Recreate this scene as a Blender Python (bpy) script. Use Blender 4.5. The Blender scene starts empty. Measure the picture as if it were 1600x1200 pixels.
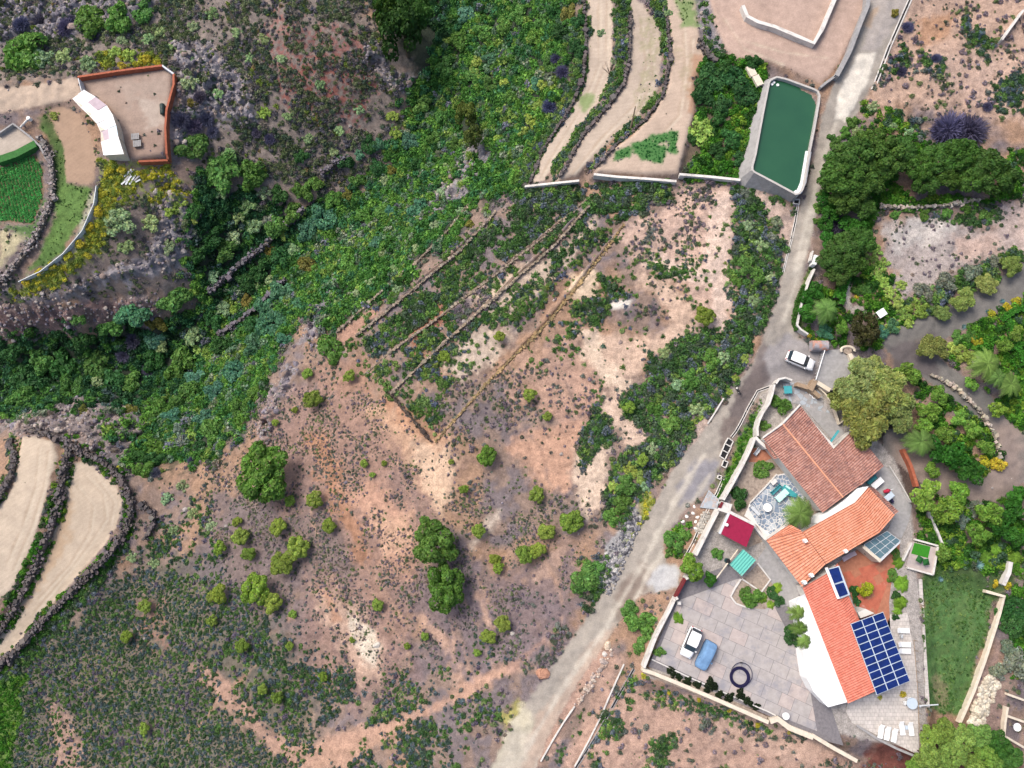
import bpy, bmesh, math, random
import numpy as np
from mathutils import Vector, Matrix

# ------------------------------------------------------------------ camera, sky, sun, exposure
H = 104.0                      # drone height above the patio (patio level z = 0)
TILT = math.radians(10.0)      # tilt away from straight down
FPX = 1111.0                   # focal length in photograph pixels (1600 wide)
scene = bpy.context.scene
cam_d = bpy.data.cameras.new('drone_camera')
cam_d.sensor_width = 36.0
cam_d.lens = 36.0 * FPX / 1600.0
cam_d.clip_start = 0.5
cam_d.clip_end = 3000.0
cam = bpy.data.objects.new('drone_camera', cam_d)
cam.location = (0, 0, H)
cam.rotation_euler = (TILT, 0, 0)
scene.collection.objects.link(cam)
scene.camera = cam

SUN_EL, SUN_AZ = math.radians(52), math.radians(-50)      # azimuth measured from +Y towards +X
world = bpy.data.worlds.new('World'); scene.world = world; world.use_nodes = True
wn = world.node_tree; wn.nodes.clear()
sky = wn.nodes.new('ShaderNodeTexSky'); sky.sky_type = 'NISHITA'; sky.sun_disc = False
sky.sun_elevation = SUN_EL; sky.sun_rotation = SUN_AZ; sky.air_density = 0.85; sky.dust_density = 5.0; sky.ozone_density = 0.7
bg = wn.nodes.new('ShaderNodeBackground'); bg.inputs['Strength'].default_value = 0.13
wo = wn.nodes.new('ShaderNodeOutputWorld')
wn.links.new(sky.outputs[0], bg.inputs['Color']); wn.links.new(bg.outputs[0], wo.inputs['Surface'])
sun_d = bpy.data.lights.new('sun', 'SUN'); sun_d.energy = 1.5; sun_d.angle = math.radians(26); sun_d.color = (1.0, 0.94, 0.85)
sun = bpy.data.objects.new('sun', sun_d)
sdir = Vector((math.sin(SUN_AZ) * math.cos(SUN_EL), math.cos(SUN_AZ) * math.cos(SUN_EL), math.sin(SUN_EL)))
sun.rotation_euler = sdir.to_track_quat('Z', 'Y').to_euler(); sun.location = (-60, 60, 150)
scene.collection.objects.link(sun)
vs = scene.view_settings
vs.view_transform = 'Standard'; vs.look = 'None'; vs.gamma = 1.0; vs.use_curve_mapping = False; vs.exposure = 0.74
scene.cycles.use_denoising = True
scene.cycles.max_bounces = 6; scene.cycles.diffuse_bounces = 3; scene.cycles.transparent_max_bounces = 6

# ------------------------------------------------------------------ small helpers
COL = scene.collection
rng = np.random.default_rng(7)
random.seed(7)

def lin(h, k=0.72):
    h = h.lstrip('#')
    c = [int(h[i:i + 2], 16) / 255 for i in (0, 2, 4)]
    return tuple(k * (v / 12.92 if v <= 0.04045 else ((v + 0.055) / 1.055) ** 2.4) for v in c)

def pts(s):
    return np.array([[float(v) for v in q.split(',')] for q in s.split()])

def smooth(a, b, x):
    t = np.clip((x - a) / (b - a), 0, 1)
    return t * t * (3 - 2 * t)

_tab = np.random.default_rng(3).random((8, 256, 256))
def vnoise(x, y, f, seed=0):
    u, v = x * f + 17.3 * seed, y * f + 9.1 * seed
    iu, iv = np.floor(u).astype(int), np.floor(v).astype(int)
    fu, fv = u - iu, v - iv
    fu, fv = fu * fu * (3 - 2 * fu), fv * fv * (3 - 2 * fv)
    t = _tab[seed % 8]
    a, b = t[iu & 255, iv & 255], t[(iu + 1) & 255, iv & 255]
    c, d = t[iu & 255, (iv + 1) & 255], t[(iu + 1) & 255, (iv + 1) & 255]
    return (a * (1 - fu) + b * fu) * (1 - fv) + (c * (1 - fu) + d * fu) * fv
def fbm(x, y, f, seed=0, oct=4, gain=0.5):
    s, amp, tot = 0, 1.0, 0
    for o in range(oct):
        s = s + amp * vnoise(x, y, f * 2 ** o, seed + o); tot += amp; amp *= gain
    return s / tot

# ------------------------------------------------------------------ photograph pixels <-> world
_f = np.array([0, math.sin(TILT), -math.cos(TILT)]); _u = np.array([0, math.cos(TILT), math.sin(TILT)])
def rays(p):
    p = np.atleast_2d(np.asarray(p, float))
    return FPX * _f + (p[:, :1] - 800) * np.array([1., 0, 0]) + (600 - p[:, 1:2]) * _u
def at_z(p, z):
    d = rays(p); t = (z - H) / d[:, 2]
    return np.c_[d[:, 0] * t, d[:, 1] * t]

# ------------------------------------------------------------------ the lie of the land (metres above the patio)
LAND = """1100,950,0 1200,1000,0 1300,850,0 1250,700,0 1350,700,0 1400,800,0 1150,800,0 1400,1000,-.4 1430,1150,-.8 1500,1000,-1.8 1590,1100,-2.2 1500,1190,-2.6 1590,900,-1.4 1500,750,0
1590,650,1 1450,560,1 1590,450,2.5 1450,400,2.5 1250,550,1 1340,540,1 1290,250,3.5 1500,200,4.5 1590,30,7 1400,10,6.5 1250,60,5 1180,20,4.5 1130,150,3.2 1100,280,1.5 1200,330,2.2 1230,430,2 1150,500,.8
1050,400,.6 1100,600,0 1000,500,-.5 950,400,-.2 900,600,-2 1000,700,-1.2 1000,850,-1.5 950,950,-2 850,1100,-3.2 780,1190,-3.8 1000,1100,-2.2 1150,1150,-2 1250,1180,-2 1060,1050,-.6
800,700,-4 850,800,-3.8 800,900,-4.2 700,800,-5.5 720,1000,-5.5 650,1100,-6.5 600,1190,-7 600,900,-7 560,750,-8 650,650,-6 700,550,-5 800,500,-3.5 850,400,-3 950,300,-1 820,310,-4 750,350,-7 700,430,-7.5
620,500,-9 560,580,-9.5 500,650,-11 440,700,-12.5 480,520,-14 430,590,-14.5 380,660,-15.5 330,740,-15.5 320,850,-14 400,850,-11.5 450,950,-10 400,1050,-10.5 300,1000,-13 200,1000,-15 300,1150,-12.5 100,1100,-16
20,1190,-17 480,1150,-9.5 0,590,-31 100,580,-29 230,570,-27 300,520,-26 380,470,-25 470,390,-23 540,330,-21.5 600,270,-20 650,200,-18 680,120,-16 700,0,-13 -150,600,-34
300,640,-22 230,700,-20 350,600,-21 450,480,-19.5 560,420,-16 650,350,-14 720,280,-13 770,200,-11 790,100,-9.5 800,0,-8 850,200,-5.5 880,80,-3 820,260,-6
120,830,-14 50,850,-13.5 20,950,-14 150,900,-14.5 100,720,-15 180,760,-15 30,700,-14.5 -60,850,-13 150,650,-20 60,650,-20 -100,900,-12 240,830,-16.5 200,930,-16.5
30,300,-13 100,200,-11.5 200,180,-11 60,130,-10 240,230,-12 150,400,-14 60,450,-14.5 250,380,-16 330,300,-17 300,450,-20 100,480,-16 200,455,-16.5 100,530,-25 200,500,-23.5 0,480,-17 0,530,-24
40,20,-12 40,80,-11.5 200,50,-11 350,80,-12 450,20,-9 560,80,-11 500,180,-15 400,200,-15 600,150,-14.5 420,300,-19 350,400,-21.5
930,80,-.8 1000,130,.3 1060,150,1.2 1000,240,.2 900,240,-2 860,270,-3.4 950,0,-.6 1060,20,1.8
-150,200,-10 -150,-100,-10 300,-120,-9 700,-120,-9 1000,-120,2 1400,-120,8 1750,-100,9 1750,400,4 1750,800,0 1750,1300,-4 1300,1320,-3 800,1320,-5 400,1320,-9 0,1320,-17 -150,1200,-18"""
ctl = pts(LAND.replace('\n', ' '))
cxy = at_z(ctl[:, :2], ctl[:, 2])
def _k(r2): return 0.5 * r2 * np.log(r2 + 1e-9)
_n = len(ctl)
_A = np.zeros((_n + 3, _n + 3))
_A[:_n, :_n] = _k(((cxy[:, None] - cxy[None]) ** 2).sum(2)) + np.eye(_n) * 30.0
_A[:_n, _n] = 1; _A[:_n, _n + 1:] = cxy; _A[_n, :_n] = 1; _A[_n + 1:, :_n] = cxy.T
_w = np.linalg.solve(_A, np.r_[ctl[:, 2], 0, 0, 0])
def zbase(x, y):
    sh = np.shape(x); x = np.clip(np.ravel(x), -118, 102); y = np.clip(np.ravel(y), -58, 112)
    out = np.empty(len(x))
    for i in range(0, len(x), 20000):
        q = np.c_[x[i:i + 20000], y[i:i + 20000]]
        r2 = (q ** 2).sum(1)[:, None] + (cxy ** 2).sum(1)[None] - 2 * q @ cxy.T
        out[i:i + 20000] = _k(np.maximum(r2, 0)) @ _w[:_n] + _w[_n] + q @ _w[_n + 1:]
    return out.reshape(sh)

# world grid: fine where the photograph looks, coarse out to the horizon
def axis(a, b, step, far):
    core = np.arange(a, b + 1e-6, step)
    g = step * 1.35 ** np.arange(1, 60); g = np.cumsum(g)
    g = g[g < far]
    return np.r_[a - g[::-1], core, b + g]
GX = axis(-104, 86, 0.25, 1500); GY = axis(-46, 100, 0.25, 1500)
NX, NY = len(GX), len(GY)
XX, YY = np.meshgrid(GX, GY)            # [iy, ix]
# the smooth land is evaluated on a 1 m lattice and interpolated cubically through a second bilinear pass
bx = np.arange(-121, 106, 0.75); by = np.arange(-61, 116, 0.75)
_bx, _by = np.meshgrid(bx, by); ZB = zbase(_bx, _by)
def bil(gx, gy, Z, x, y):
    x = np.clip(x, gx[0], gx[-1] - 1e-6); y = np.clip(y, gy[0], gy[-1] - 1e-6)
    i = np.clip(np.searchsorted(gx, x, 'right') - 1, 0, len(gx) - 2); j = np.clip(np.searchsorted(gy, y, 'right') - 1, 0, len(gy) - 2)
    fx = (x - gx[i]) / (gx[i + 1] - gx[i]); fy = (y - gy[j]) / (gy[j + 1] - gy[j])
    return (Z[j, i] * (1 - fx) + Z[j, i + 1] * fx) * (1 - fy) + (Z[j + 1, i] * (1 - fx) + Z[j + 1, i + 1] * fx) * fy
def zb(x, y): return bil(bx, by, ZB, x, y)
def cast(p, zf, dz=0.0):
    """first point on each pixel's ray that meets the surface zf + dz"""
    d = rays(p); zs = np.arange(12.0, -42.0, -0.3)
    t = (zs[None] - H) / d[:, 2:3]
    x = d[:, :1] * t; y = d[:, 1:2] * t
    s = zs[None] - (zf(x, y) + (np.asarray(dz).reshape(-1, 1) if np.ndim(dz) else dz))
    k = np.argmax(s <= 0, axis=1); k = np.clip(k, 1, len(zs) - 1)
    r = np.arange(len(k)); s0, s1 = s[r, k - 1], s[r, k]
    w = np.clip(s0 / np.maximum(s0 - s1, 1e-9), 0, 1)
    zz = zs[k - 1] * (1 - w) + zs[k] * w
    tt = (zz - H) / d[:, 2]
    return np.c_[d[:, 0] * tt, d[:, 1] * tt, zz]

def dense(p, step=14.0, closed=True):
    out = []
    n = len(p)
    for i in range(n if closed else n - 1):
        a, b = p[i], p[(i + 1) % n]
        k = max(1, int(np.hypot(*(b - a)) / step))
        for j in range(k): out.append(a + (b - a) * j / k)
    if not closed: out.append(p[-1])
    return np.array(out)

def sdist(poly, x, y, closed=True, pad=4.0):
    """signed distance (metres, inside positive) for polygons; unsigned distance for lines; far away = -pad / +pad"""
    sh = x.shape; x = x.ravel(); y = y.ravel()
    out = np.full(x.shape, -pad if closed else pad)
    lo, hi = poly.min(0) - pad, poly.max(0) + pad
    m = np.nonzero((x > lo[0]) & (x < hi[0]) & (y > lo[1]) & (y < hi[1]))[0]
    if len(m) == 0: return out.reshape(sh)
    qx, qy = x[m], y[m]
    d2 = np.full(len(m), 1e9); ins = np.zeros(len(m), bool)
    n = len(poly)
    for i in range(n if closed else n - 1):
        ax, ay = poly[i]; bx_, by_ = poly[(i + 1) % n]
        ex, ey = bx_ - ax, by_ - ay
        t = np.clip(((qx - ax) * ex + (qy - ay) * ey) / max(ex * ex + ey * ey, 1e-9), 0, 1)
        d2 = np.minimum(d2, (qx - ax - t * ex) ** 2 + (qy - ay - t * ey) ** 2)
        if closed:
            c = (ay > qy) != (by_ > qy)
            if ey != 0: ins ^= c & (qx < ex * (qy - ay) / ey + ax)
    d = np.sqrt(d2)
    out[m] = np.where(ins, np.minimum(d, pad), -np.minimum(d, pad)) if closed else np.minimum(d, pad)
    return out.reshape(sh)

# level fields, yards and terraces: (outline in the photograph, mode, height, edge width)
#   'flat' pulls the ground towards its mean level + height; 'step' lifts one side of a terrace wall and fades uphill
FIELDS = {
 'F1': '0,790 20,760 35,700 40,684 60,683 88,690 92,715 80,745 65,800 50,850 20,920 0,935 -30,980 -30,830',
 'F2': '115,725 130,720 160,735 185,760 193,785 185,820 165,850 135,885 100,925 60,970 25,1010 0,1035 -30,1060 -30,1010 0,985 30,930 60,880 80,830 95,770',
 'F3': '912,-20 958,-20 958,60 955,120 935,160 905,200 870,250 850,285 828,290 850,240 880,180 905,140 915,90',
 'F4': '985,-10 1005,5 1030,40 1035,70 1030,130 1015,165 980,195 935,240 900,275 870,285 890,250 920,200 955,165 980,130 985,60',
 'F5': '1040,-20 1085,-20 1095,60 1105,90 1085,120 1085,170 1070,230 1060,270 1000,274 930,272 935,250 985,215 1020,180 1045,130 1048,70',
 'F6': '-20,268 55,240 68,265 68,310 52,350 -20,345',
 'F7': '75,168 95,163 120,175 140,210 150,240 150,280 140,290 105,285 100,230 85,200',
 'F8': '-20,208 20,197 50,215 55,225 -20,255',
 'YARD': '125,125 255,108 268,118 266,170 262,248 205,250 190,215 175,170 150,150 130,140',
 'F9': '1105,-20 1365,-20 1345,30 1310,100 1285,130 1240,110 1200,95 1150,95 1135,80 1115,40',
 'COMP': '1190,600 1225,585 1290,600 1330,640 1400,720 1425,800 1430,900 1438,1000 1445,1170 1330,1150 1010,1055 1050,930 1090,860 1140,770 1180,690',
}
WP = {}
ZF0 = zb(XX, YY)
DZ = {'F1': .2, 'F2': -.5, 'F3': -.6, 'F4': .2, 'F5': .9, 'F6': -.3, 'F7': 0, 'F8': 0, 'YARD': .4, 'F9': .6, 'COMP': 0}
for k, s in FIELDS.items():
    w3 = cast(dense(pts(s)), zb, DZ[k]); WP[k] = w3[:, :2]
    sd = sdist(WP[k], XX, YY)
    mlev = np.median(w3[:, 2])
    flat = 0.35 if k in ('F1', 'F2', 'F3', 'F4', 'F5', 'F9') else 0.75
    if k == 'COMP': flat, mlev = 1.0, -0.05
    m = smooth(-1.0 if k != 'COMP' else -2.5, 0.5, sd)
    ZF0 = ZF0 * (1 - m) + m * (zb(XX, YY) * (1 - flat) + mlev * flat + DZ[k] * (1 - flat))
# terrace walls across the hillside: uphill lies to the right of the line as drawn
TERR = [('555,525 600,490 660,440 720,390 775,330', 1.0), ('525,520 590,460 650,410 700,360 740,310', 0.9), ('570,585 610,550 680,500 760,440 850,370 930,300', 1.2),
        ('610,615 700,530 790,450 870,380 925,315', 1.1), ('680,690 760,600 860,500 940,400 975,350', 1.2), ('1070,270 990,275 930,272 820,290', 0.0)]
for s, h in TERR:
    if h == 0: continue
    w = cast(dense(pts(s), closed=False), zb)[:, :2]
    d = sdist(w, XX, YY, closed=False, pad=7.0)
    e = w[-1] - w[0]; e /= np.hypot(*e); nrm = np.array([e[1], -e[0]])
    # local side by nearest chord
    mid = w.mean(0)
    side = (XX - w[0, 0]) * nrm[0] + (YY - w[0, 1]) * nrm[1]
    along = ((XX - w[0, 0]) * e[0] + (YY - w[0, 1]) * e[1]) / np.hypot(*(w[-1] - w[0]))
    fade = smooth(-.03, .03, along) * smooth(1.03, .97, along)
    ZF0 = ZF0 + fade * np.where(side > 0, h * .6 * (1 - d / 7.0), -h * .4 * (1 - d / 7.0)) * smooth(0, .35, d)
def zf0(x, y): return bil(GX, GY, ZF0, x, y)

# broken ground: rock outcrops and gullies
ROCK = ['265,60 330,70 390,130 400,190 340,190 270,180 270,240 300,250 290,180', '0,455 60,480 110,462 160,440 230,430 290,410 310,330 280,290 240,270 250,330 230,400 150,430 60,470',
        '0,480 90,475 170,470 240,470 260,500 180,505 90,515 0,530', '60,640 130,620 210,640 230,670 200,710 170,720 110,690 0,672 0,655', '470,530 485,490 520,440 545,450 500,500 490,540',
        '400,690 420,620 450,570 470,580 430,640 415,700', '700,270 760,200 770,250 720,310 640,360', '0,0 250,0 200,30 90,60 0,60', '570,90 590,60 610,110 650,120 640,150 600,130',
        '1080,-10 1115,-10 1120,40 1135,90 1110,95 1100,50']
rockm = np.zeros_like(XX)
for s in ROCK:
    sd = sdist(cast(dense(pts(s)), zf0)[:, :2], XX, YY)
    rockm = np.maximum(rockm, smooth(-1.0, 1.0, sd + 2.2 * (fbm(XX, YY, .35, 5) - .5)))
flatm = np.zeros_like(XX)
for k in WP: flatm = np.maximum(flatm, smooth(-1.5, .3, sdist(WP[k], XX, YY)))
rid = 1 - np.abs(2 * fbm(XX, YY, .55, 2, 3) - 1)
ZF = ZF0 + (1 - flatm) * ((fbm(XX, YY, .18, 1) - .5) * 1.3 + (fbm(XX, YY, .9, 4) - .5) * .30) + rockm * (1 - flatm) * ((rid - .6) * 2.6)
def zf(x, y): return bil(GX, GY, ZF, x, y)
def G(p, dz=0.0):
    """photograph pixels -> points that stand dz above the ground"""
    p = pts(p) if isinstance(p, str) else np.atleast_2d(np.asarray(p, float))
    r = cast(p, zf, dz); return r

# ------------------------------------------------------------------ materials
def newmat(name):
    m = bpy.data.materials.new(name); m.use_nodes = True
    nt = m.node_tree; nt.nodes.clear()
    out = nt.nodes.new('ShaderNodeOutputMaterial'); b = nt.nodes.new('ShaderNodeBsdfPrincipled')
    nt.links.new(b.outputs[0], out.inputs['Surface'])
    return m, nt, b
def nd(nt, t, **kw):
    n = nt.nodes.new(t)
    for k, v in kw.items():
        if k in n.inputs.keys(): n.inputs[k].default_value = v
        else: setattr(n, k, v)
    return n
def mixrgb(nt, blend, a, b, fac=1.0):
    n = nt.nodes.new('ShaderNodeMix'); n.data_type = 'RGBA'; n.blend_type = blend
    for idx, v in ((0, fac), (6, a), (7, b)):
        if hasattr(v, 'links') or hasattr(v, 'is_linked'): nt.links.new(v, n.inputs[idx])
        else: n.inputs[idx].default_value = v if idx == 0 else (*v[:3], 1)
    return n.outputs[2]
def ramp(nt, src, stops):
    r = nt.nodes.new('ShaderNodeValToRGB'); e = r.color_ramp.elements
    while len(e) < len(stops): e.new(0.5)
    for el, (p, c) in zip(e, stops):
        el.position = p; el.color = (*(c if hasattr(c, '__len__') else (c, c, c)), 1)
    nt.links.new(src, r.inputs[0]); return r.outputs[0]
def grounded(name, fine=9.0, amp=.35, mid=1.6, midamp=.25, rough=.95, bump=.25, furrow=None):
    m, nt, b = newmat(name)
    at = nd(nt, 'ShaderNodeAttribute', attribute_name='Col')
    geo = nd(nt, 'ShaderNodeNewGeometry')
    n1 = nd(nt, 'ShaderNodeTexNoise', Scale=fine, Detail=4.0, Roughness=.7); nt.links.new(geo.outputs['Position'], n1.inputs['Vector'])
    n2 = nd(nt, 'ShaderNodeTexNoise', Scale=mid, Detail=5.0, Roughness=.6); nt.links.new(geo.outputs['Position'], n2.inputs['Vector'])
    c = mixrgb(nt, 'MULTIPLY', at.outputs['Color'], ramp(nt, n1.outputs[0], [(.3, 1 - amp), (.7, 1 + amp)]))
    c = mixrgb(nt, 'MULTIPLY', c, ramp(nt, n2.outputs[0], [(.3, 1 - midamp), (.7, 1 + midamp)]))
    bumpsrc = n1.outputs[0]
    if furrow:
        mp = nd(nt, 'ShaderNodeMapping'); mp.inputs['Rotation'].default_value = (0, 0, furrow[0]); nt.links.new(geo.outputs['Position'], mp.inputs[0])
        w = nd(nt, 'ShaderNodeTexWave', Scale=furrow[1], Distortion=14.0, Detail=2.0); w.inputs['Detail Scale'].default_value = .12; nt.links.new(mp.outputs[0], w.inputs['Vector'])
        c = mixrgb(nt, 'MULTIPLY', c, ramp(nt, w.outputs[0], [(.2, 1 - furrow[2]), (.8, 1 + furrow[2] * .6)]))
        mm = nd(nt, 'ShaderNodeMath', operation='ADD'); nt.links.new(n2.outputs[0], mm.inputs[0]); nt.links.new(n1.outputs[0], mm.inputs[1]); bumpsrc = mm.outputs[0]
    nt.links.new(c, b.inputs['Base Color'])
    b.inputs['Roughness'].default_value = rough; b.inputs['Specular IOR Level'].default_value = .15
    bp = nd(nt, 'ShaderNodeBump', Strength=bump, Distance=.25); nt.links.new(bumpsrc, bp.inputs['Height']); nt.links.new(bp.outputs[0], b.inputs['Normal'])
    return m
def foliage(name, instanced):
    m, nt, b = newmat(name)
    if instanced: a = nd(nt, 'ShaderNodeAttribute', attribute_name='tint', attribute_type='INSTANCER'); src = a.outputs['Color']
    else: a = nd(nt, 'ShaderNodeObjectInfo'); src = a.outputs['Color']
    v = nd(nt, 'ShaderNodeAttribute', attribute_name='leaf')
    c = mixrgb(nt, 'MULTIPLY', src, v.outputs['Color'])
    nt.links.new(c, b.inputs['Base Color']); b.inputs['Roughness'].default_value = .6; b.inputs['Specular IOR Level'].default_value = .2
    tr = nd(nt, 'ShaderNodeBsdfTranslucent'); nt.links.new(c, tr.inputs[0])
    mx = nd(nt, 'ShaderNodeMixShader', Fac=.3)
    nt.links.new(b.outputs[0], mx.inputs[1]); nt.links.new(tr.outputs[0], mx.inputs[2])
    out = [n for n in nt.nodes if n.type == 'OUTPUT_MATERIAL'][0]; nt.links.new(mx.outputs[0], out.inputs[0])
    return m
def plain(name, col, rough=.8, var=.15, scale=3.0, bump=0.0, metal=0.0, spec=.3, fine=None, stain=None):
    """procedural surface: base colour with two noises, optional stain colour in blotches"""
    m, nt, b = newmat(name)
    tc = nd(nt, 'ShaderNodeNewGeometry')
    n = nd(nt, 'ShaderNodeTexNoise', Scale=scale, Detail=6.0, Roughness=.65); nt.links.new(tc.outputs['Position'], n.inputs['Vector'])
    c = mixrgb(nt, 'MULTIPLY', col, ramp(nt, n.outputs[0], [(.3, 1 - var), (.7, 1 + var)]))
    if stain:
        n3 = nd(nt, 'ShaderNodeTexNoise', Scale=stain[1], Detail=7.0, Roughness=.7); nt.links.new(tc.outputs['Position'], n3.inputs['Vector'])
        c = mixrgb(nt, 'MIX', c, stain[0], ramp(nt, n3.outputs[0], [(stain[2], 0.0), (stain[2] + .15, 1.0)]))
    nt.links.new(c, b.inputs['Base Color'])
    b.inputs['Roughness'].default_value = rough; b.inputs['Metallic'].default_value = metal; b.inputs['Specular IOR Level'].default_value = spec
    if bump:
        bp = nd(nt, 'ShaderNodeBump', Strength=bump, Distance=.05); nt.links.new(n.outputs[0], bp.inputs['Height']); nt.links.new(bp.outputs[0], b.inputs['Normal'])
    return m
MAT = {}
MAT['soil'] = grounded('hillside_soil', 7.0, .38, 1.3, .28, bump=.35)
MAT['road'] = grounded('dirt_road_surface', 6.0, .16, .9, .14, bump=.12)
MAT['field'] = grounded('tilled_field', 8.0, .14, .8, .10, bump=.12, furrow=(.9, .5, .02))
MAT['field2'] = grounded('tilled_field_rows', 8.0, .16, .8, .10, bump=.12, furrow=(1.45, .5, .025))
MAT['leaf'] = foliage('foliage', False)
MAT['leaf_i'] = foliage('ground_cover_foliage', True)
MAT['bark'] = plain('bark', (.10, .075, .055), .9, .3, 6)

# ------------------------------------------------------------------ mesh helpers
def mesh_np(name, V, F, mats, attrs=None, matidx=None, smooth_=False):
    V = np.asarray(V, np.float32); F = np.asarray(F, np.int32); k = F.shape[1]
    me = bpy.data.meshes.new(name)
    me.vertices.add(len(V)); me.vertices.foreach_set('co', V.ravel())
    me.loops.add(F.size); me.loops.foreach_set('vertex_index', F.ravel())
    me.polygons.add(len(F)); me.polygons.foreach_set('loop_start', np.arange(0, F.size, k, dtype=np.int32))
    if matidx is not None: me.polygons.foreach_set('material_index', np.asarray(matidx, np.int32))
    me.polygons.foreach_set('use_smooth', np.full(len(F), smooth_, bool))
    for nm, a in (attrs or {}).items():
        at = me.attributes.new(nm, 'FLOAT_COLOR', 'POINT')
        a4 = np.ones((len(V), 4), np.float32); a4[:, :a.shape[1]] = a if a.shape[1] > 1 else a
        if a.shape[1] == 1: a4[:, :3] = a
        at.data.foreach_set('color', a4.ravel())
    for m in (mats if isinstance(mats, (list, tuple)) else [mats]): me.materials.append(m)
    me.update(); me.validate()
    return me
def link(name, me, parent=None, loc=None, **props):
    o = bpy.data.objects.new(name, me); COL.objects.link(o)
    if parent is not None: o.parent = parent
    if loc is not None: o.location = loc
    for k, v in props.items(): o[k] = v
    return o

# ------------------------------------------------------------------ what covers the ground (base colours of soils, gravel and turf)
x_, y_ = XX, YY
nA, nB, nC = fbm(x_, y_, .12, 0), fbm(x_, y_, .5, 3), fbm(x_, y_, 1.6, 6, 3)
nD = fbm(x_, y_, 3.2, 2, 2)
def mixc(c, col, m):
    k = m > 1e-4; mk = m[k][:, None]; c = c.copy() if c.base is not None else c
    c[k] = c[k] * (1 - mk) + np.asarray(col) * mk
    return c
NZ = (nB - .5) * 1.6 + (nC - .5)
COLR = np.empty(XX.shape + (3,)); COLR[:] = lin('#997f72')
COLR = mixc(COLR, lin('#837476'), smooth(.42, .6, nB))
COLR = mixc(COLR, lin('#b48a6a'), smooth(.52, .66, nA) * .7)
def region(s, soft=.8, wob=1.6, dz=0.0, freq=0):
    sd = sdist(cast(dense(pts(s)), zf, dz)[:, :2], XX, YY, pad=6.0)
    out = np.zeros_like(sd); k = sd > -5.99; out[k] = smooth(-soft, soft, sd[k] + NZ[k] * wob); return out
def stripe(s, half, soft=.4, wob=.5):
    w = cast(dense(pts(s), closed=False), zf)[:, :2]
    d = sdist(w, XX, YY, closed=False, pad=half + soft + wob * 1.6 + .3)
    return smooth(half + soft, half - soft, d + (nB - .5) * wob * 2 + (nC - .5) * wob)
BARE = np.zeros_like(XX); PATHB = np.zeros_like(XX)
def paint(s, col, a=1.0, soft=.8, wob=1.6, speck=0.0, bare=0.0):
    global COLR, BARE
    m = region(s, soft, wob) * a
    if bare: BARE = np.maximum(BARE, m * bare)
    if speck: m = m * smooth(speck - .18, speck + .18, .5 + (nC - .5) * 1.3 + (nD - .5) * .8)
    COLR = mixc(COLR, lin(col), m)
# dark earth under the ravine thickets
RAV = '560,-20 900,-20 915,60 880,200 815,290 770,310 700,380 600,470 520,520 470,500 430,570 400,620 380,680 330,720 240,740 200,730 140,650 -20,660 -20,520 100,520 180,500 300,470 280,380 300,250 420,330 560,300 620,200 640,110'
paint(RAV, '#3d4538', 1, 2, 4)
paint('-20,-20 560,-20 640,110 620,200 560,300 420,330 300,250 270,110 120,120 -20,140', '#8f8078', .9, 2, 4)
paint('-20,-20 250,-20 180,40 90,60 -20,70', '#7b7680', .9, 2, 4)
paint('430,20 560,50 600,110 560,190 470,190 420,120', '#a4625a', .75, 1.5, 4, .5)
paint('480,90 600,120 560,160 470,170 440,120', '#9c5a4c', .8, 1, 4, .55)
paint('0,430 60,420 150,360 200,290 260,260 300,300 300,440 200,470 60,480 -20,470', '#82746f', .9, 1, 3)
for s in ROCK: paint(s, '#8a8490', .8, .8, 2.5)
for s in ROCK: paint(s, '#a99fa0', .7, .8, 2.5, .55)
paint('-20,480 90,475 170,470 240,470 260,500 180,505 90,515 -20,530', '#8f6e68', .9, .6, 2)
paint('60,640 130,620 210,640 230,670 200,710 170,720 110,690 0,672 0,655', '#93827f', .9, .6, 2)

# scrubland bottom-left
paint('-20,1060 230,870 330,870 420,960 500,1080 480,1220 -20,1220', '#716a5c', .85, 2, 4)
paint('-20,1040 40,1060 30,1130 15,1220 -20,1220', '#6b8f35', .9, 1, 2)
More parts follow.
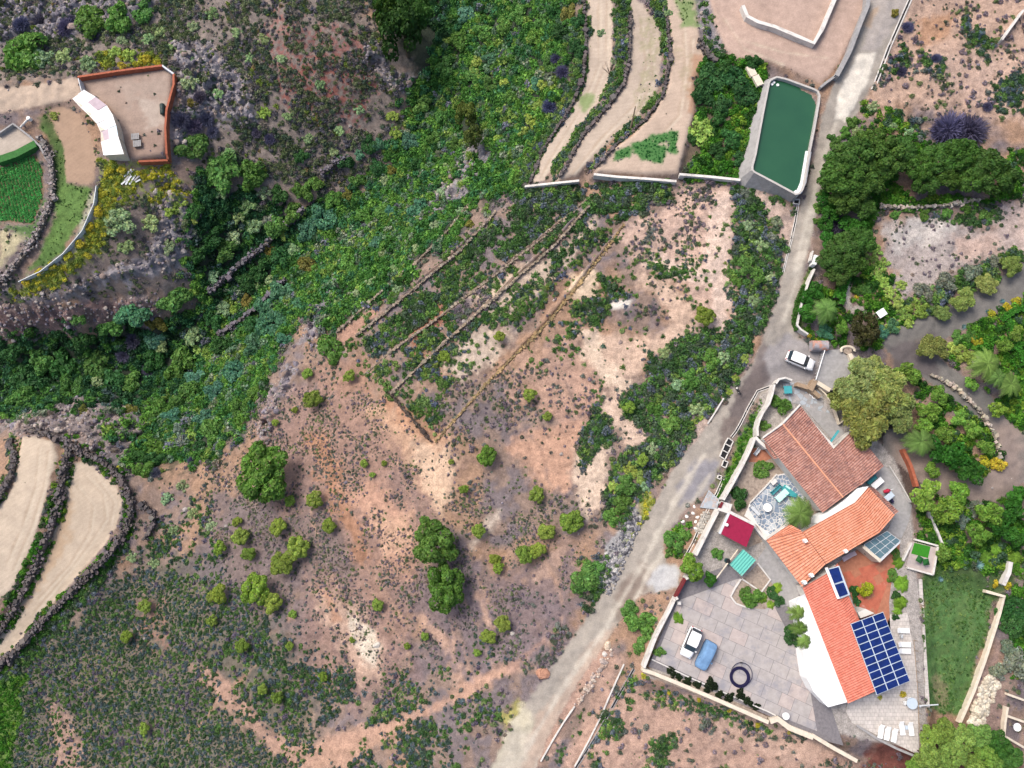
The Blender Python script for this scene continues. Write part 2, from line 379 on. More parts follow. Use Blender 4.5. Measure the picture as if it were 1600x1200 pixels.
# hillside soils
paint('400,650 480,600 560,600 680,690 720,740 690,800 640,900 640,1060 560,1100 480,1060 470,930 400,880 420,760', '#a48073', .8, 3, 5)
paint('330,760 420,780 480,900 460,960 330,970 300,900', '#7b6d70', .8, 2.5, 4)
paint('640,900 720,860 800,900 900,860 900,960 820,1040 740,1060 660,1040', '#857276', .8, 2.5, 4)
paint('470,780 540,830 560,900 480,900 450,830', '#80706e', .7, 2, 3)
SOILS = [
 ('565,640 620,630 670,670 712,720 700,760 690,800 660,760 640,720 600,680', '#cda182', .95, 1.2, 2.5),
 ('640,690 700,690 712,720 705,760 690,810 670,770 650,730', '#dcb698', .95, .8, 1.5),
 ('475,670 505,680 530,730 540,770 560,820 590,870 560,880 540,830 515,780 495,720', '#b4805f', .85, 1.2, 2.6),
 ('540,760 600,755 640,800 650,850 640,900 600,880 590,850 560,800', '#c9987e', .9, 1.2, 2.5),
 ('575,800 640,800 640,860 600,870', '#d2a588', .8, 1, 2),
 ('490,920 530,930 560,960 600,1000 590,1060 560,1060 540,1010 505,970', '#c9a48e', .95, 1, 2),
 ('545,960 580,985 595,1010 585,1040 570,1030 550,1000', '#e0cdb8', .9, .6, 1.2),
 ('500,920 520,930 535,970 520,970', '#c89272', .8, .5, 1),
 ('570,610 650,640 670,670 640,660', '#c6906e', .9, .8, 1.5),
 ('820,680 870,660 915,650 905,700 890,760 850,770 820,730 790,700', '#cd9c80', .95, 1.2, 2),
 ('860,580 930,560 950,620 920,650 870,660 800,620', '#c0937e', .9, 1.5, 3),
 ('800,560 900,520 940,570 900,640 820,640', '#c39a84', .8, 1.5, 3),
 ('1060,290 1140,290 1145,360 1140,430 1145,500 1110,520 1085,515 1075,480 1060,450 1000,420 960,370 1000,340 1050,320', '#d3ae9b', .95, 1.2, 2.2),
 ('1115,300 1142,300 1143,430 1140,510 1115,515 1110,450 1040,430 1000,410 1030,395 1100,420', '#dfc0ae', .95, .7, 1.2),
 ('1000,420 1050,440 1080,470 1085,510 1060,540 1010,560 1000,590 975,600 985,640 1040,680 980,700 955,660 945,600 910,560 905,520 940,520 985,530 1040,520 1055,490 1030,460 985,440', '#d8b49c', .95, .8, 1.6),
 ('895,430 930,420 937,450 935,470 900,468 890,450', '#e2c3a4', .95, .5, 1),
 ('948,472 985,470 980,480 955,484', '#e8ddd0', .95, .3, .4),
 ('905,520 935,510 945,560 990,600 970,620 945,600 915,560', '#e0c3aa', .9, .6, 1.2),
 ('900,700 950,690 948,760 940,800 915,810 905,780 895,740', '#ddbfa8', .95, .6, 1.2),
 ('940,610 990,640 1040,685 990,700 955,665 935,640', '#d9b8a2', .95, .6, 1.2),
 ('680,570 760,500 800,520 780,560 720,600', '#dcc2ac', .85, .9, 2),
 ('740,460 800,420 870,400 900,360 930,330 930,360 880,420 830,470 770,520', '#d6bba4', .85, .9, 2),
 ('600,660 690,700 700,690 640,640', '#c98f6a', .5, .8, 2),
 ('640,520 690,470 700,500 640,570', '#b37254', .8, .6, 1.2),
 ('480,590 500,560 560,560 600,600 540,620', '#a9806c', .7, 1, 2),
 ('520,520 600,470 590,490 540,540', '#c19078', .8, .5, 1),
 ('300,1040 340,1050 380,1090 420,1140 480,1170 470,1205 420,1160 350,1110', '#b9907c', .9, .8, 2),
 ('75,1100 110,1120 135,1180 135,1220 90,1220 80,1150', '#b58f7d', .9, .8, 1.8),
 ('230,930 260,940 260,1010 215,1020 205,980', '#a67968', .75, .8, 2.2, .5),
 ('480,1170 560,1140 640,1140 560,1190 480,1220', '#c79a80', .9, .8, 1.8),
 ('1330,180 1430,165 1600,190 1620,-20 1430,-20 1380,110', '#c9a48e', .95, 1.5, 2.5),
 ('1440,30 1500,20 1480,60 1440,70', '#c08a60', .7, 1, 2),
 ('1480,70 1600,110 1600,190 1500,160 1460,120', '#cfab98', .8, 1.5, 3),
 ('1370,340 1430,340 1560,365 1560,400 1480,430 1410,470 1385,400', '#b5a5a0', .95, .8, 1.6),
 ('1430,345 1500,350 1460,380 1400,390 1380,360', '#d2c6bf', .8, .8, 1.6),
 ('1490,370 1560,365 1565,400 1500,410', '#cba999', .8, .7, 1.4),
 ('1540,320 1620,300 1620,400 1570,390', '#c9b0a6', .9, 1, 1.6),
 ('870,1220 900,1150 940,1080 985,1060 1200,1130 1345,1195 1345,1220', '#c49c88', .95, .8, 1.4),
 ('1090,1090 1180,1110 1290,1170 1270,1200 1120,1150', '#cba692', .8, 1, 2),
 ('880,1060 940,1010 960,1030 900,1110 860,1180 820,1220', '#c39a86', .9, .6, 1),
 ('1385,1130 1440,1170 1420,1220 1330,1220', '#7a3f34', .9, .6, 1.2),
 ('1430,1120 1480,1140 1560,1170 1600,1200 1440,1220 1440,1160', '#7d4c40', .9, .6, 1.2),
 ('1520,1060 1560,1010 1575,1110 1560,1150 1520,1140', '#9c8078', .9, .6, 1),
 ('1600,1060 1560,1040 1600,1030', '#c29878', .8, .4, 1),
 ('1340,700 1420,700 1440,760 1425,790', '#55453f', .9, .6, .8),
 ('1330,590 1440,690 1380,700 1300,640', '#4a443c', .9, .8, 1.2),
 ('1145,100 1200,100 1180,200 1150,290 1060,285 1080,200 1090,100', '#6a5a48', .9, 1, 1.5),
 ('1150,180 1175,175 1170,205 1152,210', '#c9a488', .9, .4, .6),
]
for t in SOILS: paint(*t, bare=.9 if t[2] >= .95 else .6)
for s, hw, c in [('470,1200 500,1165 560,1150 650,1120 700,1095 760,1060 800,1042', .75, '#c79a82'), ('800,1042 850,1000', .5, '#b58d7c'), ('660,960 700,1010 720,1050', .5, '#cfa48c'), ('745,930 770,980', .4, '#c79e88'),
                 ('840,900 880,860', .7, '#b99685'), ('300,1150 330,1110 350,1085 400,1040', .22, '#b58970'), ('420,990 460,965', .3, '#b48c7a'), ('740,850 780,800', .3, '#c9b5a5'), ('1075,715 1100,660', .6, '#cdb0a0'),
                 ('1195,310 1235,350', .9, '#c8ab9c'), ('1230,360 1255,380', .6, '#c8ab9c'), ('960,1030 905,1190', .9, '#c39b87'), ('1180,300 1215,345 1238,395', .5, '#cfb0a0'), ('0,1040 20,1030', .1, '#888888')]:
    m_ = stripe(s, hw, .6, 1.1); COLR = mixc(COLR, lin(c), m_ * .9); PATHB = np.maximum(PATHB, m_ * .92)
# the ravine bed, ashy rubble beside the road
paint('930,880 990,790 1010,810 985,860 960,930 930,930', '#a9a6a8', .9, .6, 1.4)
paint('940,900 980,850 965,900 945,925', '#c2c0c0', .8, .4, 1.2, .5)
# turf and grass
GRASS = [('80,215 100,230 105,285 145,293 130,340 100,390 60,420 25,440 60,400 85,340 85,260 75,190 60,200', '#64893c', .95, .4, .8), ('60,185 75,165 85,200 105,230 100,290 85,300 82,240', '#566f38', .9, .4, .8),
 ('0,350 50,355 60,340 70,310 78,340 50,380 20,360', '#4b7a2c', .8, .5, 1), ('0,360 40,370 0,415', '#c6b890', .9, .6, .8),
 ('130,340 110,390 60,425 30,435 60,440 120,400 150,330 150,300 140,300', '#b9b49a', .9, .35, .4),
 ('145,250 165,255 150,340 110,400 30,450 20,470 90,440 150,390 190,300 200,260', '#a4ac3c', .9, .6, 1.4),
 ('165,250 265,255 300,300 280,330 220,300 190,330 150,400 70,450 20,465 30,450 110,400 150,340', '#9aa544', .8, .8, 2, .5),
 ('1440,890 1520,895 1555,930 1520,1060 1500,1120 1450,1110 1442,1000', '#527f3c', .95, .5, 1),
 ('1450,900 1520,900 1540,940 1500,1080 1460,1080', '#6c8448', .5, .7, 3, .55), ('1460,1060 1480,1070 1480,1110 1465,1100', '#a08d68', .6, .5, 1.4),
 ('1188,628 1162,668 1150,690 1142,715 1130,745 1114,785 1127,790 1162,730 1180,690 1188,660 1202,630', '#5a8436', .9, .4, .8), ('1115,690 1130,760 1110,740', '#7d8048', .8, .4, .8),
 ('960,880 990,830 1010,770 1025,780 1000,850 960,920', '#8c9838', .9, .5, 1),
 ('1180,560 1240,470 1256,520 1240,500', '#7c7a58', 0, .4, .8), ('1240,470 1275,400 1265,460 1250,520', '#6f8040', .9, .3, .6), ('780,1120 810,1090 820,1120 790,1140', '#b6ab58', .9, .4, .8),
 ('1570,640 1600,640 1600,700 1580,690', '#6f8a3a', .9, .5, 1), ('1430,860 1520,860 1600,900 1560,940 1450,900', '#4d6b36', .9, .8, 1.5), ('1430,900 1590,790 1600,900', '#46602f', .6, 1, 2)]
for t in GRASS: paint(*t)
# yards, fields, road surfaces
F_COL = {'F1': '#d2bba4', 'F2': '#d2baa2', 'F3': '#c8b2a0', 'F4': '#c6b09e', 'F5': '#c9ae9a', 'F6': '#7a6648', 'F7': '#b8967c', 'F8': '#c9b6a6', 'YARD': '#b69a8a', 'F9': '#c4a494', 'COMP': '#b3a8a2'}
FM = {}
for k, c in F_COL.items():
    sd = sdist(WP[k], XX, YY); FM[k] = sd + (nC - .5) * .5
    COLR = mixc(COLR, lin(c), smooth(-.25, .25, FM[k]))
for k in ('F1', 'F2', 'F3', 'F4', 'F5', 'F9'): COLR = COLR * (1 + np.where(FM[k] > 0, 1, 0) * (fbm(XX, YY, .3, 4) - .5) * .22 + np.where(FM[k] > 0, 1, 0) * (nD - .5) * .10)[..., None]
def streaks(lines, shifts, half, soft, wob, a):
    global COLR
    for k_, c_ in shifts:
        D = np.full(XX.shape, 3.0)
        for s in lines: D = np.minimum(D, sdist(cast(dense(pts(s) + [k_, k_ * .4], closed=False), zf)[:, :2], XX, YY, closed=False, pad=3.0))
        COLR = mixc(COLR, lin(c_), np.where(D < 2.9, smooth(half + soft, half - soft, D + NZ * wob), 0) * a)
streaks(('130,740 160,770 165,810 140,850 100,900 50,960', '120,760 145,790 140,830 110,880 60,935', '150,745 178,785 170,820', '60,700 55,760 35,820 10,880', '75,705 68,760 50,820 20,890', '935,0 935,100 910,165 870,230 845,275', '948,0 946,100 920,165', '1000,40 1010,100 990,165 940,215 895,270', '1015,60 1020,120 1000,170 950,215', '1065,20 1070,100 1060,180 1000,245', '1080,60 1078,110 1070,170', '1150,60 1220,80 1290,90', '1130,30 1160,75 1220,100'), ((0, '#b89c82'), (4, '#e0cdb6')), .10, .22, .25, .55)
streaks(('690,940 720,1000 735,1050', '720,930 750,990 770,1040', '745,900 775,960 800,1010', '840,860 870,900 880,950', '880,960 870,1010 840,1050', '700,960 712,1000 700,1040', '520,900 545,950 560,1000', '600,960 640,1020 650,1060', '560,870 600,920 640,980', '620,720 640,770 650,820', '780,560 820,620 850,680', '850,560 880,600 900,650', '800,650 840,700 850,750', '450,720 480,780 500,850', '330,1040 380,1100 420,1150'), ((0, '#c49a80'), (7, '#85706a')), .14, .35, .8, .6)
paint('75,900 100,860 120,800 110,760 100,790 80,850 40,930 30,960', '#c79c70', .5, .6, 1.5)
paint('170,130 260,115 262,150 220,150 200,170 190,145', '#b79f90', .8, .8, 2); paint('215,155 262,160 262,190 230,200', '#c8b3a4', .8, .7, 1.6); paint('195,215 262,205 262,248 205,250', '#a98878', .7, .7, 1.6)
for s in ['985,225 1020,215 1040,230 1035,255 1000,250', '960,235 985,228 985,248 958,250', '1018,212 1040,210 1038,222 1018,230', '1045,205 1062,203 1058,238 1046,238']: paint(s, '#3f8038', .95, .3, .8)
paint('1000,30 1020,20 1030,60 1020,150 990,190 1000,130 1005,70', '#a8a078', .6, .6, 2, .5); paint('1055,0 1085,0 1090,40 1070,40', '#6f9448', .8, .5, 1.2); paint('1060,80 1090,90 1080,150 1065,120', '#b0a07c', .5, .6, 1.4, .5)
paint('1085,85 1105,92 1085,130 1085,180 1075,175 1078,110', '#b98a6c', .8, .4, .8); paint('905,150 925,145 930,160 912,172', '#7c9a50', .8, .4, .8); paint('1105,80 1140,95 1110,100', '#b4775c', .6, .5, 1)
ROAD = '760,1220 800,1130 850,1060 900,990 945,920 985,850 1020,790 1060,720 1110,660 1150,600 1175,570 1195,520 1215,460 1225,410 1240,350 1262,290 1275,230 1285,180 1310,110 1340,60 1365,-20 1432,-20 1400,60 1370,120 1340,180 1320,210 1310,250 1290,290 1275,340 1262,400 1250,450 1240,500 1250,530 1290,545 1345,560 1335,590 1290,605 1250,595 1220,600 1190,615 1170,640 1150,680 1120,740 1105,770 1075,790 1060,810 1035,850 1040,880 1065,885 1060,920 1020,925 1000,930 975,960 940,1010 900,1070 860,1140 830,1220'
road_w = cast(dense(pts(ROAD)), zf)[:, :2]; rsd = sdist(road_w, XX, YY) + (nC - .5) * .7
COLR = mixc(COLR, lin('#ada196'), smooth(-.3, .3, rsd))
def on_road(s, c, a=1, soft=.5, wob=.8):
    global COLR
    COLR = mixc(COLR, lin(c), region(s, soft, wob) * a * smooth(-.2, .2, rsd))
on_road('1180,560 1230,520 1270,540 1340,560 1335,590 1250,600 1220,600 1190,600', '#a59d9e', .9)
on_road('1160,590 1195,560 1200,590 1165,650 1130,680 1140,640', '#6d6060', .9, .4, .7)
on_road('1130,650 1165,655 1140,700 1125,700', '#7b6b66', .8, .4, .7)
on_road('1085,720 1125,720 1100,780 1060,790 1060,760', '#8f8b96', .8, .6, 1)
on_road('960,930 1000,880 1030,900 1000,930 965,965', '#8a7468', .7, .6, 1)
on_road('1030,880 1065,885 1060,920 1025,925 1010,910', '#c3c0c2', .95, .4, .7)
on_road('780,1220 850,1110 930,1000 960,980 900,1080 830,1220', '#c6ab98', .9, .6, 1)
on_road('1185,540 1200,520 1190,590 1160,620', '#8a7a76', .8, .4, .7)
on_road('1250,250 1275,200 1300,180 1310,250 1290,290 1262,400 1240,480 1225,450 1250,350', '#afa296', .9, .5, .8)
for s, hw in [('800,1210 870,1090 940,990 1000,890 1050,790 1100,710', .35), ('830,1210 900,1100 965,1000 1010,900 1070,810 1110,740', .3), ('1240,430 1265,330 1290,240 1310,180', .3), ('1225,500 1250,420 1275,320', .25)]:
    COLR = mixc(COLR, lin('#d2c5b6'), stripe(s, hw, .35, .4) * .75 * smooth(-.1, .3, rsd))
on_road('1340,85 1368,82 1355,130 1335,165 1322,190 1305,185 1310,150 1325,120', '#ecdfd0', 1, .3, .5)
paint('765,1215 800,1120 815,1100 830,1130 800,1215', '#d3c6ac', .9, .5, 1)
on_road('770,1215 800,1135 830,1150 810,1215', '#cdbfae', .8)
on_road('1365,0 1425,0 1370,80 1345,80', '#b9aca6', .9, .5, .8); on_road('1355,20 1345,40 1362,45 1372,10', '#c9a88a', .8, .3, .6)
TRACK = '1620,425 1545,470 1480,505 1425,520 1400,535 1440,565 1490,600 1540,640 1580,690 1588,735 1545,765 1480,758 1430,722 1400,690'
tw = cast(dense(pts(TRACK), closed=False), zf)[:, :2]
tsd = 1.35 - sdist(tw, XX, YY, closed=False, pad=7) + (nC - .5) * .8
COLR = mixc(COLR, lin('#807a76'), smooth(-.3, .3, tsd))
COLR = mixc(COLR, lin('#a08a80'), smooth(-.3, .3, tsd) * region('1470,700 1600,640 1600,790 1400,790 1390,680', 1.5, 1) * .9)
paint('1385,540 1460,520 1470,590 1400,585', '#6f6566', .95, .6, 1); tsd = np.maximum(tsd, sdist(cast(dense(pts('1385,540 1460,520 1470,590 1400,585')), zf)[:, :2], XX, YY))
COLR = mixc(COLR, lin('#cbbdb0'), stripe('1324,425 1326,450 1322,470 1330,485 1345,480 1360,495', .45, .3, .3)); PATHB = np.maximum(PATHB, stripe('1324,425 1326,450 1322,470 1330,485 1345,480 1360,495', .5, .3, .3))
LANE = '-20,138 60,132 122,120 128,152 60,166 -20,180'
lsd = sdist(cast(dense(pts(LANE)), zf)[:, :2], XX, YY) + (nC - .5) * .6
COLR = mixc(COLR, lin('#cdb29c'), smooth(-.3, .3, lsd))
paint('1265,600 1325,580 1345,545 1290,540', '#8d7f80', .9, .4, .5)

lum_ = COLR.mean(-1, keepdims=True); COLR = (COLR * .85 + lum_ * .15) * np.array([.96, 1.0, 1.0])     # dusty, slightly bleached earth
# ------------------------------------------------------------------ cut the sheet into the pieces of the setting
cx = (slice(None, -1), slice(None, -1))
def cell(a): return (a[:-1, :-1] + a[1:, :-1] + a[:-1, 1:] + a[1:, 1:]) / 4
ZONES = [('road', rsd, 'road', 'beige gravel road running from the lower edge past the house and the green reservoir'),
         ('garden_track', tsd, 'road', 'dark gravel track looping round the garden beds east of the house'),
         ('farm_lane', lsd, 'road', 'pale dirt lane leading to the walled yard in the upper left'),
         ('field', FM['F1'], 'field', 'narrow bare tan field at the left edge between stone walls'),
         ('field', FM['F2'], 'field', 'teardrop shaped bare tan field inside a thick stone wall'),
         ('field', FM['F3'], 'field2', 'westernmost curved terrace field above the ravine'),
         ('field', FM['F4'], 'field2', 'middle curved terrace field of the three beside the ravine'),
         ('field', FM['F5'], 'field2', 'easternmost curved terrace field with dark green patches at its foot'),
         ('field', FM['F6'], 'field', 'small crop field planted with dense green rows at the left edge'),
         ('field', FM['F7'], 'field', 'bare brown kidney shaped plot beside the white roofed shed'),
         ('field', FM['F8'], 'field', 'small bare corner plot above the green crop rows'),
         ('yard', FM['YARD'], 'road', 'bare earth yard inside the red brown wall'),
         ('field', FM['F9'], 'road', 'pink bare field between white walls above the reservoir')]
zid = np.zeros((NY - 1, NX - 1), int)
for i, z in enumerate(ZONES, 1): zid[(cell(z[1]) > 0)] = i
idx = np.arange(NX * NY).reshape(NY, NX)
quads = np.stack([idx[:-1, :-1], idx[:-1, 1:], idx[1:, 1:], idx[1:, :-1]], -1)
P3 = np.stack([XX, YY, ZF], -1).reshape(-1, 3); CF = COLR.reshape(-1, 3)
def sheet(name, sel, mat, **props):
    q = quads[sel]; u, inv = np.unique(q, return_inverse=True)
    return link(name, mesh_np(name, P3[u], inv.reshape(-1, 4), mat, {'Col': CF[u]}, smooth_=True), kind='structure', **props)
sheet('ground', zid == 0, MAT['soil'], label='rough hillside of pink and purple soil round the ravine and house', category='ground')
for i, (nm, _, mt, lb) in enumerate(ZONES, 1):
    if (zid == i).any(): sheet(nm, zid == i, MAT[mt], label=lb, category='road' if mt == 'road' and nm != 'field' and nm != 'yard' else 'field')

# ------------------------------------------------------------------ foliage shapes
def leaf_quads(C, N, size, r, aspect=1.0, jitter=.6):
    n = len(C)
    N = N + r.normal(0, jitter, (n, 3)); N /= np.linalg.norm(N, axis=1)[:, None]
    A = np.cross(N, r.normal(0, 1, (n, 3))); A /= np.linalg.norm(A, axis=1)[:, None] + 1e-9
    B = np.cross(N, A)
    s = (size * r.uniform(.6, 1.3, n))[:, None]
    V = np.stack([C - A * s * aspect, C - B * s, C + A * s * aspect, C + B * s], 1).reshape(-1, 3)
    F = np.arange(4 * n).reshape(n, 4)
    col = np.repeat(r.uniform(.62, 1.38, n)[:, None] * np.c_[np.ones(n) * r.uniform(.85, 1.15, n), np.ones(n), r.uniform(.8, 1.15, n)], 4, 0)
    return V, F, col
def dome_pts(n, r, flat=.8, hollow=.35):
    d = r.normal(0, 1, (n, 3)); d[:, 2] = np.abs(d[:, 2]) * 1.0; d /= np.linalg.norm(d, axis=1)[:, None]
    rad = 1 - hollow * r.random(n) ** 2
    return d * rad[:, None] * np.array([1, 1, flat]), d
def lobed(n, r, nl, lr=(.26, .42), spread=.72, top=.75, low=-.05, inside=.86):
    """points on the outside of a heap of rounded foliage lobes, unit crown radius"""
    a = r.uniform(0, 2 * np.pi, nl); q = np.sqrt(r.random(nl)) * spread
    c = np.c_[np.cos(a) * q, np.sin(a) * q, low + top * np.sqrt(np.maximum(0, 1 - (q / 1.0) ** 2)) * r.uniform(.35, 1, nl)]
    R = r.uniform(*lr, nl)
    w = R ** 2; k = r.choice(nl, int(n * 1.9), p=w / w.sum())
    d = r.normal(0, 1, (len(k), 3)); d[:, 2] = np.where(d[:, 2] < -.3, -d[:, 2], d[:, 2]); d /= np.linalg.norm(d, axis=1)[:, None]
    P = c[k] + d * R[k, None] * r.uniform(.86, 1.04, len(k))[:, None]
    keep = np.ones(len(k), bool)
    for j in range(nl): keep &= (np.linalg.norm(P - c[j], axis=1) > R[j] * inside) | (k == j)
    P, d, k = P[keep][:n], d[keep][:n], k[keep][:n]
    return P, d, r.uniform(.86, 1.16, nl)[k]
def tuft_mesh(name, P, D, size, r, mat, aspect=1.0, jitter=.6, shade=None):
    V, F, c = leaf_quads(P, D, size, r, aspect, jitter)
    if shade is not None: c = c * np.repeat(shade, 4)[:, None]
    return mesh_np(name, V, F, mat, {'leaf': c})
def shrub_mesh(name, seed, n, size, mat, kind='dome'):
    r = np.random.default_rng(seed)
    if kind == 'dome': P, D = dome_pts(n, r, .75); return tuft_mesh(name, P, D, size, r, mat)
    if kind == 'lobed': P, D, s = lobed(n, r, 9, (.3, .5), .62); return tuft_mesh(name, P, D, size, r, mat, shade=s)
    if kind == 'loose':
        P, D = dome_pts(n, r, .7, .9); P[:, :2] *= 1 + .35 * np.sin(3 * np.arctan2(P[:, 1], P[:, 0]) + seed)[:, None]
        return tuft_mesh(name, P, D, size, r, mat, 1.4, 1.2)
    if kind == 'twig':       # bare twiggy bush: thin blades fanning out
        d = r.normal(0, 1, (n, 3)); d[:, 2] = np.abs(d[:, 2]) + .15; d /= np.linalg.norm(d, axis=1)[:, None]
        b = d * r.uniform(.1, .6, n)[:, None]; e = d * r.uniform(.7, 1.05, n)[:, None] + r.normal(0, .12, (n, 3)); e[:, 2] = np.abs(e[:, 2])
        b[:, 2] *= .7; e[:, 2] *= .7
        s = np.cross(e - b, r.normal(0, 1, (n, 3))); s = s / np.linalg.norm(s, axis=1)[:, None] * size * .25
        V = np.stack([b - s, b + s, e + s * .5, e - s * .5], 1).reshape(-1, 3)
        return mesh_np(name, V, np.arange(4 * n).reshape(n, 4), mat, {'leaf': np.repeat(r.uniform(.6, 1.4, n)[:, None], 4, 0)})

# ------------------------------------------------------------------ scrub: uncountable low cover, one point per tuft
PAL = {
 'ravine': [('#4a7f3c', 3.4), ('#609848', 3.4), ('#4f8a5a', 2), ('#7cb050', 2.2), ('#7c9c7c', 1.2), ('#98b85c', 1.2), ('#a2b096', .8), ('#8c90a0', .6), ('#33602f', 2)],
 'deep':   [('#3c6e46', 3), ('#356038', 3), ('#4a8056', 2.2), ('#5c9046', 2.2), ('#66807c', .8), ('#28482e', 2)],  # darker greens: the ravine's shade is put into these leaf colours
 'upper':  [('#73865a', 3), ('#8c9a72', 2.4), ('#5f7560', 2), ('#a09a90', 1.6), ('#7c7a84', 2), ('#8aa048', .8), ('#5c6b48', 1.5), ('#a89468', .5)],
 'dark':   [('#5c7468', 3), ('#4f7448', 3), ('#6c8088', 2), ('#6c9450', 2.6), ('#7c748a', 1.4), ('#98b070', 1.2)],
 'hill':   [('#87918a', 3), ('#6c7a66', 2.2), ('#978c98', 2.6), ('#849a66', 1.6), ('#a89a8e', 1.8)],
 'terr':   [('#527c44', 3.2), ('#70984c', 2.8), ('#5f7c6c', 2), ('#8cae6a', 1.8), ('#76829a', 1.2), ('#9cb058', 1)],
 'road':   [('#4a7042', 3), ('#66944e', 2.6), ('#60785c', 2), ('#788692', 1.4), ('#8eb05c', 1.4), ('#36563c', 1.6)],
 'yellow': [('#d4d04c', 3), ('#b4c050', 2.5), ('#90a850', 2.4), ('#dcd850', 1.2)],
 'lush':   [('#4a8a2c', 3), ('#68a238', 2.4), ('#3a6a2c', 2), ('#8ab040', 1.2), ('#56785c', 1.2)],
 'grass':  [('#54803e', 3), ('#688f4c', 2), ('#84a05c', 1.4), ('#446a38', 1.5)],
 'crop':   [('#3f8a48', 3), ('#357a40', 2), ('#4c9a50', 1.4)],
}
PN = list(PAL)
den = np.zeros_like(XX); siz = np.full_like(XX, .5); pal = np.zeros(XX.shape, int)
def veg(s, d, size, p, soft=.8, wob=1.6, add=False, line=None):
    global den, siz, pal
    m = stripe(s, line, .3, .5) if line else region(s, soft, wob)
    den = np.maximum(den, d * m) if add else den * (1 - m) + d * m
    siz = siz * (1 - m) + size * m
    pal = np.where(m > .5, PN.index(p), pal)
veg('-300,-300 1900,-300 1900,1500 -300,1500', .10, .36, 'hill', 1, 0)
den = np.maximum(den, .1); pal[:] = PN.index('hill')
veg('390,600 480,590 560,600 700,690 720,760 800,760 930,800 930,960 800,1060 620,1120 480,1080 400,1000 340,960 300,880 320,780', .72, .26, 'hill', 2, 4)
veg('-20,-20 560,-20 640,110 620,200 560,300 420,330 300,250 270,110 120,120 -20,140', .8, .55, 'upper', 2, 3)
veg('430,40 560,60 600,110 580,190 470,190 420,120', .45, .5, 'upper', 2, 3)
veg('0,430 60,420 150,360 200,290 260,260 300,300 300,440 200,470 60,480 -20,470', .30, .45, 'upper', 1, 3)
veg('-20,1060 230,870 330,870 420,960 500,1080 480,1220 -20,1220', .95, .34, 'dark', 2, 4)
veg('200,840 320,760 350,860 330,900 230,890', .6, .42, 'dark', 2, 3)
veg('400,980 520,1000 560,1080 500,1150 400,1120 300,1020', .6, .4, 'dark', 1.5, 4)
veg('560,1080 760,1070 770,1130 700,1220 500,1220 560,1180', .65, .45, 'dark', 1.5, 4)
veg('600,1060 740,1000 800,1040 700,1100 600,1110', .45, .36, 'dark', 1.5, 4)
veg('480,540 540,500 700,390 830,300 950,290 1060,290 1000,340 960,380 850,480 720,600 690,690 610,620 520,570', .62, .52, 'terr', 1.5, 3)
veg('690,690 860,480 1000,340 1150,300 1140,520 1000,560 940,640 850,650', .24, .42, 'terr', 1.5, 3)
veg('690,600 860,560 950,600 900,660 780,700 690,690', .5, .32, 'hill', 1.5, 3)
veg('825,295 940,285 1055,285 1045,310 1000,340 960,360 920,380 880,370 830,390 790,380 800,330', .95, .72, 'road', .8, 1.5)
veg(RAV, .97, .80, 'ravine', 1.5, 3)
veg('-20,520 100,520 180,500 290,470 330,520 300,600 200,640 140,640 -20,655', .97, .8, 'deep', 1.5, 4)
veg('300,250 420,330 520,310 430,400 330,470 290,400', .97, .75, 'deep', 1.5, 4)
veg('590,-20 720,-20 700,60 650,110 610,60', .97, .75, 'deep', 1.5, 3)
den = den * (1 - .6 * rockm)
veg('870,1220 900,1150 940,1080 985,1060 1200,1130 1345,1195 1345,1220', .30, .5, 'hill', .8, 1.4)
den = den * (1 - BARE * np.where(pal == PN.index('hill'), .8, 1))
veg('1060,290 1120,290 1115,420 1060,400 1000,420 960,370 1000,340 1050,320', .36, .42, 'hill', 1, 2)
veg('1000,345 1110,320 1120,400 1080,440 1010,420', .36, .4, 'terr', 1, 3)
ROADSIDE = '1145,290 1240,320 1232,410 1200,500 1165,570 1150,610 1110,650 1085,680 1040,740 990,790 975,830 945,815 945,770 955,720 980,700 1040,680 1000,670 975,650 970,620 1010,590 1005,560 1050,540 1085,520 1130,515 1150,480 1142,420 1150,360'
veg(ROADSIDE, .93, .66, 'road', .7, 1.4)
for s, d, z in [('930,615 945,650 965,690 940,700 915,735 900,725 905,680 920,650', .95, .55), ('925,420 955,430 985,460 960,470 945,500 940,520 880,490 900,470 945,465', .92, .55), ('985,480 1015,455 1055,470 1050,505 1015,525 990,510', .55, .38),
                ('895,340 960,330 975,380 930,400 890,420', .7, .5), ('850,500 905,500 905,560 870,540', .7, .5), ('1020,415 1075,420 1065,450 1030,440', .85, .5), ('1010,430 1080,445 1070,470 1020,455', .3, .35),
                ('1000,340 1060,330 1120,350 1130,400 1060,390 990,380', .42, .38), ('700,480 760,440 770,480 720,520', .5, .5), ('610,560 680,510 720,520 640,610', .8, .6), ('560,540 620,490 670,460 680,490 600,560', .85, .6),
                ('720,400 800,330 880,310 820,390 740,450', .75, .6), ('820,440 880,390 870,430 800,470', .8, .55), ('900,870 960,860 940,950 900,960', .8, .6), ('840,1000 900,940 900,1040 860,1080 840,1050', .5, .45),
                ('980,1060 1010,1060 960,1160 920,1220 890,1220 940,1120', .7, .5), ('1020,1150 1060,1150 1040,1200 1010,1200', .8, .5), ('910,1110 930,1090 900,1190 870,1220 850,1220', .7, .4), ('840,1100 870,1040 860,1120', .5, .4),
                ('1000,1070 1060,1080 1140,1110 1200,1140 1200,1150 1100,1120 1000,1090', .75, .4), ('1100,1110 1160,1150 1180,1180 1140,1180 1090,1130', .5, .45), ('1330,1180 1400,1180 1380,1220 1330,1220', .3, .35)]:
    veg(s, d, z, 'road' if d > .6 else 'hill', .5, 1.2)
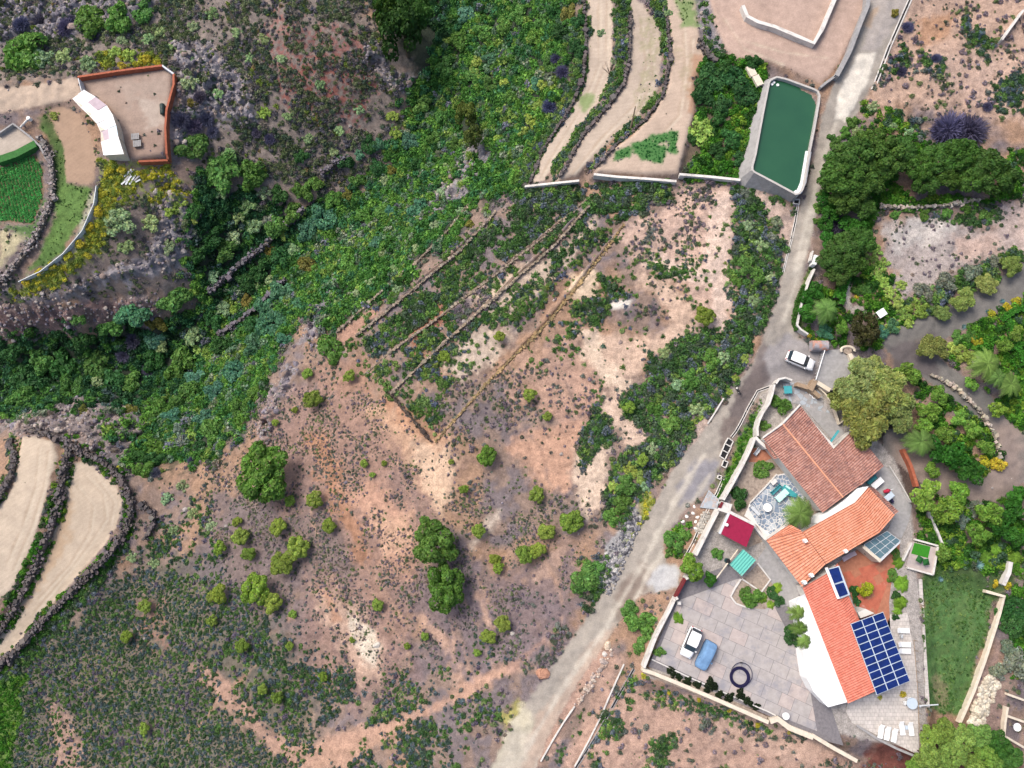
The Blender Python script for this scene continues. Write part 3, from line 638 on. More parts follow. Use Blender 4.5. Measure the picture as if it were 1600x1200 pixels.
veg('145,250 165,255 150,340 110,400 30,450 20,470 90,450 150,400 180,330 200,260', .9, .45, 'yellow', .5, 1.2)
veg('165,250 265,255 300,300 280,330 220,300 190,330', .6, .5, 'yellow', .8, 2)
veg('120,95 150,110 250,100 250,85 200,75', .7, .6, 'yellow', .6, 1.5)
veg('960,890 990,830 1010,770 1025,785 1000,850 960,930', .85, .36, 'yellow', .4, .8)
veg('-20,1040 40,1060 30,1130 15,1220 -20,1220', .9, .4, 'lush', .8, 1.2)
veg('940,-10 985,-10 985,60 978,120 955,165 920,200 890,250 870,285 850,285 905,205 940,160 958,110 960,40', .85, .55, 'road', .3, .6)
veg('1005,-10 1040,-20 1048,70 1045,130 1020,180 985,215 935,250 925,255 985,195 1018,165 1035,120 1036,60', .8, .5, 'terr', .3, .6)
veg('912,-20 918,90 905,150 880,190 850,240 825,290 800,290 850,200 890,120 895,50', .9, .6, 'terr', .4, .8)
veg('1085,-20 1110,-20 1120,40 1135,90 1105,92 1095,50', .7, .5, 'road', .4, .8)
veg('1085,95 1140,85 1200,100 1180,190 1165,270 1150,290 1070,280 1080,250 1105,220 1085,160', .93, .8, 'lush', .6, 1)
veg('1330,180 1430,165 1600,190 1620,-20 1430,-20 1380,110', .16, .42, 'hill', 1, 2)
for s in ['1375,120 1420,130 1410,40 1395,60', '1440,80 1480,90 1475,125 1440,110', '1500,20 1560,60 1540,90 1500,60', '1545,140 1600,100 1600,180 1550,180', '1340,150 1440,190 1450,220 1400,220 1335,190']: veg(s, .6, .55, 'dark', .6, 1.6)
veg('1335,150 1410,170 1440,230 1400,220 1340,200', .7, .6, 'lush', .6, 1.2)
veg('1270,560 1300,330 1320,220 1440,220 1600,240 1600,310 1560,320 1370,330 1360,380 1430,480 1440,500 1390,540 1330,545 1270,540 1245,510 1260,430', .85, .65, 'lush', .8, 1.2)
veg('1370,335 1440,335 1560,320 1565,360 1500,360 1440,340', .6, .5, 'road', .5, 1)
veg('1410,470 1480,430 1560,400 1600,390 1600,420 1540,460 1480,495 1430,510', .92, .7, 'terr', .5, 1)
veg('1370,345 1430,340 1560,365 1560,400 1480,430 1410,470 1385,400', .12, .34, 'hill', .5, 1)
veg('1500,480 1600,430 1620,640 1590,680 1560,640 1500,590 1480,560', .92, .7, 'lush', .5, 1)
veg('1425,580 1470,590 1540,660 1575,720 1540,750 1460,740 1420,700 1440,640', .9, .65, 'lush', .5, 1)
veg('1430,770 1600,770 1600,900 1540,890 1440,890', .9, .75, 'lush', .6, 1.2)
veg('1440,890 1520,895 1555,930 1520,1060 1500,1120 1450,1110 1442,1000', .8, .22, 'grass', .4, .8)
veg('1560,930 1620,900 1620,1060 1555,1060 1575,1000', .9, .7, 'lush', .5, 1)
veg('1330,620 1400,690 1425,740 1380,700 1320,640', .5, .5, 'road', .5, 1)
veg('1200,575 1180,640 1165,690 1110,790 1125,790 1175,700 1200,640', .85, .3, 'grass', .3, .5)
veg('1060,810 1090,800 1060,880 1040,870', .7, .5, 'lush', .4, .8)
veg('1245,520 1240,480 1275,390 1270,450 1252,515', .6, .3, 'grass', .3, .5)
veg('80,215 100,230 105,285 145,293 130,340 100,390 60,420 25,440 60,400 85,340 85,260', .5, .2, 'grass', .4, .6)
veg('60,185 75,165 85,200 105,230 100,290 85,300 82,240', .7, .3, 'grass', .4, .6)
# walls' foot growth round the stone-walled fields
veg('40,684 35,700 20,760 0,790 -10,780 15,740 25,690', .7, .4, 'lush', .3, .6)
veg('200,790 190,830 140,890 60,975 0,1045 -20,1075 30,1050 100,985 190,870 215,820', .85, .5, 'road', .4, .8)
veg('100,700 96,770 80,830 60,880 30,935 0,990 -10,960 30,900 65,820 85,750', .75, .5, 'road', .4, .8)
veg('120,715 165,730 195,765 205,800 215,790 200,745 150,715', .5, .4, 'yellow', .3, .8)
# nothing grows on what is trodden, driven, tilled or built
for k in ('F1', 'F2', 'F3', 'F4', 'F5', 'F6', 'F7', 'F8', 'F9'):
    den = den * np.where(FM[k] > .1, .02 if k in ('F4', 'F5', 'F3') else .006, 1); siz = np.where(FM[k] > .1, .2, siz)
den = den * smooth(.2, -.3, rsd) * smooth(.2, -.2, tsd) * smooth(.2, -.2, lsd) * np.where(FM['YARD'] > -.2, .08, 1)
for s in ['985,225 1020,215 1040,230 1035,255 1000,250', '960,235 985,228 985,248 958,250', '1018,212 1040,210 1038,222 1018,230', '1045,205 1062,203 1058,238 1046,238']: veg(s, .9, .2, 'crop', .3, .8)
veg('1000,30 1022,20 1030,60 1022,150 1000,180 960,215 995,180 1003,130', .16, .16, 'grass', .5, 1)
veg('1055,0 1085,0 1090,40 1070,40', .5, .2, 'grass', .4, .8)
for s, w_ in [('108,690 101,720 94,770 80,825 60,872 38,922 12,968 -12,1000', 1.2), ('105,690 125,705 160,720 190,750 204,782 204,803 194,832 170,866 120,916 70,966 20,1020 -15,1052', 1.15), ('14,688 22,712 16,745 0,772', 1.0),
              ('913,0 917,60 912,120 890,170 850,230 828,285', .7), ('972,0 972,90 963,130 940,165 905,205 865,275', 1.0), ('1020,0 1040,50 1042,90 1030,150 1003,185 953,228 925,262', .75), ('1100,0 1108,50 1115,90', .7)]:
    veg(s, .8, .62, 'lush' if w_ > 1.1 else 'terr', add=True, line=w_)
veg('1188,628 1164,668 1152,690 1144,715 1131,745 1115,785 1127,790 1162,730 1180,690 1188,660 1202,630', .9, .36, 'lush', .3, .3)
TW = np.zeros_like(XX)
for s, h_ in TERR: TW = np.maximum(TW, stripe(s, .5, .25, .2))
den = den * (1 - .93 * TW)
BUILT = ['1190,600 1225,585 1290,600 1330,640 1400,720 1428,800 1430,838 1470,852 1462,900 1440,905 1445,1170 1330,1150 1010,1055 1050,930 1090,860 1140,770 1180,690', '1200,115 1285,135 1255,305 1165,280', '1270,540 1345,540 1345,590 1290,600']
for s in BUILT: den = den * smooth(.6, -.2, sdist(cast(dense(pts(s)), zf)[:, :2], XX, YY))
# candidates on a jittered lattice over the ground in view
g = .35
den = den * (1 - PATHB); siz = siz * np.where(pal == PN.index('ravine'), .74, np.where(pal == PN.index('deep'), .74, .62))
cxg, cyg = np.meshgrid(np.arange(-106, 88, g), np.arange(-48, 102, g))
qx = (cxg + rng.uniform(-.5, .5, cxg.shape) * g).ravel(); qy = (cyg + rng.uniform(-.5, .5, cxg.shape) * g).ravel()
dd = bil(GX, GY, den, qx, qy); ss = bil(GX, GY, siz, qx, qy)
clump = .2 + 1.5 * smooth(.38, .66, fbm(qx, qy, .35, 5, 4))
keep = rng.random(len(qx)) < np.where(dd > .8, dd, dd * clump) * np.clip(.34 / ss, .2, 1.0) ** 1.25
qx, qy, ss = qx[keep], qy[keep], ss[keep]
qz = zf(qx, qy)
rel = np.c_[qx, qy, qz - H]; dep = rel @ _f
pxx = 800 + FPX * rel[:, 0] / dep; pyy = 600 - FPX * (rel @ _u) / dep
inv = (pxx > -60) & (pxx < 1660) & (pyy > -60) & (pyy < 1260)
qx, qy, qz, ss = qx[inv], qy[inv], qz[inv], ss[inv]
ii = np.clip(np.searchsorted(GX, qx) - 1, 0, NX - 1); jj = np.clip(np.searchsorted(GY, qy) - 1, 0, NY - 1)
pp = pal[jj, ii]
tint = np.zeros((len(qx), 3)); patch = fbm(qx, qy, .22, 7, 3)
for k, nm in enumerate(PN):
    m = np.nonzero(pp == k)[0]
    if not len(m): continue
    cs = np.array([lin(h, .76) for h, _ in PAL[nm]]); w = np.array([v for _, v in PAL[nm]]); cw = np.cumsum(w / w.sum())
    u = (rng.random(len(m)) * .65 + .35 * np.clip((patch[m] - .3) / .4, 0, .999)) % 1
    tint[m] = cs[np.searchsorted(cw, u)]
tint *= rng.uniform(.75, 1.25, len(qx))[:, None]
scl = ss * np.minimum(np.exp(rng.normal(-.05, .42, len(qx))), 1.7)
var = rng.integers(0, 8, len(qx))
print('scrub tufts', len(qx))

def scatter(name, P, scale, var, tint, sources, rotx=0.0, **props):
    me = bpy.data.meshes.new(name); me.vertices.add(len(P)); me.vertices.foreach_set('co', np.asarray(P, np.float32).ravel())
    def at(nm, ty, key, val):
        a = me.attributes.new(nm, ty, 'POINT'); a.data.foreach_set(key, val)
    at('scl', 'FLOAT', 'value', np.asarray(scale, np.float32)); at('var', 'INT', 'value', np.asarray(var, np.int32))
    at('rot', 'FLOAT', 'value', rng.uniform(0, 6.28, len(P)).astype(np.float32))
    at('tint', 'FLOAT_COLOR', 'color', np.c_[tint, np.ones(len(P))].astype(np.float32).ravel())
    o = link(name, me, kind='stuff', **props)
    ng = bpy.data.node_groups.new(name + '_nodes', 'GeometryNodeTree')
    ng.interface.new_socket('Geometry', in_out='INPUT', socket_type='NodeSocketGeometry'); ng.interface.new_socket('Geometry', in_out='OUTPUT', socket_type='NodeSocketGeometry')
    gi, go = ng.nodes.new('NodeGroupInput'), ng.nodes.new('NodeGroupOutput')
    g2i = ng.nodes.new('GeometryNodeGeometryToInstance')
    for src in sources[::-1]:
        oi = ng.nodes.new('GeometryNodeObjectInfo'); oi.inputs['Object'].default_value = src; ng.links.new(oi.outputs['Geometry'], g2i.inputs[0])
    iop = ng.nodes.new('GeometryNodeInstanceOnPoints'); iop.inputs['Pick Instance'].default_value = True
    def na(nm, ty):
        n = ng.nodes.new('GeometryNodeInputNamedAttribute'); n.data_type = ty; n.inputs['Name'].default_value = nm; return n.outputs['Attribute']
    ng.links.new(gi.outputs[0], iop.inputs['Points']); ng.links.new(g2i.outputs[0], iop.inputs['Instance'])
    ng.links.new(na('var', 'INT'), iop.inputs['Instance Index']); ng.links.new(na('scl', 'FLOAT'), iop.inputs['Scale'])
    cmb = ng.nodes.new('ShaderNodeCombineXYZ'); ng.links.new(na('rot', 'FLOAT'), cmb.inputs['Z'])
    e2r = ng.nodes.new('FunctionNodeEulerToRotation'); ng.links.new(cmb.outputs[0], e2r.inputs[0]); ng.links.new(e2r.outputs[0], iop.inputs['Rotation'])
    ng.links.new(iop.outputs[0], go.inputs[0])
    md = o.modifiers.new('scatter', 'NODES'); md.node_group = ng
    return o
def source(name, me): return bpy.data.objects.new(name, me)
SHR = [source('tuft_shape', shrub_mesh('tuft%d' % i, 40 + i, [150, 170, 190, 130, 150, 170, 160, 200][i], [.17, .15, .16, .2, .17, .15, .2, .18][i], MAT['leaf_i'], ['dome', 'lobed', 'loose', 'loose', 'dome', 'lobed', 'loose', 'twig'][i])) for i in range(8)]

# loose rock in the outcrops
def rock_mesh(name, seed):
    r = np.random.default_rng(seed); bm = bmesh.new(); bmesh.ops.create_icosphere(bm, subdivisions=2, radius=1)
    k = r.normal(0, 1, (7, 3)); k /= np.linalg.norm(k, axis=1)[:, None]; h = r.uniform(.55, .95, 7)
    for v in bm.verts:
        for a, b in zip(k, h):
            d = v.co.dot(Vector(a)) - b
            if d > 0: v.co -= Vector(a) * d
        v.co *= r.uniform(.94, 1.06); v.co.z *= .75
    me = bpy.data.meshes.new(name); bm.to_mesh(me); bm.free(); return me
def rockmat(name, inst):
    m, nt, b = newmat(name)
    a = nd(nt, 'ShaderNodeAttribute', attribute_name='tint', attribute_type='INSTANCER') if inst else nd(nt, 'ShaderNodeObjectInfo')
    n = nd(nt, 'ShaderNodeTexNoise', Scale=4.0, Detail=6.0); tc = nd(nt, 'ShaderNodeNewGeometry'); nt.links.new(tc.outputs['Position'], n.inputs['Vector'])
    c = mixrgb(nt, 'MULTIPLY', a.outputs['Color'], ramp(nt, n.outputs[0], [(.3, .6), (.7, 1.35)])); nt.links.new(c, b.inputs['Base Color']); b.inputs['Roughness'].default_value = .95
    return m
MAT['rock_i'] = rockmat('loose_rock', True); MAT['rock'] = rockmat('rock', False)
RK = []
for i in range(5):
    me = rock_mesh('rock%d' % i, 70 + i); me.materials.append(MAT['rock_i']); RK.append(source('rock_shape', me))
rk = bil(GX, GY, rockm * (1 - flatm), cxg.ravel(), cyg.ravel())
jit = np.c_[cxg.ravel(), cyg.ravel()] + rng.uniform(-.2, .2, (cxg.size, 2))
sel = rng.random(len(rk)) < rk * .4
far = rng.random(len(rk)) < .0012
sel |= far & (bil(GX, GY, flatm, cxg.ravel(), cyg.ravel()) < .1) & (bil(GX, GY, rsd, cxg.ravel(), cyg.ravel()) < -.3)
q = jit[sel]; n = len(q)
rt = np.array([lin(h, .7) for h in ('#a8a09c', '#8c8590', '#b4a8a0', '#9a8880', '#7c7680')])[rng.integers(0, 5, n)] * rng.uniform(.8, 1.2, n)[:, None]
scatter('loose_rocks', np.c_[q, zf(q[:, 0], q[:, 1])], np.exp(rng.normal(-1.65, .45, n)), rng.integers(0, 5, n), rt, RK, label='loose grey rocks strewn over the outcrops and cliff edges', category='rocks')

# crop rows in the little field
u_, v_ = np.meshgrid(np.arange(-14, 14, .56), np.arange(-14, 14, .26)); a_ = .35
o_ = WP['F6'].mean(0); cq_ = np.c_[(o_[0] + u_ * math.cos(a_) - v_ * math.sin(a_)).ravel(), (o_[1] + u_ * math.sin(a_) + v_ * math.cos(a_)).ravel()] + rng.normal(0, .04, (u_.size, 2))
cq_ = cq_[sdist(WP['F6'], cq_[:, 0], cq_[:, 1]) > .25]; n = len(cq_)
scatter('crop_rows', np.c_[cq_, zf(cq_[:, 0], cq_[:, 1])], .24 * np.exp(rng.normal(0, .2, n)), rng.integers(0, 4, n), np.array(lin('#62b864', .8))[None] * rng.uniform(.75, 1.25, n)[:, None], SHR, label='dense rows of green leaf crop in the small field at the left edge', category='crop')

# ------------------------------------------------------------------ trees and single shrubs
def trunk_mesh(name, seed, lean=.06, limbs=4):
    """unit height trunk (0..1) with limbs that reach into the crown"""
    r = np.random.default_rng(seed); bm = bmesh.new()
    def limb(pts3, rad):
        prev = None
        for (p, q) in zip(pts3, rad):
            ring = [bm.verts.new((p[0] + q * math.cos(a), p[1] + q * math.sin(a), p[2])) for a in np.linspace(0, 2 * math.pi, 7)[:-1]]
            if prev:
                for i in range(6): bm.faces.new((prev[i], prev[(i + 1) % 6], ring[(i + 1) % 6], ring[i]))
            prev = ring
        bm.faces.new(prev)
    a = r.uniform(0, 6.28)
    mid = [(lean * math.cos(a) * t * t, lean * math.sin(a) * t * t, t * 1.02) for t in (-.06, .15, .45, .75, 1.0)]
    limb(mid, [.075, .055, .045, .036, .02])
    for k in range(limbs):
        b = a + k * 6.28 / limbs + r.uniform(-.4, .4); z0 = r.uniform(.45, .8); l = r.uniform(.25, .42)
        limb([(mid[2][0], mid[2][1], z0), (math.cos(b) * l * .5, math.sin(b) * l * .5, z0 + .14), (math.cos(b) * l, math.sin(b) * l, z0 + .32)], [.03, .022, .01])
    me = bpy.data.meshes.new(name); bm.to_mesh(me); bm.free(); me.materials.append(MAT['bark']); return me
L = MAT['leaf']
def pine_crown(i, n=3200, nl=34, size=.055):
    r = np.random.default_rng(200 + i); P, D, s = lobed(n, r, nl, (.19, .30), .8, .74)
    return tuft_mesh('pine_crown', P, D, size, r, L, 1.3, .55, s)
def feather_crown(i, n=3600):
    r = np.random.default_rng(230 + i); P, D, s = lobed(n, r, 34, (.15, .28), .84, .62)
    return tuft_mesh('feathery_crown', P, D, .05, r, L, 2.2, .9, s)
def euph(i):
    r = np.random.default_rng(260 + i); P, D, s = lobed(900, r, 30, (.16, .26), .86, .6); return tuft_mesh('shrub', P, D, .085, r, L, 1.0, .5, s)
def bushm(i):
    r = np.random.default_rng(290 + i); P, D, s = lobed(950, r, 12, (.26, .46), .72, .6); P *= 1 + .12 * np.sin(5 * np.arctan2(P[:, 1:2], P[:, :1]) + i); return tuft_mesh('shrub', P, D, .085, r, L, 1.5, .8, s)
def coniferm(i):
    r = np.random.default_rng(320 + i); P, D, s = lobed(2200, r, 26, (.18, .3), .8, 1.0); return tuft_mesh('conifer_crown', P, D, .055, r, L, 1.2, .6, s)
def palm_crown(i, nf=24, droop=.7):
    r = np.random.default_rng(350 + i); V, F, C = [], [], []
    for k in range(nf):
        a = k * 2.399 + r.uniform(-.2, .2); up = r.uniform(.15, 1.0); ln = r.uniform(.8, 1.1)
        sp = []
        for t in np.linspace(0, 1, 9): sp.append(np.array([math.cos(a) * t * ln * (1 - .15 * up), math.sin(a) * t * ln * (1 - .15 * up), .55 * up * t - droop * t * t * .8 + .12]))
        sd = np.array([-math.sin(a), math.cos(a), 0]); sh = r.uniform(.7, 1.3)
        for j in range(8):
            p0, p1 = sp[j], sp[j + 1]; w = .2 * math.sin(math.pi * (j + 1.2) / 9.6); fw = (p1 - p0) * 1.6
            for q in (0, .5):
                b = p0 + (p1 - p0) * q
                for s in (-1, 1):
                    e = b + sd * s * w + fw * .9 + np.array([0, 0, -.05]); n0 = len(V)
                    V += [b, b + (p1 - p0) * .5, e + (p1 - p0) * .2, e]; F.append([n0, n0 + 1, n0 + 2, n0 + 3]); C += [[sh * r.uniform(.85, 1.15)]] * 4
    return mesh_np('palm_crown', V, F, L, {'leaf': np.array(C)})
def rosette(i, n=34):
    r = np.random.default_rng(380 + i); V, F, C = [], [], []
    for k in range(n):
        a = k * 2.399; up = 1 - k / n * .85; d = np.array([math.cos(a) * (1 - .55 * up), math.sin(a) * (1 - .55 * up), .25 + .6 * up]); s = np.array([-math.sin(a), math.cos(a), 0]) * .07
        n0 = len(V); V += [d * .08 - s, d * .08 + s, d * .6 + s * 1.2, d * .6 - s * 1.2, d * 1.0 + s * .1, d * 1.0 - s * .1]; F += [[n0, n0 + 1, n0 + 2, n0 + 3], [n0 + 3, n0 + 2, n0 + 4, n0 + 5]]; C += [[r.uniform(.7, 1.3)]] * 6
    return mesh_np('rosette', V, F, L, {'leaf': np.array(C)})
SHAPES = {'pine': [pine_crown(i) for i in range(4)], 'feather': [feather_crown(i) for i in range(3)], 'euph': [euph(i) for i in range(4)], 'bush': [bushm(i) for i in range(4)],
          'conifer': [coniferm(i) for i in range(2)], 'palm': [palm_crown(i) for i in range(3)], 'rosette': [rosette(0), rosette(1, 26)],
          'twig': [shrub_mesh('dry_shrub', 410 + i, 1500, .10, L, 'twig') for i in range(2)], 'small': [shrub_mesh('shrub', 430 + i, 420, .11, L, 'lobed') for i in range(4)]}
TRK = [trunk_mesh('trunk', 500 + i) for i in range(4)]
# kind: (shape, colour, crown base height / radius, z squash, name, category, words)
KINDS = {
 'pine':    ('pine', '#8faa4a', .7, .85, 'pine_tree', 'tree', 'rounded light green pine'),
 'pined':   ('pine', '#638f3e', .7, .9, 'pine_tree', 'tree', 'broad dark green pine'),
 'pineb':   ('pine', '#4f7432', .8, .85, 'pine_tree', 'tree', 'dense deep green pine'),
 'stone':   ('pine', '#86a850', 1.2, .7, 'pine_tree', 'tree', 'puffy crowned pine'),
 'tam':     ('feather', '#939a52', .6, .8, 'tamarisk_tree', 'tree', 'feathery olive tamarisk'),
 'tall':    ('conifer', '#5c8040', 1.0, 1.5, 'tall_pine_tree', 'tree', 'tall narrow pine'),
 'con':     ('conifer', '#4c4a28', .3, 1.1, 'cypress_tree', 'tree', 'dark brownish cypress'),
 'tree':    ('bush', '#7fa848', .8, .85, 'garden_tree', 'tree', 'leafy light green tree'),
 'treed':   ('bush', '#3f7a2c', .8, .85, 'garden_tree', 'tree', 'leafy dark green tree'),
 'palm':    ('palm', '#749848', .9, 1.0, 'palm_tree', 'palm', 'spreading palm'),
 'bush':    ('bush', '#6a984a', 0, .75, 'bush', 'bush', 'leafy mid green bush'),
 'bushd':   ('bush', '#41703c', 0, .75, 'bush', 'bush', 'dark green bush'),
 'bushb':   ('bush', '#5f9474', 0, .7, 'bush', 'bush', 'bluish green bush'),
 'euph':    ('euph', '#a4c08c', 0, .75, 'shrub', 'shrub', 'domed grey-green shrub'),
 'lime':    ('euph', '#a6c262', 0, .75, 'shrub', 'shrub', 'domed lime green shrub'),
 'olive':   ('bush', '#8c8a48', 0, .75, 'shrub', 'shrub', 'olive brown shrub'),
 'yellow':  ('small', '#c0b83a', 0, .7, 'shrub', 'shrub', 'yellow flowering shrub'),
 'twig':    ('twig', '#686884', 0, .8, 'dry_shrub', 'shrub', 'leafless purple twiggy shrub'),
 'grey':    ('bush', '#8d9c86', 0, .75, 'shrub', 'shrub', 'silvery grey-green shrub'),
 'agave':   ('rosette', '#6f9aa0', 0, .8, 'agave', 'agave', 'blue-grey agave rosette'),
 'cycad':   ('palm', '#7fa838', .12, .9, 'cycad', 'cycad', 'low arching cycad'),
}
def where(x, y):
    if x > 1060 and 590 < y < 1110 and not (x > 1440 or (x > 1400 and y < 720) or (x > 1310 and y < 690)):
        if x < 1190 and y > 900: return 'in the paved parking court'
        return 'in the walled house garden'
    if x >= 1400 and y > 1110: return 'below the lower terrace'
    if x > 1430 and y > 880: return 'beside the walled lawn'
    if x > 1390 and y > 560: return 'along the garden track'
    if x > 1400 and 400 < y <= 600: return 'by the garden track bend'
    if x > 1240 and 370 < y <= 600: return 'in the hedged garden by the road'
    if x > 1290 and y > 215: return 'in the grove beside the road'
    if x > 1290: return 'on the pink slope beyond the road'
    if x > 1070 and y < 290: return 'below the green reservoir'
    if x > 940 and y < 860: return 'in the roadside thicket'
    if x > 860 and y > 860: return 'on the verge of the gravel road'
    if y < 130 and x < 300: return 'above the walled yard'
    if x < 320 and y < 440: return 'by the small crop field'
    if x < 440 and 440 <= y < 690: return 'on the ravine floor'
    if x > 440 and y > 560 or (x > 320 and y > 690): return 'on the bare central hillside' if y < 960 else 'low on the central hillside'
    if x < 320 and y > 690: return 'in the scrub below the tan fields'
    if x > 800 and y < 290: return 'below the terrace fields'
    if y > 290 and x > 560: return 'among the terrace walls'
    return 'on the ravine slope'
PL = []      # (kind, px, py, r, colour)
def plants(kind, s, colour=None):
    for x, y, r in pts(s): PL.append((kind, x, y, r, colour))
plants('pined', '408,740,46 676,846,39 760,712,16 695,920,34', None)
plants('pine', '893,814,19 854,830,14 840,860,13 820,866,15 774,874,10 779,888,10 747,829,12 839,773,13 828,617,12 855,650,8 487,624,16 480,584,9 545,588,11 491,780,14 514,821,12 434,824,14 463,857,19 439,880,20 398,922,24 424,942,17 342,928,14 330,932,9 343,857,12 374,838,14 388,866,12 590,945,10 505,1057,8 432,1090,10 377,1010,12 410,1078,9 225,948,11 762,995,13 786,974,14 745,1020,7 569,724,7 695,557,10 780,525,9 725,764,8 983,636,11 1103,493,17 330,970,9 197,995,10 225,1140,10 452,1010,7 664,994,7 636,1010,6 1005,718,10 550,1000,5 457,960,7 370,815,8 452,783,9 460,640,6 430,660,6 600,724,5 582,742,5 705,722,5')
plants('bush', '518,545,22 915,905,24 930,890,14 272,464,26 278,570,26 345,265,32 390,275,24 300,228,24 660,160,17 572,340,16 545,414,17 515,428,14 350,392,20 405,275,14 35,75,32 60,95,14 140,30,26 185,25,24 220,15,18 250,640,20 290,620,22 330,680,22 375,640,16 395,620,15 240,700,17 225,735,16 170,510,20 120,495,14 60,560,24 150,570,22 35,620,22 110,610,22 205,600,20 600,335,16 640,365,14 430,350,20 455,330,18 470,300,18 490,285,14 520,310,16 560,280,14 700,100,18 720,60,18 760,50,18 790,40,16 815,20,18 840,60,16 860,100,14 770,130,15 800,150,14 740,120,14 690,180,12 680,215,12 715,225,12 850,30,16')
plants('bushd', '100,560,26 40,585,24 20,545,20 240,560,20 180,590,22 60,600,20 130,530,18 310,400,18 330,370,18 300,330,16 440,400,18 410,420,18 385,440,18 330,500,18 350,540,18 400,510,18 435,300,16 540,250,16 575,225,14 590,260,14 470,245,14 655,255,13 630,285,14 900,75,18 880,50,16 870,20,16 905,30,14 240,720,16 215,715,12 310,700,14 1110,122,24 1098,150,22 1150,118,22 1166,148,20 1180,96,14 1135,105,16 1130,165,18 1125,185,16 1145,215,18 1120,235,18 1155,245,14 1085,215,12')
plants('bushb', '205,488,26 240,530,16 440,455,22 425,505,26 412,480,20 395,540,20 370,580,20 340,610,18 640,220,15 590,225,12 655,322,20 505,340,22 480,360,18 560,240,10 305,590,18 270,650,16 320,650,18 465,475,14 445,530,14 770,90,14 840,130,12 730,20,16 610,330,12 590,380,13 1290,518,13 1375,520,14 1395,510,12')
plants('euph', '65,90,18 98,88,14 137,98,14 182,345,25 232,347,16 195,384,13 262,385,12 365,367,16 395,350,15 295,127,15 340,145,9 355,240,13 362,258,10 385,320,14 250,535,16 300,520,18 345,480,14 395,445,13 420,440,12 600,395,9 460,390,12 150,600,12 345,300,12 410,300,12 370,340,12 330,430,12 190,60,10 250,50,10 300,40,10 330,20,11 370,50,9 410,60,10 440,90,9 390,90,9 300,90,10 270,70,9 230,60,10 500,130,9 530,200,10 480,215,9 450,180,9 560,170,9 520,235,9 600,280,10 700,260,9 730,280,9 690,300,9 650,390,9 620,420,10 580,440,10 560,460,10 530,470,9 620,450,8 680,350,9 720,330,9 1040,550,11 1060,600,12 1090,640,12 1170,350,11 1190,380,12 1205,430,10 1180,470,11 1130,560,12 1010,760,9 1020,700,10 1340,205,10 1365,165,10 1395,195,9 1420,205,9 1375,215,9 940,50,7 960,95,6 1045,20,7 1046,60,6 260,780,10 270,830,9 285,760,10 300,800,10 240,880,9 330,820,10 205,870,9')
plants('lime', '200,86,12 178,80,11 275,318,16 262,330,10 300,340,10 362,480,11 508,265,9 497,285,7 612,178,11 618,205,11 750,95,12 745,112,12 790,130,10 780,215,10 830,190,15 820,207,11 845,165,13 850,132,11 1096,200,24 1437,480,17 440,365,10 412,175,11 427,455,10 470,330,9 310,545,10 700,60,9 830,60,9 868,135,9 735,260,8 545,355,9 520,390,9 85,180,8 1165,560,8 1150,590,7 1140,612,6 1097,652,6 1085,660,6 960,760,11 985,735,14 1000,745,12')
plants('olive', '482,415,16 240,506,17 890,20,15 300,160,8 130,640,9 205,640,10 735,350,8 1400,20,8 385,470,11 545,300,11 615,265,10 420,390,11')
plants('yellow', '230,92,9 215,98,8 190,103,7 245,98,7 160,300,9 150,330,10 140,355,9 125,380,9 105,400,9 80,415,9 60,425,8 40,440,8 170,270,8 190,265,8 240,275,8 260,290,7 135,400,7 1352,926,0.1')
plants('twig', '1490,197,30 1520,200,28 1475,205,18 1310,350,18 280,185,16 300,195,15 320,185,14 205,530,14 60,30,16 100,40,16 30,35,14 860,165,14 880,110,14 870,90,11 400,205,10 420,215,10 230,580,12 190,555,12 240,740,10 300,720,9 285,690,12 110,30,12 145,55,12 310,150,11 330,205,11 1410,110,10 1420,40,10 1465,90,9 1545,165,9')
plants('grey', '285,690,10 280,670,12 420,345,14 690,240,9 1165,300,9 1215,345,9 1205,370,9 1480,440,15 1520,425,14 1445,455,15 1560,410,12 1590,1040,22 1575,1015,16 1560,1050,14 1500,810,16 1525,795,16')
plants('tall', '628,45,40 652,25,28 603,20,24', '#456c30'); plants('tall', '730,178,20', '#85924a'); plants('tall', '740,215,17', '#6f8048')
plants('pineb', '1335,240,34 1362,225,28 1385,245,34 1410,235,26 1320,270,34 1350,285,30 1300,285,20 1325,305,28 1350,320,22 1440,262,28 1470,245,28 1500,240,30 1530,250,26 1555,268,34 1525,275,26 1490,275,24 1450,285,22 1322,385,28 1345,375,24 1300,405,24 1335,410,22 1310,430,20 1362,250,24')
plants('con', '1352,513,27')
plants('tam', '1352,600,42 1385,610,40 1368,645,48 1400,640,36 1335,628,34 1368,585,30', '#98a864'); plants('tam', '1460,545,23'); plants('tam', '1505,465,20 1475,488,13 1545,443,17 1580,415,18', '#97a860')
plants('stone', '1455,1150,18 1475,1142,18 1503,1155,24 1530,1148,20 1490,1178,24 1450,1182,20 1540,1180,22 1520,1198,22 1470,1200,20 1560,1195,20 1430,1200,16'); plants('stone', '1562,1165,22 1580,1185,20 1555,1175,16', '#4a7834')
plants('tree', '1085,888,22 1450,640,18 1450,772,24 1478,798,24 1500,770,18 1475,865,13 1545,800,20 1530,835,17 1410,578,15 1428,586,14 1300,492,10 1317,512,11', None); plants('tree', '1353,922,12', '#b0b832')
plants('treed', '1265,490,17 1275,455,14 1262,465,12 1490,715,26 1515,735,22 1465,700,20 1560,825,18 1580,800,20 1590,840,18 1590,770,16 1110,905,11')
plants('palm', '1246,958,14 1250,982,14 1258,1003,12 1250,802,26 1543,568,26 1292,483,22 1440,690,24 1580,600,20 1560,590,16')
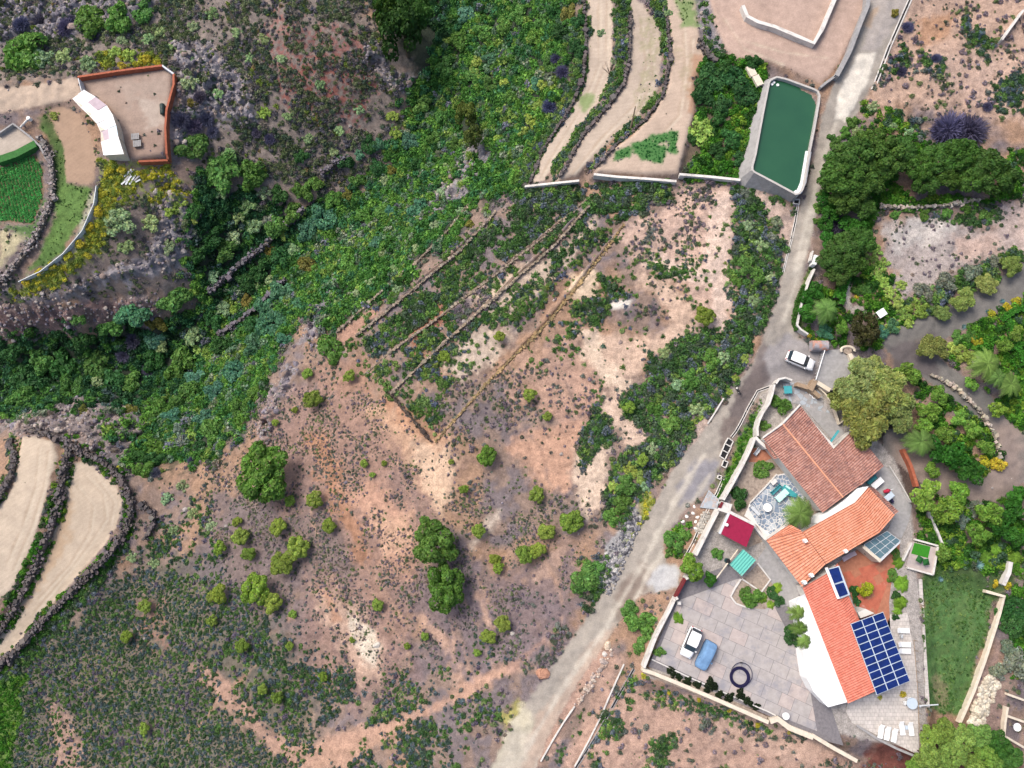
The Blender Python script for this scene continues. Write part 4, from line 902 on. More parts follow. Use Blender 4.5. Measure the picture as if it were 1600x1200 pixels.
plants('cycad', '1412,912,15 1410,942,14 1405,955,9 1406,880,11 1192,935,12 1215,920,11 1205,945,9 1061,967,11 1545,870,15 1560,858,12 1590,870,14 1575,885,12')
plants('agave', '1531,883,11 1470,905,6 1507,510,6 1545,487,6 1567,470,6')
plants('bush', '1192,732,15 1180,935,16 1165,930,12 1220,630,16 1195,665,9 1187,690,8 1120,866,11 1000,972,22 985,955,15 1010,990,14 1000,1010,12 1030,1020,10 1055,845,16 1072,835,12 1045,862,9 1395,900,10 1400,865,9 1050,660,18 1110,560,18 1080,590,16 1020,640,14 980,755,18 970,790,16 955,810,14 1165,415,16 1185,430,14 1150,440,10 1495,525,12 1515,525,12 1340,455,11 1352,452,11 1510,640,0.1')
plants('bushd', '1155,780,16 1240,1000,12 1232,985,8 1215,935,11 1205,925,9 1335,925,9 1338,940,8 1400,930,7 1400,965,6 1275,1040,10 1400,845,0.1 1590,950,20 1585,980,18 1570,960,14')
plants('yellow', '1338,462,5 1410,1085,6 1375,1090,4 1381,1075,0.1 1006,1056,5 1046,1082,4 1092,1093,4 1140,1110,4 1184,1132,5 1236,1145,5 1575,915,7 1555,912,6 1530,535,9 1522,528,8 1575,480,8 1590,470,8 1550,490,7 1560,727,14 1535,722,12 1265,525,4 1275,531,4', None)
plants('lime', '1510,553,17 1490,545,12 1500,520,0.1 1380,438,12 1392,455,12 1402,470,12 1412,487,12 1420,500,11 1400,505,11 1386,512,11 1372,425,12 1362,405,12 1355,390,11 1350,372,10 1370,392,11 1382,412,11 1350,470,0.1 1410,445,9', None)
plants('bushd', '1050,1050,8 1060,1058,7 1075,1064,8 1090,1070,7 1105,1076,8 1113,1068,10 1125,1084,8 1140,1090,8 1158,1084,9 1170,1098,8 1182,1104,6', '#26361e')
plants('treed', '1300,332,15 1290,350,13 1326,352,15 1345,352,16 1292,375,13 1335,365,14 1290,310,13 1312,322,14')
plants('bush', '1308,225,12 1300,245,11 1320,205,11 1335,190,11 1292,268,10 1285,300,9 1280,325,9 1278,345,8 1300,215,8 1420,325,9 1445,335,9 1480,332,9 1510,325,10 1400,335,8 1540,335,10')
plants('tree', '1470,620,15 1500,650,15 1520,670,14 1445,665,14 1475,680,16 1540,700,14 1460,735,14 1590,520,12 1570,540,12 1520,600,12 1560,640,13')
def tint_of(c, seed):
    r = random.Random(seed); k = r.uniform(.82, 1.2); b = lin(c, .76)
    return (b[0] * k * r.uniform(.88, 1.14), b[1] * k, b[2] * k * r.uniform(.85, 1.15), 1)
PL = [p for p in PL if p[3] > 1]
ORD = ['first', 'second', 'third', 'fourth', 'fifth', 'sixth', 'seventh', 'eighth', 'ninth', 'tenth', 'eleventh', 'twelfth', 'thirteenth', 'fourteenth', 'fifteenth', 'sixteenth', 'seventeenth', 'eighteenth', 'nineteenth', 'twentieth']
ORD += ['twenty-' + o for o in ORD[:9]] + ['thirtieth'] + ['thirty-' + o for o in ORD[:9]] + ['fortieth'] + ['forty-' + o for o in ORD[:9]] + ['fiftieth']
def szw(m): return 'small' if m < .9 else ('medium' if m < 2.0 else 'large')
xyz = np.array([[p[1], p[2]] for p in PL])
base0 = G(xyz)
groups = {}
for i, (kind, x, y, r, c) in enumerate(PL):
    d = (base0[i] - np.array([0, 0, H])) @ _f; m = r * d / FPX
    lab = '%s %s %s' % (szw(m), KINDS[kind][6], where(x, y))
    groups.setdefault(lab, []).append(i)
LABEL = {}
for lab, ids in groups.items():
    if len(ids) == 1: LABEL[ids[0]] = lab; continue
    for k, i in enumerate(sorted(ids, key=lambda q: PL[q][1])):
        o = ORD[k] if k < len(ORD) else str(k)
        LABEL[i] = lab + (', leftmost of its kind' if k == 0 else (', rightmost of its kind' if k == len(ids) - 1 else ', %s from the left' % o))
ctrs = []
for i, (kind, x, y, r, c) in enumerate(PL):
    sh, col0, stem, sq, nm, cat, words = KINDS[kind]
    d = (base0[i] - np.array([0, 0, H])) @ _f; m = r * d / FPX
    hc = stem * m + sq * m * .45
    if kind == 'palm': hc = 3.2
    p = G([[x, y]], hc)[0]; gz = float(zf(p[:1], p[1:2])[0])
    rs = random.Random(i * 13 + 5); shape = SHAPES[sh][rs.randrange(len(SHAPES[sh]))]; rot = rs.uniform(0, 6.28)
    tint_ = tint_of(c or col0, i); grp = words + 's ' + where(x, y)
    sq2 = sq * rs.uniform(.88, 1.12); el = rs.uniform(.88, 1.12)
    if stem > 0:
        t = bpy.data.objects.new(nm, None); COL.objects.link(t); t.location = (p[0], p[1], gz); t.empty_display_size = .3
        t['label'] = LABEL[i]; t['category'] = cat; t['group'] = grp
        hb = stem * m if kind not in ('palm',) else 3.0
        cr = link('crown', shape, t, (0, 0, hb)); cr.rotation_euler = (0, 0, rot); cr.scale = (m * el, m / el, m * sq2); cr.color = tint_
        tk = link('trunk', TRK[i % 4], t); w = max(.35, m * 1.1); hh = hb + m * sq2 * (.5 if kind not in ('palm', 'cycad') else .12); tk.scale = (w, w, hh) if kind not in ('palm', 'cycad') else (1.6, 1.6, hh); tk.rotation_euler = (0, 0, rot)
    else:
        t = link(nm, shape, None, (p[0], p[1], gz - .05), label=LABEL[i], category=cat, group=grp); t.rotation_euler = (0, 0, rot); t.scale = (m * el * 1.02, m / el, m * sq2); t.color = tint_
    ctrs.append((p[0], p[1], m))
ctrs = np.array(ctrs); ok = np.ones(len(qx), bool)
for a_, b_, m_ in ctrs: ok &= (qx - a_) ** 2 + (qy - b_) ** 2 > (m_ * .82) ** 2
scatter('scrub', np.c_[qx, qy, qz - .04][ok], scl[ok], var[ok], tint[ok], SHR, label='low mixed scrub of green, grey and purple tufts over the hillsides', category='scrub')
print('plants', len(PL))

# ------------------------------------------------------------------ building kit
def thing(name, label, cat, loc=(0, 0, 0), rz=0.0, group=None):
    o = bpy.data.objects.new(name, None); COL.objects.link(o); o.location = loc; o.rotation_euler = (0, 0, rz); o.empty_display_size = .3
    o['label'] = label; o['category'] = cat
    if group: o['group'] = group
    return o
def tag(o, label, cat, group=None):
    o['label'] = label; o['category'] = cat
    if group: o['group'] = group
    return o
class MB:
    def __init__(s): s.bm = bmesh.new()
    def face(s, P): return s.bm.faces.new([s.bm.verts.new(tuple(p)) for p in P])
    def hexa(s, b, t):
        b = [s.bm.verts.new(tuple(p)) for p in b]; t = [s.bm.verts.new(tuple(p)) for p in t]; n = len(b)
        s.bm.faces.new(b[::-1]); s.bm.faces.new(t)
        for i in range(n): s.bm.faces.new((b[i], b[(i + 1) % n], t[(i + 1) % n], t[i]))
        return s
    def prism(s, poly, z0, z1, inset=0.0):
        poly = np.asarray(poly)[:, :2]; c = poly.mean(0)
        if _area(poly) < 0: poly = poly[::-1]
        top = c + (poly - c) * (1 - inset)
        return s.hexa([(*p, z0) for p in poly], [(*p, z1) for p in top])
    def box(s, c, d, rz=0.0, rx=0.0, ry=0.0):
        M = Matrix.Translation(c) @ Matrix.Rotation(rz, 4, 'Z') @ Matrix.Rotation(ry, 4, 'Y') @ Matrix.Rotation(rx, 4, 'X')
        x, y, z = d[0] / 2, d[1] / 2, d[2] / 2
        q = [(-x, -y), (x, -y), (x, y), (-x, y)]
        return s.hexa([M @ Vector((a, b, -z)) for a, b in q], [M @ Vector((a, b, z)) for a, b in q])
    def tube(s, P, r, n=8, cap=True, closed=False):
        P = [Vector(p) for p in P]; rings = []; m = len(P)
        for i, p in enumerate(P):
            a = P[(i - 1) % m] if (closed or i > 0) else p; b = P[(i + 1) % m] if (closed or i < m - 1) else p
            d = (b - a).normalized(); u = d.orthogonal().normalized() if abs(d.z) > .9 else Vector((0, 0, 1)).cross(d).normalized(); v = d.cross(u)
            rr = r[i] if hasattr(r, '__len__') else r
            rings.append([s.bm.verts.new(p + u * rr * math.cos(t) + v * rr * math.sin(t)) for t in [2 * math.pi * k / n for k in range(n)]])
        for i in range(m if closed else m - 1):
            A, B_ = rings[i], rings[(i + 1) % m]
            for k in range(n): s.bm.faces.new((A[k], A[(k + 1) % n], B_[(k + 1) % n], B_[k]))
        if cap and not closed: s.bm.faces.new(rings[0][::-1]); s.bm.faces.new(rings[-1])
        return s
    def disc(s, c, r, z0, z1, n=20, r2=None):
        r2 = r if r2 is None else r2
        return s.hexa([(c[0] + r * math.cos(t), c[1] + r * math.sin(t), z0) for t in [2 * math.pi * k / n for k in range(n)]], [(c[0] + r2 * math.cos(t), c[1] + r2 * math.sin(t), z1) for t in [2 * math.pi * k / n for k in range(n)]])
    def sweep(s, L_, R_, zt, zb_):
        """wall body between a left and a right edge line"""
        n = len(L_); v = [[s.bm.verts.new((*L_[i], zb_[i])), s.bm.verts.new((*R_[i], zb_[i])), s.bm.verts.new((*R_[i], zt[i])), s.bm.verts.new((*L_[i], zt[i]))] for i in range(n)]
        for i in range(n - 1):
            for k in range(4): s.bm.faces.new((v[i][k], v[i][(k + 1) % 4], v[i + 1][(k + 1) % 4], v[i + 1][k]))
        s.bm.faces.new(v[0][::-1]); s.bm.faces.new(v[-1]); return s
    def build(s, name, mat, parent=None, bevel=0.0, smooth_=False, world=True, **props):
        bmesh.ops.recalc_face_normals(s.bm, faces=s.bm.faces)
        if bevel: bmesh.ops.bevel(s.bm, geom=[e for e in s.bm.edges if e.calc_face_angle(0) > .6], offset=bevel, segments=2, affect='EDGES', clamp_overlap=True)
        if parent is not None and world: bmesh.ops.translate(s.bm, verts=s.bm.verts, vec=-Vector(parent.location))
        me = bpy.data.meshes.new(name); s.bm.to_mesh(me); s.bm.free()
        if smooth_: me.polygons.foreach_set('use_smooth', [True] * len(me.polygons))
        for m in (mat if isinstance(mat, (list, tuple)) else [mat]): me.materials.append(m)
        return link(name, me, parent, **props)
def _area(p): x, y = p[:, 0], p[:, 1]; return .5 * np.sum(x * np.roll(y, -1) - np.roll(x, -1) * y)
def W(s, z):
    p = pts(s) if isinstance(s, str) else np.atleast_2d(np.asarray(s, float))
    return at_z(p, np.asarray(z, float))
def W3(s, z):
    w = W(s, z); return np.c_[w, np.broadcast_to(z, (len(w),))]
def offset_line(w, half):
    d = np.gradient(w, axis=0); d /= np.linalg.norm(d, axis=1)[:, None] + 1e-9
    n = np.c_[-d[:, 1], d[:, 0]]; return w + n * half, w - n * half
def copy_tree(o, loc, rz, label=None):
    c = o.copy(); COL.objects.link(c); c.location = loc; c.rotation_euler = (0, 0, rz)
    if label: c['label'] = label
    for ch in o.children:
        k = ch.copy(); COL.objects.link(k); k.parent = c
        for g_ in ch.children:
            q_ = g_.copy(); COL.objects.link(q_); q_.parent = k
    return c

M = MAT
M['white'] = plain('white_lime_wash', (.58, .56, .53), .8, .06, 1.2, stain=((.38, .355, .33), .9, .52))
M['whiteroof'] = plain('white_roof_coating', (.78, .79, .79), .7, .05, .8, stain=((.58, .61, .63), .6, .58))
M['cream'] = plain('cream_render', (.60, .53, .43), .85, .12, 1.5, stain=((.4, .35, .29), .9, .58))
M['concrete'] = plain('grey_concrete', (.29, .285, .285), .9, .18, 1.6, stain=((.24, .23, .24), .7, .56))
M['slab'] = plain('concrete_slabs', (.35, .325, .315), .9, .14, 1.1, .2, stain=((.25, .245, .27), .35, .50))
M['slab2'] = plain('pinkish_concrete_slabs', (.40, .345, .325), .9, .14, 1.1, .2, stain=((.27, .25, .26), .35, .52))
M['joint'] = plain('dark_joint_mortar', (.17, .16, .17), .95, .25, 3)
M['stonew'] = plain('dry_stone', (.26, .245, .24), .95, .4, 2.5, .3)
M['stonec'] = plain('stone_core_earth', (.13, .11, .095), .95, .3, 2)
M['crazy'] = plain('blue_grey_flagstone', (.17, .22, .29), .7, .3, .9)
M['crazy2'] = plain('pale_flagstone', (.34, .38, .42), .7, .25, .9)
M['pale_joint'] = plain('pale_joint_mortar', (.62, .60, .58), .9, .12, 3)
M['redtile'] = plain('red_terrace_tile', (.40, .115, .07), .75, .22, 1.2, stain=((.55, .32, .28), .8, .60))
M['terr'] = plain('terracotta_paving', (.36, .15, .09), .8, .2, 2)
M['turq'] = plain('turquoise_paint', (.05, .30, .33), .5, .1, 3, stain=((.12, .36, .38), 1.5, .62))
M['turqroof'] = plain('turquoise_corrugated_sheet', (.10, .40, .34), .6, .06, 1.0, stain=((.24, .38, .32), .35, .54))
M['mint'] = plain('pale_mint_tabletop', (.48, .80, .72), .5, .05, 2)
M['magenta'] = plain('crimson_felt_roof', (.25, .009, .045), .8, .14, 2.2)
M['glass'] = plain('dusty_glass', (.10, .17, .20), .15, .2, 1.2, spec=.6)
M['pv'] = plain('solar_cell_blue', (.006, .020, .12), .18, .35, 1.2, spec=.6)
M['alu'] = plain('pale_aluminium', (.46, .54, .62), .4, .05, 3)
M['carwhite'] = plain('white_car_paint', (.80, .80, .80), .2, .02, 1, spec=.6)
M['carglass'] = plain('tinted_car_glass', (.02, .035, .05), .08, .1, 2, spec=.7)
M['rubber'] = plain('black_rubber', (.02, .02, .022), .8, .2, 4)
M['cover'] = plain('blue_car_cover', (.14, .26, .44), .85, .12, 2.2, .4)
M['navy'] = plain('navy_plastic', (.012, .010, .045), .5, .2, 4)
M['black'] = plain('black_plastic', (.015, .015, .017), .5, .2, 4)
M['rust'] = plain('red_brown_wall', (.33, .10, .055), .85, .25, 1.6, stain=((.45, .22, .15), .9, .60))
M['wood'] = plain('weathered_wood', (.30, .22, .15), .85, .25, 4)
M['maroon'] = plain('dark_red_gate', (.13, .012, .016), .6, .15, 3)
M['grey'] = plain('pale_grey_metal', (.52, .55, .58), .55, .1, 2)
M['turf'] = plain('artificial_turf', (.03, .19, .012), .9, .18, 6)
M['parasol'] = plain('dark_green_canvas', (.012, .09, .02), .85, .12, 5)
M['redcloth'] = plain('red_cloth', (.38, .02, .05), .85, .2, 5)
M['skin_dog'] = plain('black_dog_coat', (.02, .02, .022), .7, .3, 8)
M['dirtbed'] = plain('garden_bed_soil', (.30, .245, .20), .95, .3, 2.5, .4, stain=((.16, .12, .10), 1.2, .52))
def watermat():
    m, nt, b = newmat('green_water')
    tc = nd(nt, 'ShaderNodeNewGeometry'); n = nd(nt, 'ShaderNodeTexNoise', Scale=.22, Detail=5.0); nt.links.new(tc.outputs['Position'], n.inputs['Vector'])
    c = mixrgb(nt, 'MIX', (.012, .062, .034), (.024, .098, .046), n.outputs[0]); nt.links.new(c, b.inputs['Base Color'])
    b.inputs['Roughness'].default_value = .06; b.inputs['Specular IOR Level'].default_value = .5
    n2 = nd(nt, 'ShaderNodeTexNoise', Scale=3.0, Detail=3.0); nt.links.new(tc.outputs['Position'], n2.inputs['Vector'])
    bp = nd(nt, 'ShaderNodeBump', Strength=.06, Distance=.05); nt.links.new(n2.outputs[0], bp.inputs['Height']); nt.links.new(bp.outputs[0], b.inputs['Normal'])
    return m
M['water'] = watermat()
def tilemat(name, c1, c2, c3, streak=.5):
    """weathered clay tiles: colour differs from tile to tile, lichen in blotches"""
    m, nt, b = newmat(name)
    tc = nd(nt, 'ShaderNodeNewGeometry'); v = nd(nt, 'ShaderNodeTexVoronoi', Scale=3.2); nt.links.new(tc.outputs['Position'], v.inputs['Vector'])
    n = nd(nt, 'ShaderNodeTexNoise', Scale=.7, Detail=7.0, Roughness=.7); nt.links.new(tc.outputs['Position'], n.inputs['Vector'])
    sep = nd(nt, 'ShaderNodeSeparateColor'); nt.links.new(v.outputs['Color'], sep.inputs[0])
    c = mixrgb(nt, 'MIX', c1, c2, sep.outputs[0]); c = mixrgb(nt, 'MIX', c, c3, ramp(nt, n.outputs[0], [(streak, 0.0), (streak + .2, 1.0)]))
    nt.links.new(c, b.inputs['Base Color']); b.inputs['Roughness'].default_value = .85; b.inputs['Specular IOR Level'].default_value = .2
    return m
M['tile_old'] = tilemat('old_clay_tiles', (.29, .135, .105), (.44, .25, .205), (.19, .11, .105), .50)
M['tile_new'] = tilemat('orange_clay_tiles', (.50, .195, .115), (.60, .28, .19), (.42, .155, .095), .52)
M['tile_red'] = tilemat('red_clay_tiles', (.48, .145, .10), (.57, .21, .155), (.40, .12, .08), .56)
M['ridge'] = plain('ridge_tile', (.62, .30, .19), .8, .15, 3)

def wall(name, s, h, th, mat, label, cat='wall', level=None, deep=.4, group=None, step=18, dz=0.0, parent=None):
    p = dense(pts(s), step, closed=False); w = cast(p, zf, h + dz); L_, R_ = offset_line(w[:, :2], th / 2)
    zt = w[:, 2] if level is None else np.full(len(w), level)
    o = MB().sweep(L_, R_, zt, zt - h - deep - dz).build(name, mat, parent)
    if parent is None: tag(o, label, cat, group)
    return o
def roof_plane(name, P, mat, parent, rib=.31, amp=.05, ridge_dir=None, thick=.10):
    """corrugated tile slope: P = ridge0, ridge1, eave1, eave0 (world xyz); ribs run from ridge to eave"""
    r0, r1, e1, e0 = [Vector(p) for p in P]
    n = max(2, int((r1 - r0).length / rib)) * 4; k = max(3, int(((r0 - e0).length + (r1 - e1).length) / 2 / .42)); nrm = (r1 - r0).cross(e0 - r0).normalized()
    if nrm.z < 0: nrm = -nrm
    V = []
    for j in range(k + 1):
        for sub in ((0,) if j in (0,) else (0, 1)) if j < k else (0,):
            t = j / k; drop = .018 if (sub == 0 and j > 0) else 0
            for i in range(n + 1):
                u = i / n; a = r0.lerp(r1, u); b = e0.lerp(e1, u); q = a.lerp(b, t)
                hgt = amp * math.cos(2 * math.pi * i / 4) - drop + (.02 if sub else 0)
                V.append(q + nrm * hgt)
    rows = len(V) // (n + 1); F = []
    for j in range(rows - 1):
        for i in range(n): F.append([j * (n + 1) + i, j * (n + 1) + i + 1, (j + 1) * (n + 1) + i + 1, (j + 1) * (n + 1) + i])
    V = np.array(V) - np.array(parent.location)
    nb = len(V); low = V - np.array(nrm) * thick
    ring = list(range(n + 1)) + [j * (n + 1) + n for j in range(1, rows)] + [(rows - 1) * (n + 1) + i for i in range(n - 1, -1, -1)] + [j * (n + 1) for j in range(rows - 2, 0, -1)]
    V = np.r_[V, low]; R2 = [r + nb for r in ring]
    F += [[ring[i], ring[(i + 1) % len(ring)], R2[(i + 1) % len(ring)], R2[i]] for i in range(len(ring))]
    F += [[a + nb for a in f[::-1]] for f in F[:len(F) - len(ring)]]
    return link(name, mesh_np(name, V, F, mat), parent)
def stones(name, s, width, h, label, cat='wall', group=None, size=.30, col=None):
    """dry stone wall: earth core with hundreds of rough blocks"""
    p = dense(pts(s), 10, closed=False); w = cast(p, zf, h * .8); L_, R_ = offset_line(w[:, :2], width * .30)
    zt = zf(w[:, 0], w[:, 1]) + h * .7
    t = thing(name, label, cat, (w[0, 0], w[0, 1], float(zt[0] - h)), group=group)
    MB().sweep(L_, R_, zt, zt - h - .5).build('core', M['stonec'], t)
    seg = np.r_[0, np.cumsum(np.linalg.norm(np.diff(w[:, :2], axis=0), axis=1))]; r = np.random.default_rng(int(seg[-1] * 977) % 9999)
    n = int(seg[-1] / size * max(2, width / size) * 1.5); u = r.random(n) * seg[-1]; c = np.c_[np.interp(u, seg, w[:, 0]), np.interp(u, seg, w[:, 1])]
    d = np.gradient(w[:, :2], axis=0); d /= np.linalg.norm(d, axis=1)[:, None] + 1e-9; dn = np.c_[np.interp(u, seg, -d[:, 1]), np.interp(u, seg, d[:, 0])]
    off = np.clip(r.normal(0, .34, n), -.85, .85) * width * (1 + .25 * np.sin(u * .7) + .2 * np.sin(u * 2.3)); c = c + dn * off[:, None]
    edge = np.abs(off) / (width * .5); z = zf(c[:, 0], c[:, 1]) + h * np.where(edge > .7, r.uniform(.2, .95, n), r.uniform(.78, 1.02, n))
    q = np.array([[-1, -1, -1], [1, -1, -1], [1, 1, -1], [-1, 1, -1], [-1, -1, 1], [1, -1, 1], [1, 1, 1], [-1, 1, 1]]) * .5
    S = size * np.exp(r.normal(-.12, .4, (n, 1, 1))) * r.uniform(.7, 1.25, (n, 1, 3)); V = q[None] * S + r.normal(0, .035, (n, 8, 3)); a = r.uniform(0, 6.28, n); ca, sa = np.cos(a)[:, None], np.sin(a)[:, None]
    X = V[:, :, 0] * ca - V[:, :, 1] * sa; Y = V[:, :, 0] * sa + V[:, :, 1] * ca
    V = np.stack([X + c[:, :1], Y + c[:, 1:], V[:, :, 2] + z[:, None]], -1).reshape(-1, 3) - np.array(t.location)
    f = np.array([[0, 3, 2, 1], [4, 5, 6, 7], [0, 1, 5, 4], [1, 2, 6, 5], [2, 3, 7, 6], [3, 0, 4, 7]]); F = (f[None] + (np.arange(n) * 8)[:, None, None]).reshape(-1, 4)
    me = mesh_np('stones', V, F, M['rockwall'], {'leaf': np.repeat(r.uniform(.55, 1.45, n), 8)[:, None] * np.repeat(np.c_[r.uniform(.92, 1.1, n), np.ones(n), r.uniform(.9, 1.1, n)], 8, 0)})
    o = link('stones', me, t, kind='stuff'); o.color = (*(col or lin('#7a7272', .5)), 1)
    return t
def rw():
    m, nt, b = newmat('rough_wall_stone'); a = nd(nt, 'ShaderNodeObjectInfo'); v = nd(nt, 'ShaderNodeAttribute', attribute_name='leaf')
    nt.links.new(mixrgb(nt, 'MULTIPLY', a.outputs['Color'], v.outputs['Color']), b.inputs['Base Color']); b.inputs['Roughness'].default_value = .95; return m
M['rockwall'] = rw()

# ------------------------------------------------------------------ dry stone walls
stones('dry_stone_wall', '108,690 101,720 94,770 80,825 60,872 38,922 12,968 -12,1000', .9, .8, 'thick rubble stone wall between the two bare tan fields', size=.26)
stones('dry_stone_wall', '40,672 75,678 105,690 125,705 160,720 190,750 204,782 204,803 194,832 170,866 120,916 70,966 20,1020 -15,1052', 1.0, .9, 'long curved stone wall holding the teardrop shaped tan field', size=.26)
stones('dry_stone_wall', '14,688 22,712 16,745 0,772 -10,790', .9, .8, 'short stone wall at the left edge beside the narrow tan field', size=.26)
stones('dry_stone_wall', '216,788 236,800 240,820 226,843', .7, .8, 'small hooked stone wall right of the teardrop field')
stones('dry_stone_wall', '62,214 75,237 82,270 79,310 66,346 42,388 12,428 -8,442', 1.0, .8, 'curved stone wall beside the green crop rows', size=.26, col=lin('#9a9290', .6))
for s, lb in [('555,525 600,490 660,440 720,390 775,330', 'grey terrace wall nearest the ravine rim, second from the top left'), ('525,520 590,460 650,410 700,360 740,310', 'uppermost left terrace wall along the ravine rim'), ('570,585 610,550 680,500 760,440 850,370 930,300', 'long terrace wall through the middle of the terraced slope'),
              ('610,615 700,530 790,450 870,380 925,315', 'pale terrace wall ending at the brown wall corner'), ('680,690 760,600 860,500 940,400 975,350', 'golden lichened terrace wall beside the bare sandy patches'), ('608,612 640,650 674,690', 'dark stone wall running down to the bare pale hollow')]:
    stones('terrace_wall', s, .36, .5, lb, group='terrace walls on the slope', size=.19, col=lin('#a8926a' if 'golden' in lb else ('#5c5048' if 'dark' in lb else '#aa9c8a'), .6))
for s, lb in [('340,525 400,480 445,435', 'lower dark stone wall crossing the ravine thicket'), ('325,458 372,415 425,372', 'upper dark stone wall crossing the ravine thicket'), ('502,272 520,255 545,243', 'short grey stone wall high in the ravine'), ('448,352 475,325', 'short broken stone wall beside the grey bush in the ravine')]:
    stones('ravine_wall', s, .8, 1.2, lb, group='stone walls in the ravine', size=.3, col=lin('#77727a', .6))
stones('dry_stone_wall', '912,0 916,60 912,120 890,170 850,230 828,285', .3, .5, 'low stone wall on the ravine side of the westernmost terrace field', size=.26)
stones('dry_stone_wall', '985,20 984,90 975,130 950,165 915,205 875,275', .3, .6, 'low stone wall between the west and middle terrace fields', size=.26)
stones('dry_stone_wall', '1042,30 1048,90 1035,150 1010,185 960,228 930,262', .3, .6, 'low stone wall between the middle and east terrace fields', size=.26)
stones('dry_stone_wall', '1092,60 1110,90 1120,95', .6, .7, 'short stone wall at the east edge of the terrace fields')
stones('stone_edging', '1455,585 1490,602 1530,640 1555,680 1562,715', .45, .5, 'pale stone edging curving along the inside of the garden track', size=.26, col=lin('#c4b8a8', .6))
stones('stone_edging', '1375,322 1420,325 1480,320 1530,312', .4, .5, 'pale stone edging above the bare grey garden plot', size=.26, col=lin('#b8b0a4', .6))

# ------------------------------------------------------------------ garden, field and road walls
wall('field_wall', '820,291 865,286 905,282', .9, .35, M['white'], 'white wall at the foot of the westernmost terrace field')
wall('field_wall', '928,272 965,276 1010,279 1057,283', 1.0, .38, M['white'], 'long white wall at the foot of the eastern terrace field')
wall('field_wall', '1062,272 1110,276 1157,281', 1.0, .38, M['white'], 'white wall joining the terrace fields to the reservoir')
wall('field_wall', '1161,8 1168,25 1185,34 1210,41 1272,67 1285,45 1304,0 1310,-15', 1.0, .55, M['white'], 'angular white wall inside the pink field')
wall('field_wall', '1358,-10 1356,8 1345,35 1328,80 1308,118', 1.3, .62, M['concrete'], 'grey parapet wall between the pink field and the road')
wall('field_wall', '1306,118 1292,128 1282,136', .8, .35, M['concrete'], 'short grey wall linking the parapet to the reservoir')
def channel(name, s, width, depth, mat, label, rim=.09, dz=.12):
    p = dense(pts(s), 14, closed=False); w = cast(p, zf, dz); t = thing(name, label, 'channel', tuple(w[0]))
    L_, R_ = offset_line(w[:, :2], width / 2); L2, _ = offset_line(w[:, :2], width / 2 + rim); _, R2 = offset_line(w[:, :2], width / 2 + rim)
    z = w[:, 2]
    MB().sweep(L_, L2, z, z - .5).build('kerb', mat, t); MB().sweep(R_, R2, z, z - .5).build('kerb', mat, t)
    MB().sweep(L_ + (R_ - L_) * .02, R_ + (L_ - R_) * .02, z - dz + .03, z - .5).build('channel_bed', M['black'], t)
    return t
channel('irrigation_channel', '1424,-5 1412,22 1390,72 1372,120 1364,140', .28, .3, M['white'], 'white concrete water channel along the top of the road', .16)
channel('irrigation_channel', '1247,318 1243,345 1237,372', .2, .3, M['white'], 'narrow channel running down from the reservoir outlet')
channel('irrigation_channel', '1237,374 1230,400 1224,425', .12, .3, M['white'], 'thin pale kerb channel continuing beside the road below the outlet')
channel('irrigation_channel', '1209,602 1184,611 1178,622 1170,636 1164,648 1157,662 1150,674 1143,683', .22, .3, M['white'], 'crooked channel between the road and the white house wall')
channel('irrigation_channel', '1130,748 1120,771 1108,792 1083,848 1071,870', .22, .3, M['white'], 'straight channel passing the flagstone entrance of the house')
channel('irrigation_channel', '991,1045 965,1090 932,1150 896,1205', .22, .3, M['concrete'], 'straight channel running down to the lower picture edge')
wall('kerb', '975,1038 955,1082 938,1122 920,1158 898,1198', .25, .18, M['white'], 'pale kerb beside the lowest irrigation channel', 'kerb')
wall('kerb', '898,1104 880,1130 862,1160 845,1190', .3, .18, M['white'], 'thin pale kerb on the right of the gravel road', 'kerb')
wall('kerb', '1131,622 1120,640 1106,662', .3, .2, M['white'], 'short white kerb on the left of the road by the thicket', 'kerb')
def basin(name, chambers, label, h=.35, rim=.12):
    t = thing(name, label, 'water basin', tuple(G([chambers[0][0]], 0)[0]))
    for c in chambers:
        w = G(np.array(c), h); z = float(w[:, 2].mean()); cc = w[:, :2].mean(0)
        for i in range(4):
            a, b = w[i, :2], w[(i + 1) % 4, :2]; L_, R_ = offset_line(np.array([a, b]) + np.sign([a - b, b - a]) * 0, rim / 2)
            MB().sweep(L_, R_, [z, z], [z - h - .5] * 2).build('rim', M['white'], t)
        MB().prism(cc + (w[:, :2] - cc) * .96, z - h - .4, z - h + .08).build('water', M['black'], t)
    return t
basin('settling_basin', [[(1138, 684), (1146, 690), (1142, 698), (1133, 693)], [(1133, 693), (1143, 698), (1138, 708), (1129, 703)], [(1129, 703), (1138, 708), (1133, 718), (1125, 713)]], 'three chambered white settling basin with black water beside the road')
basin('valve_box', [[(1131, 719), (1138, 722), (1134, 731), (1128, 728)]], 'small white valve box below the three chambered basin')
basin('valve_box', [[(1123, 742), (1128, 744), (1126, 749), (1121, 747)]], 'tiny white valve box lowest on the channel')
basin('outlet_box', [[(1241, 311), (1250, 311), (1249, 319), (1240, 318)]], 'square white outlet box with black water under the reservoir')

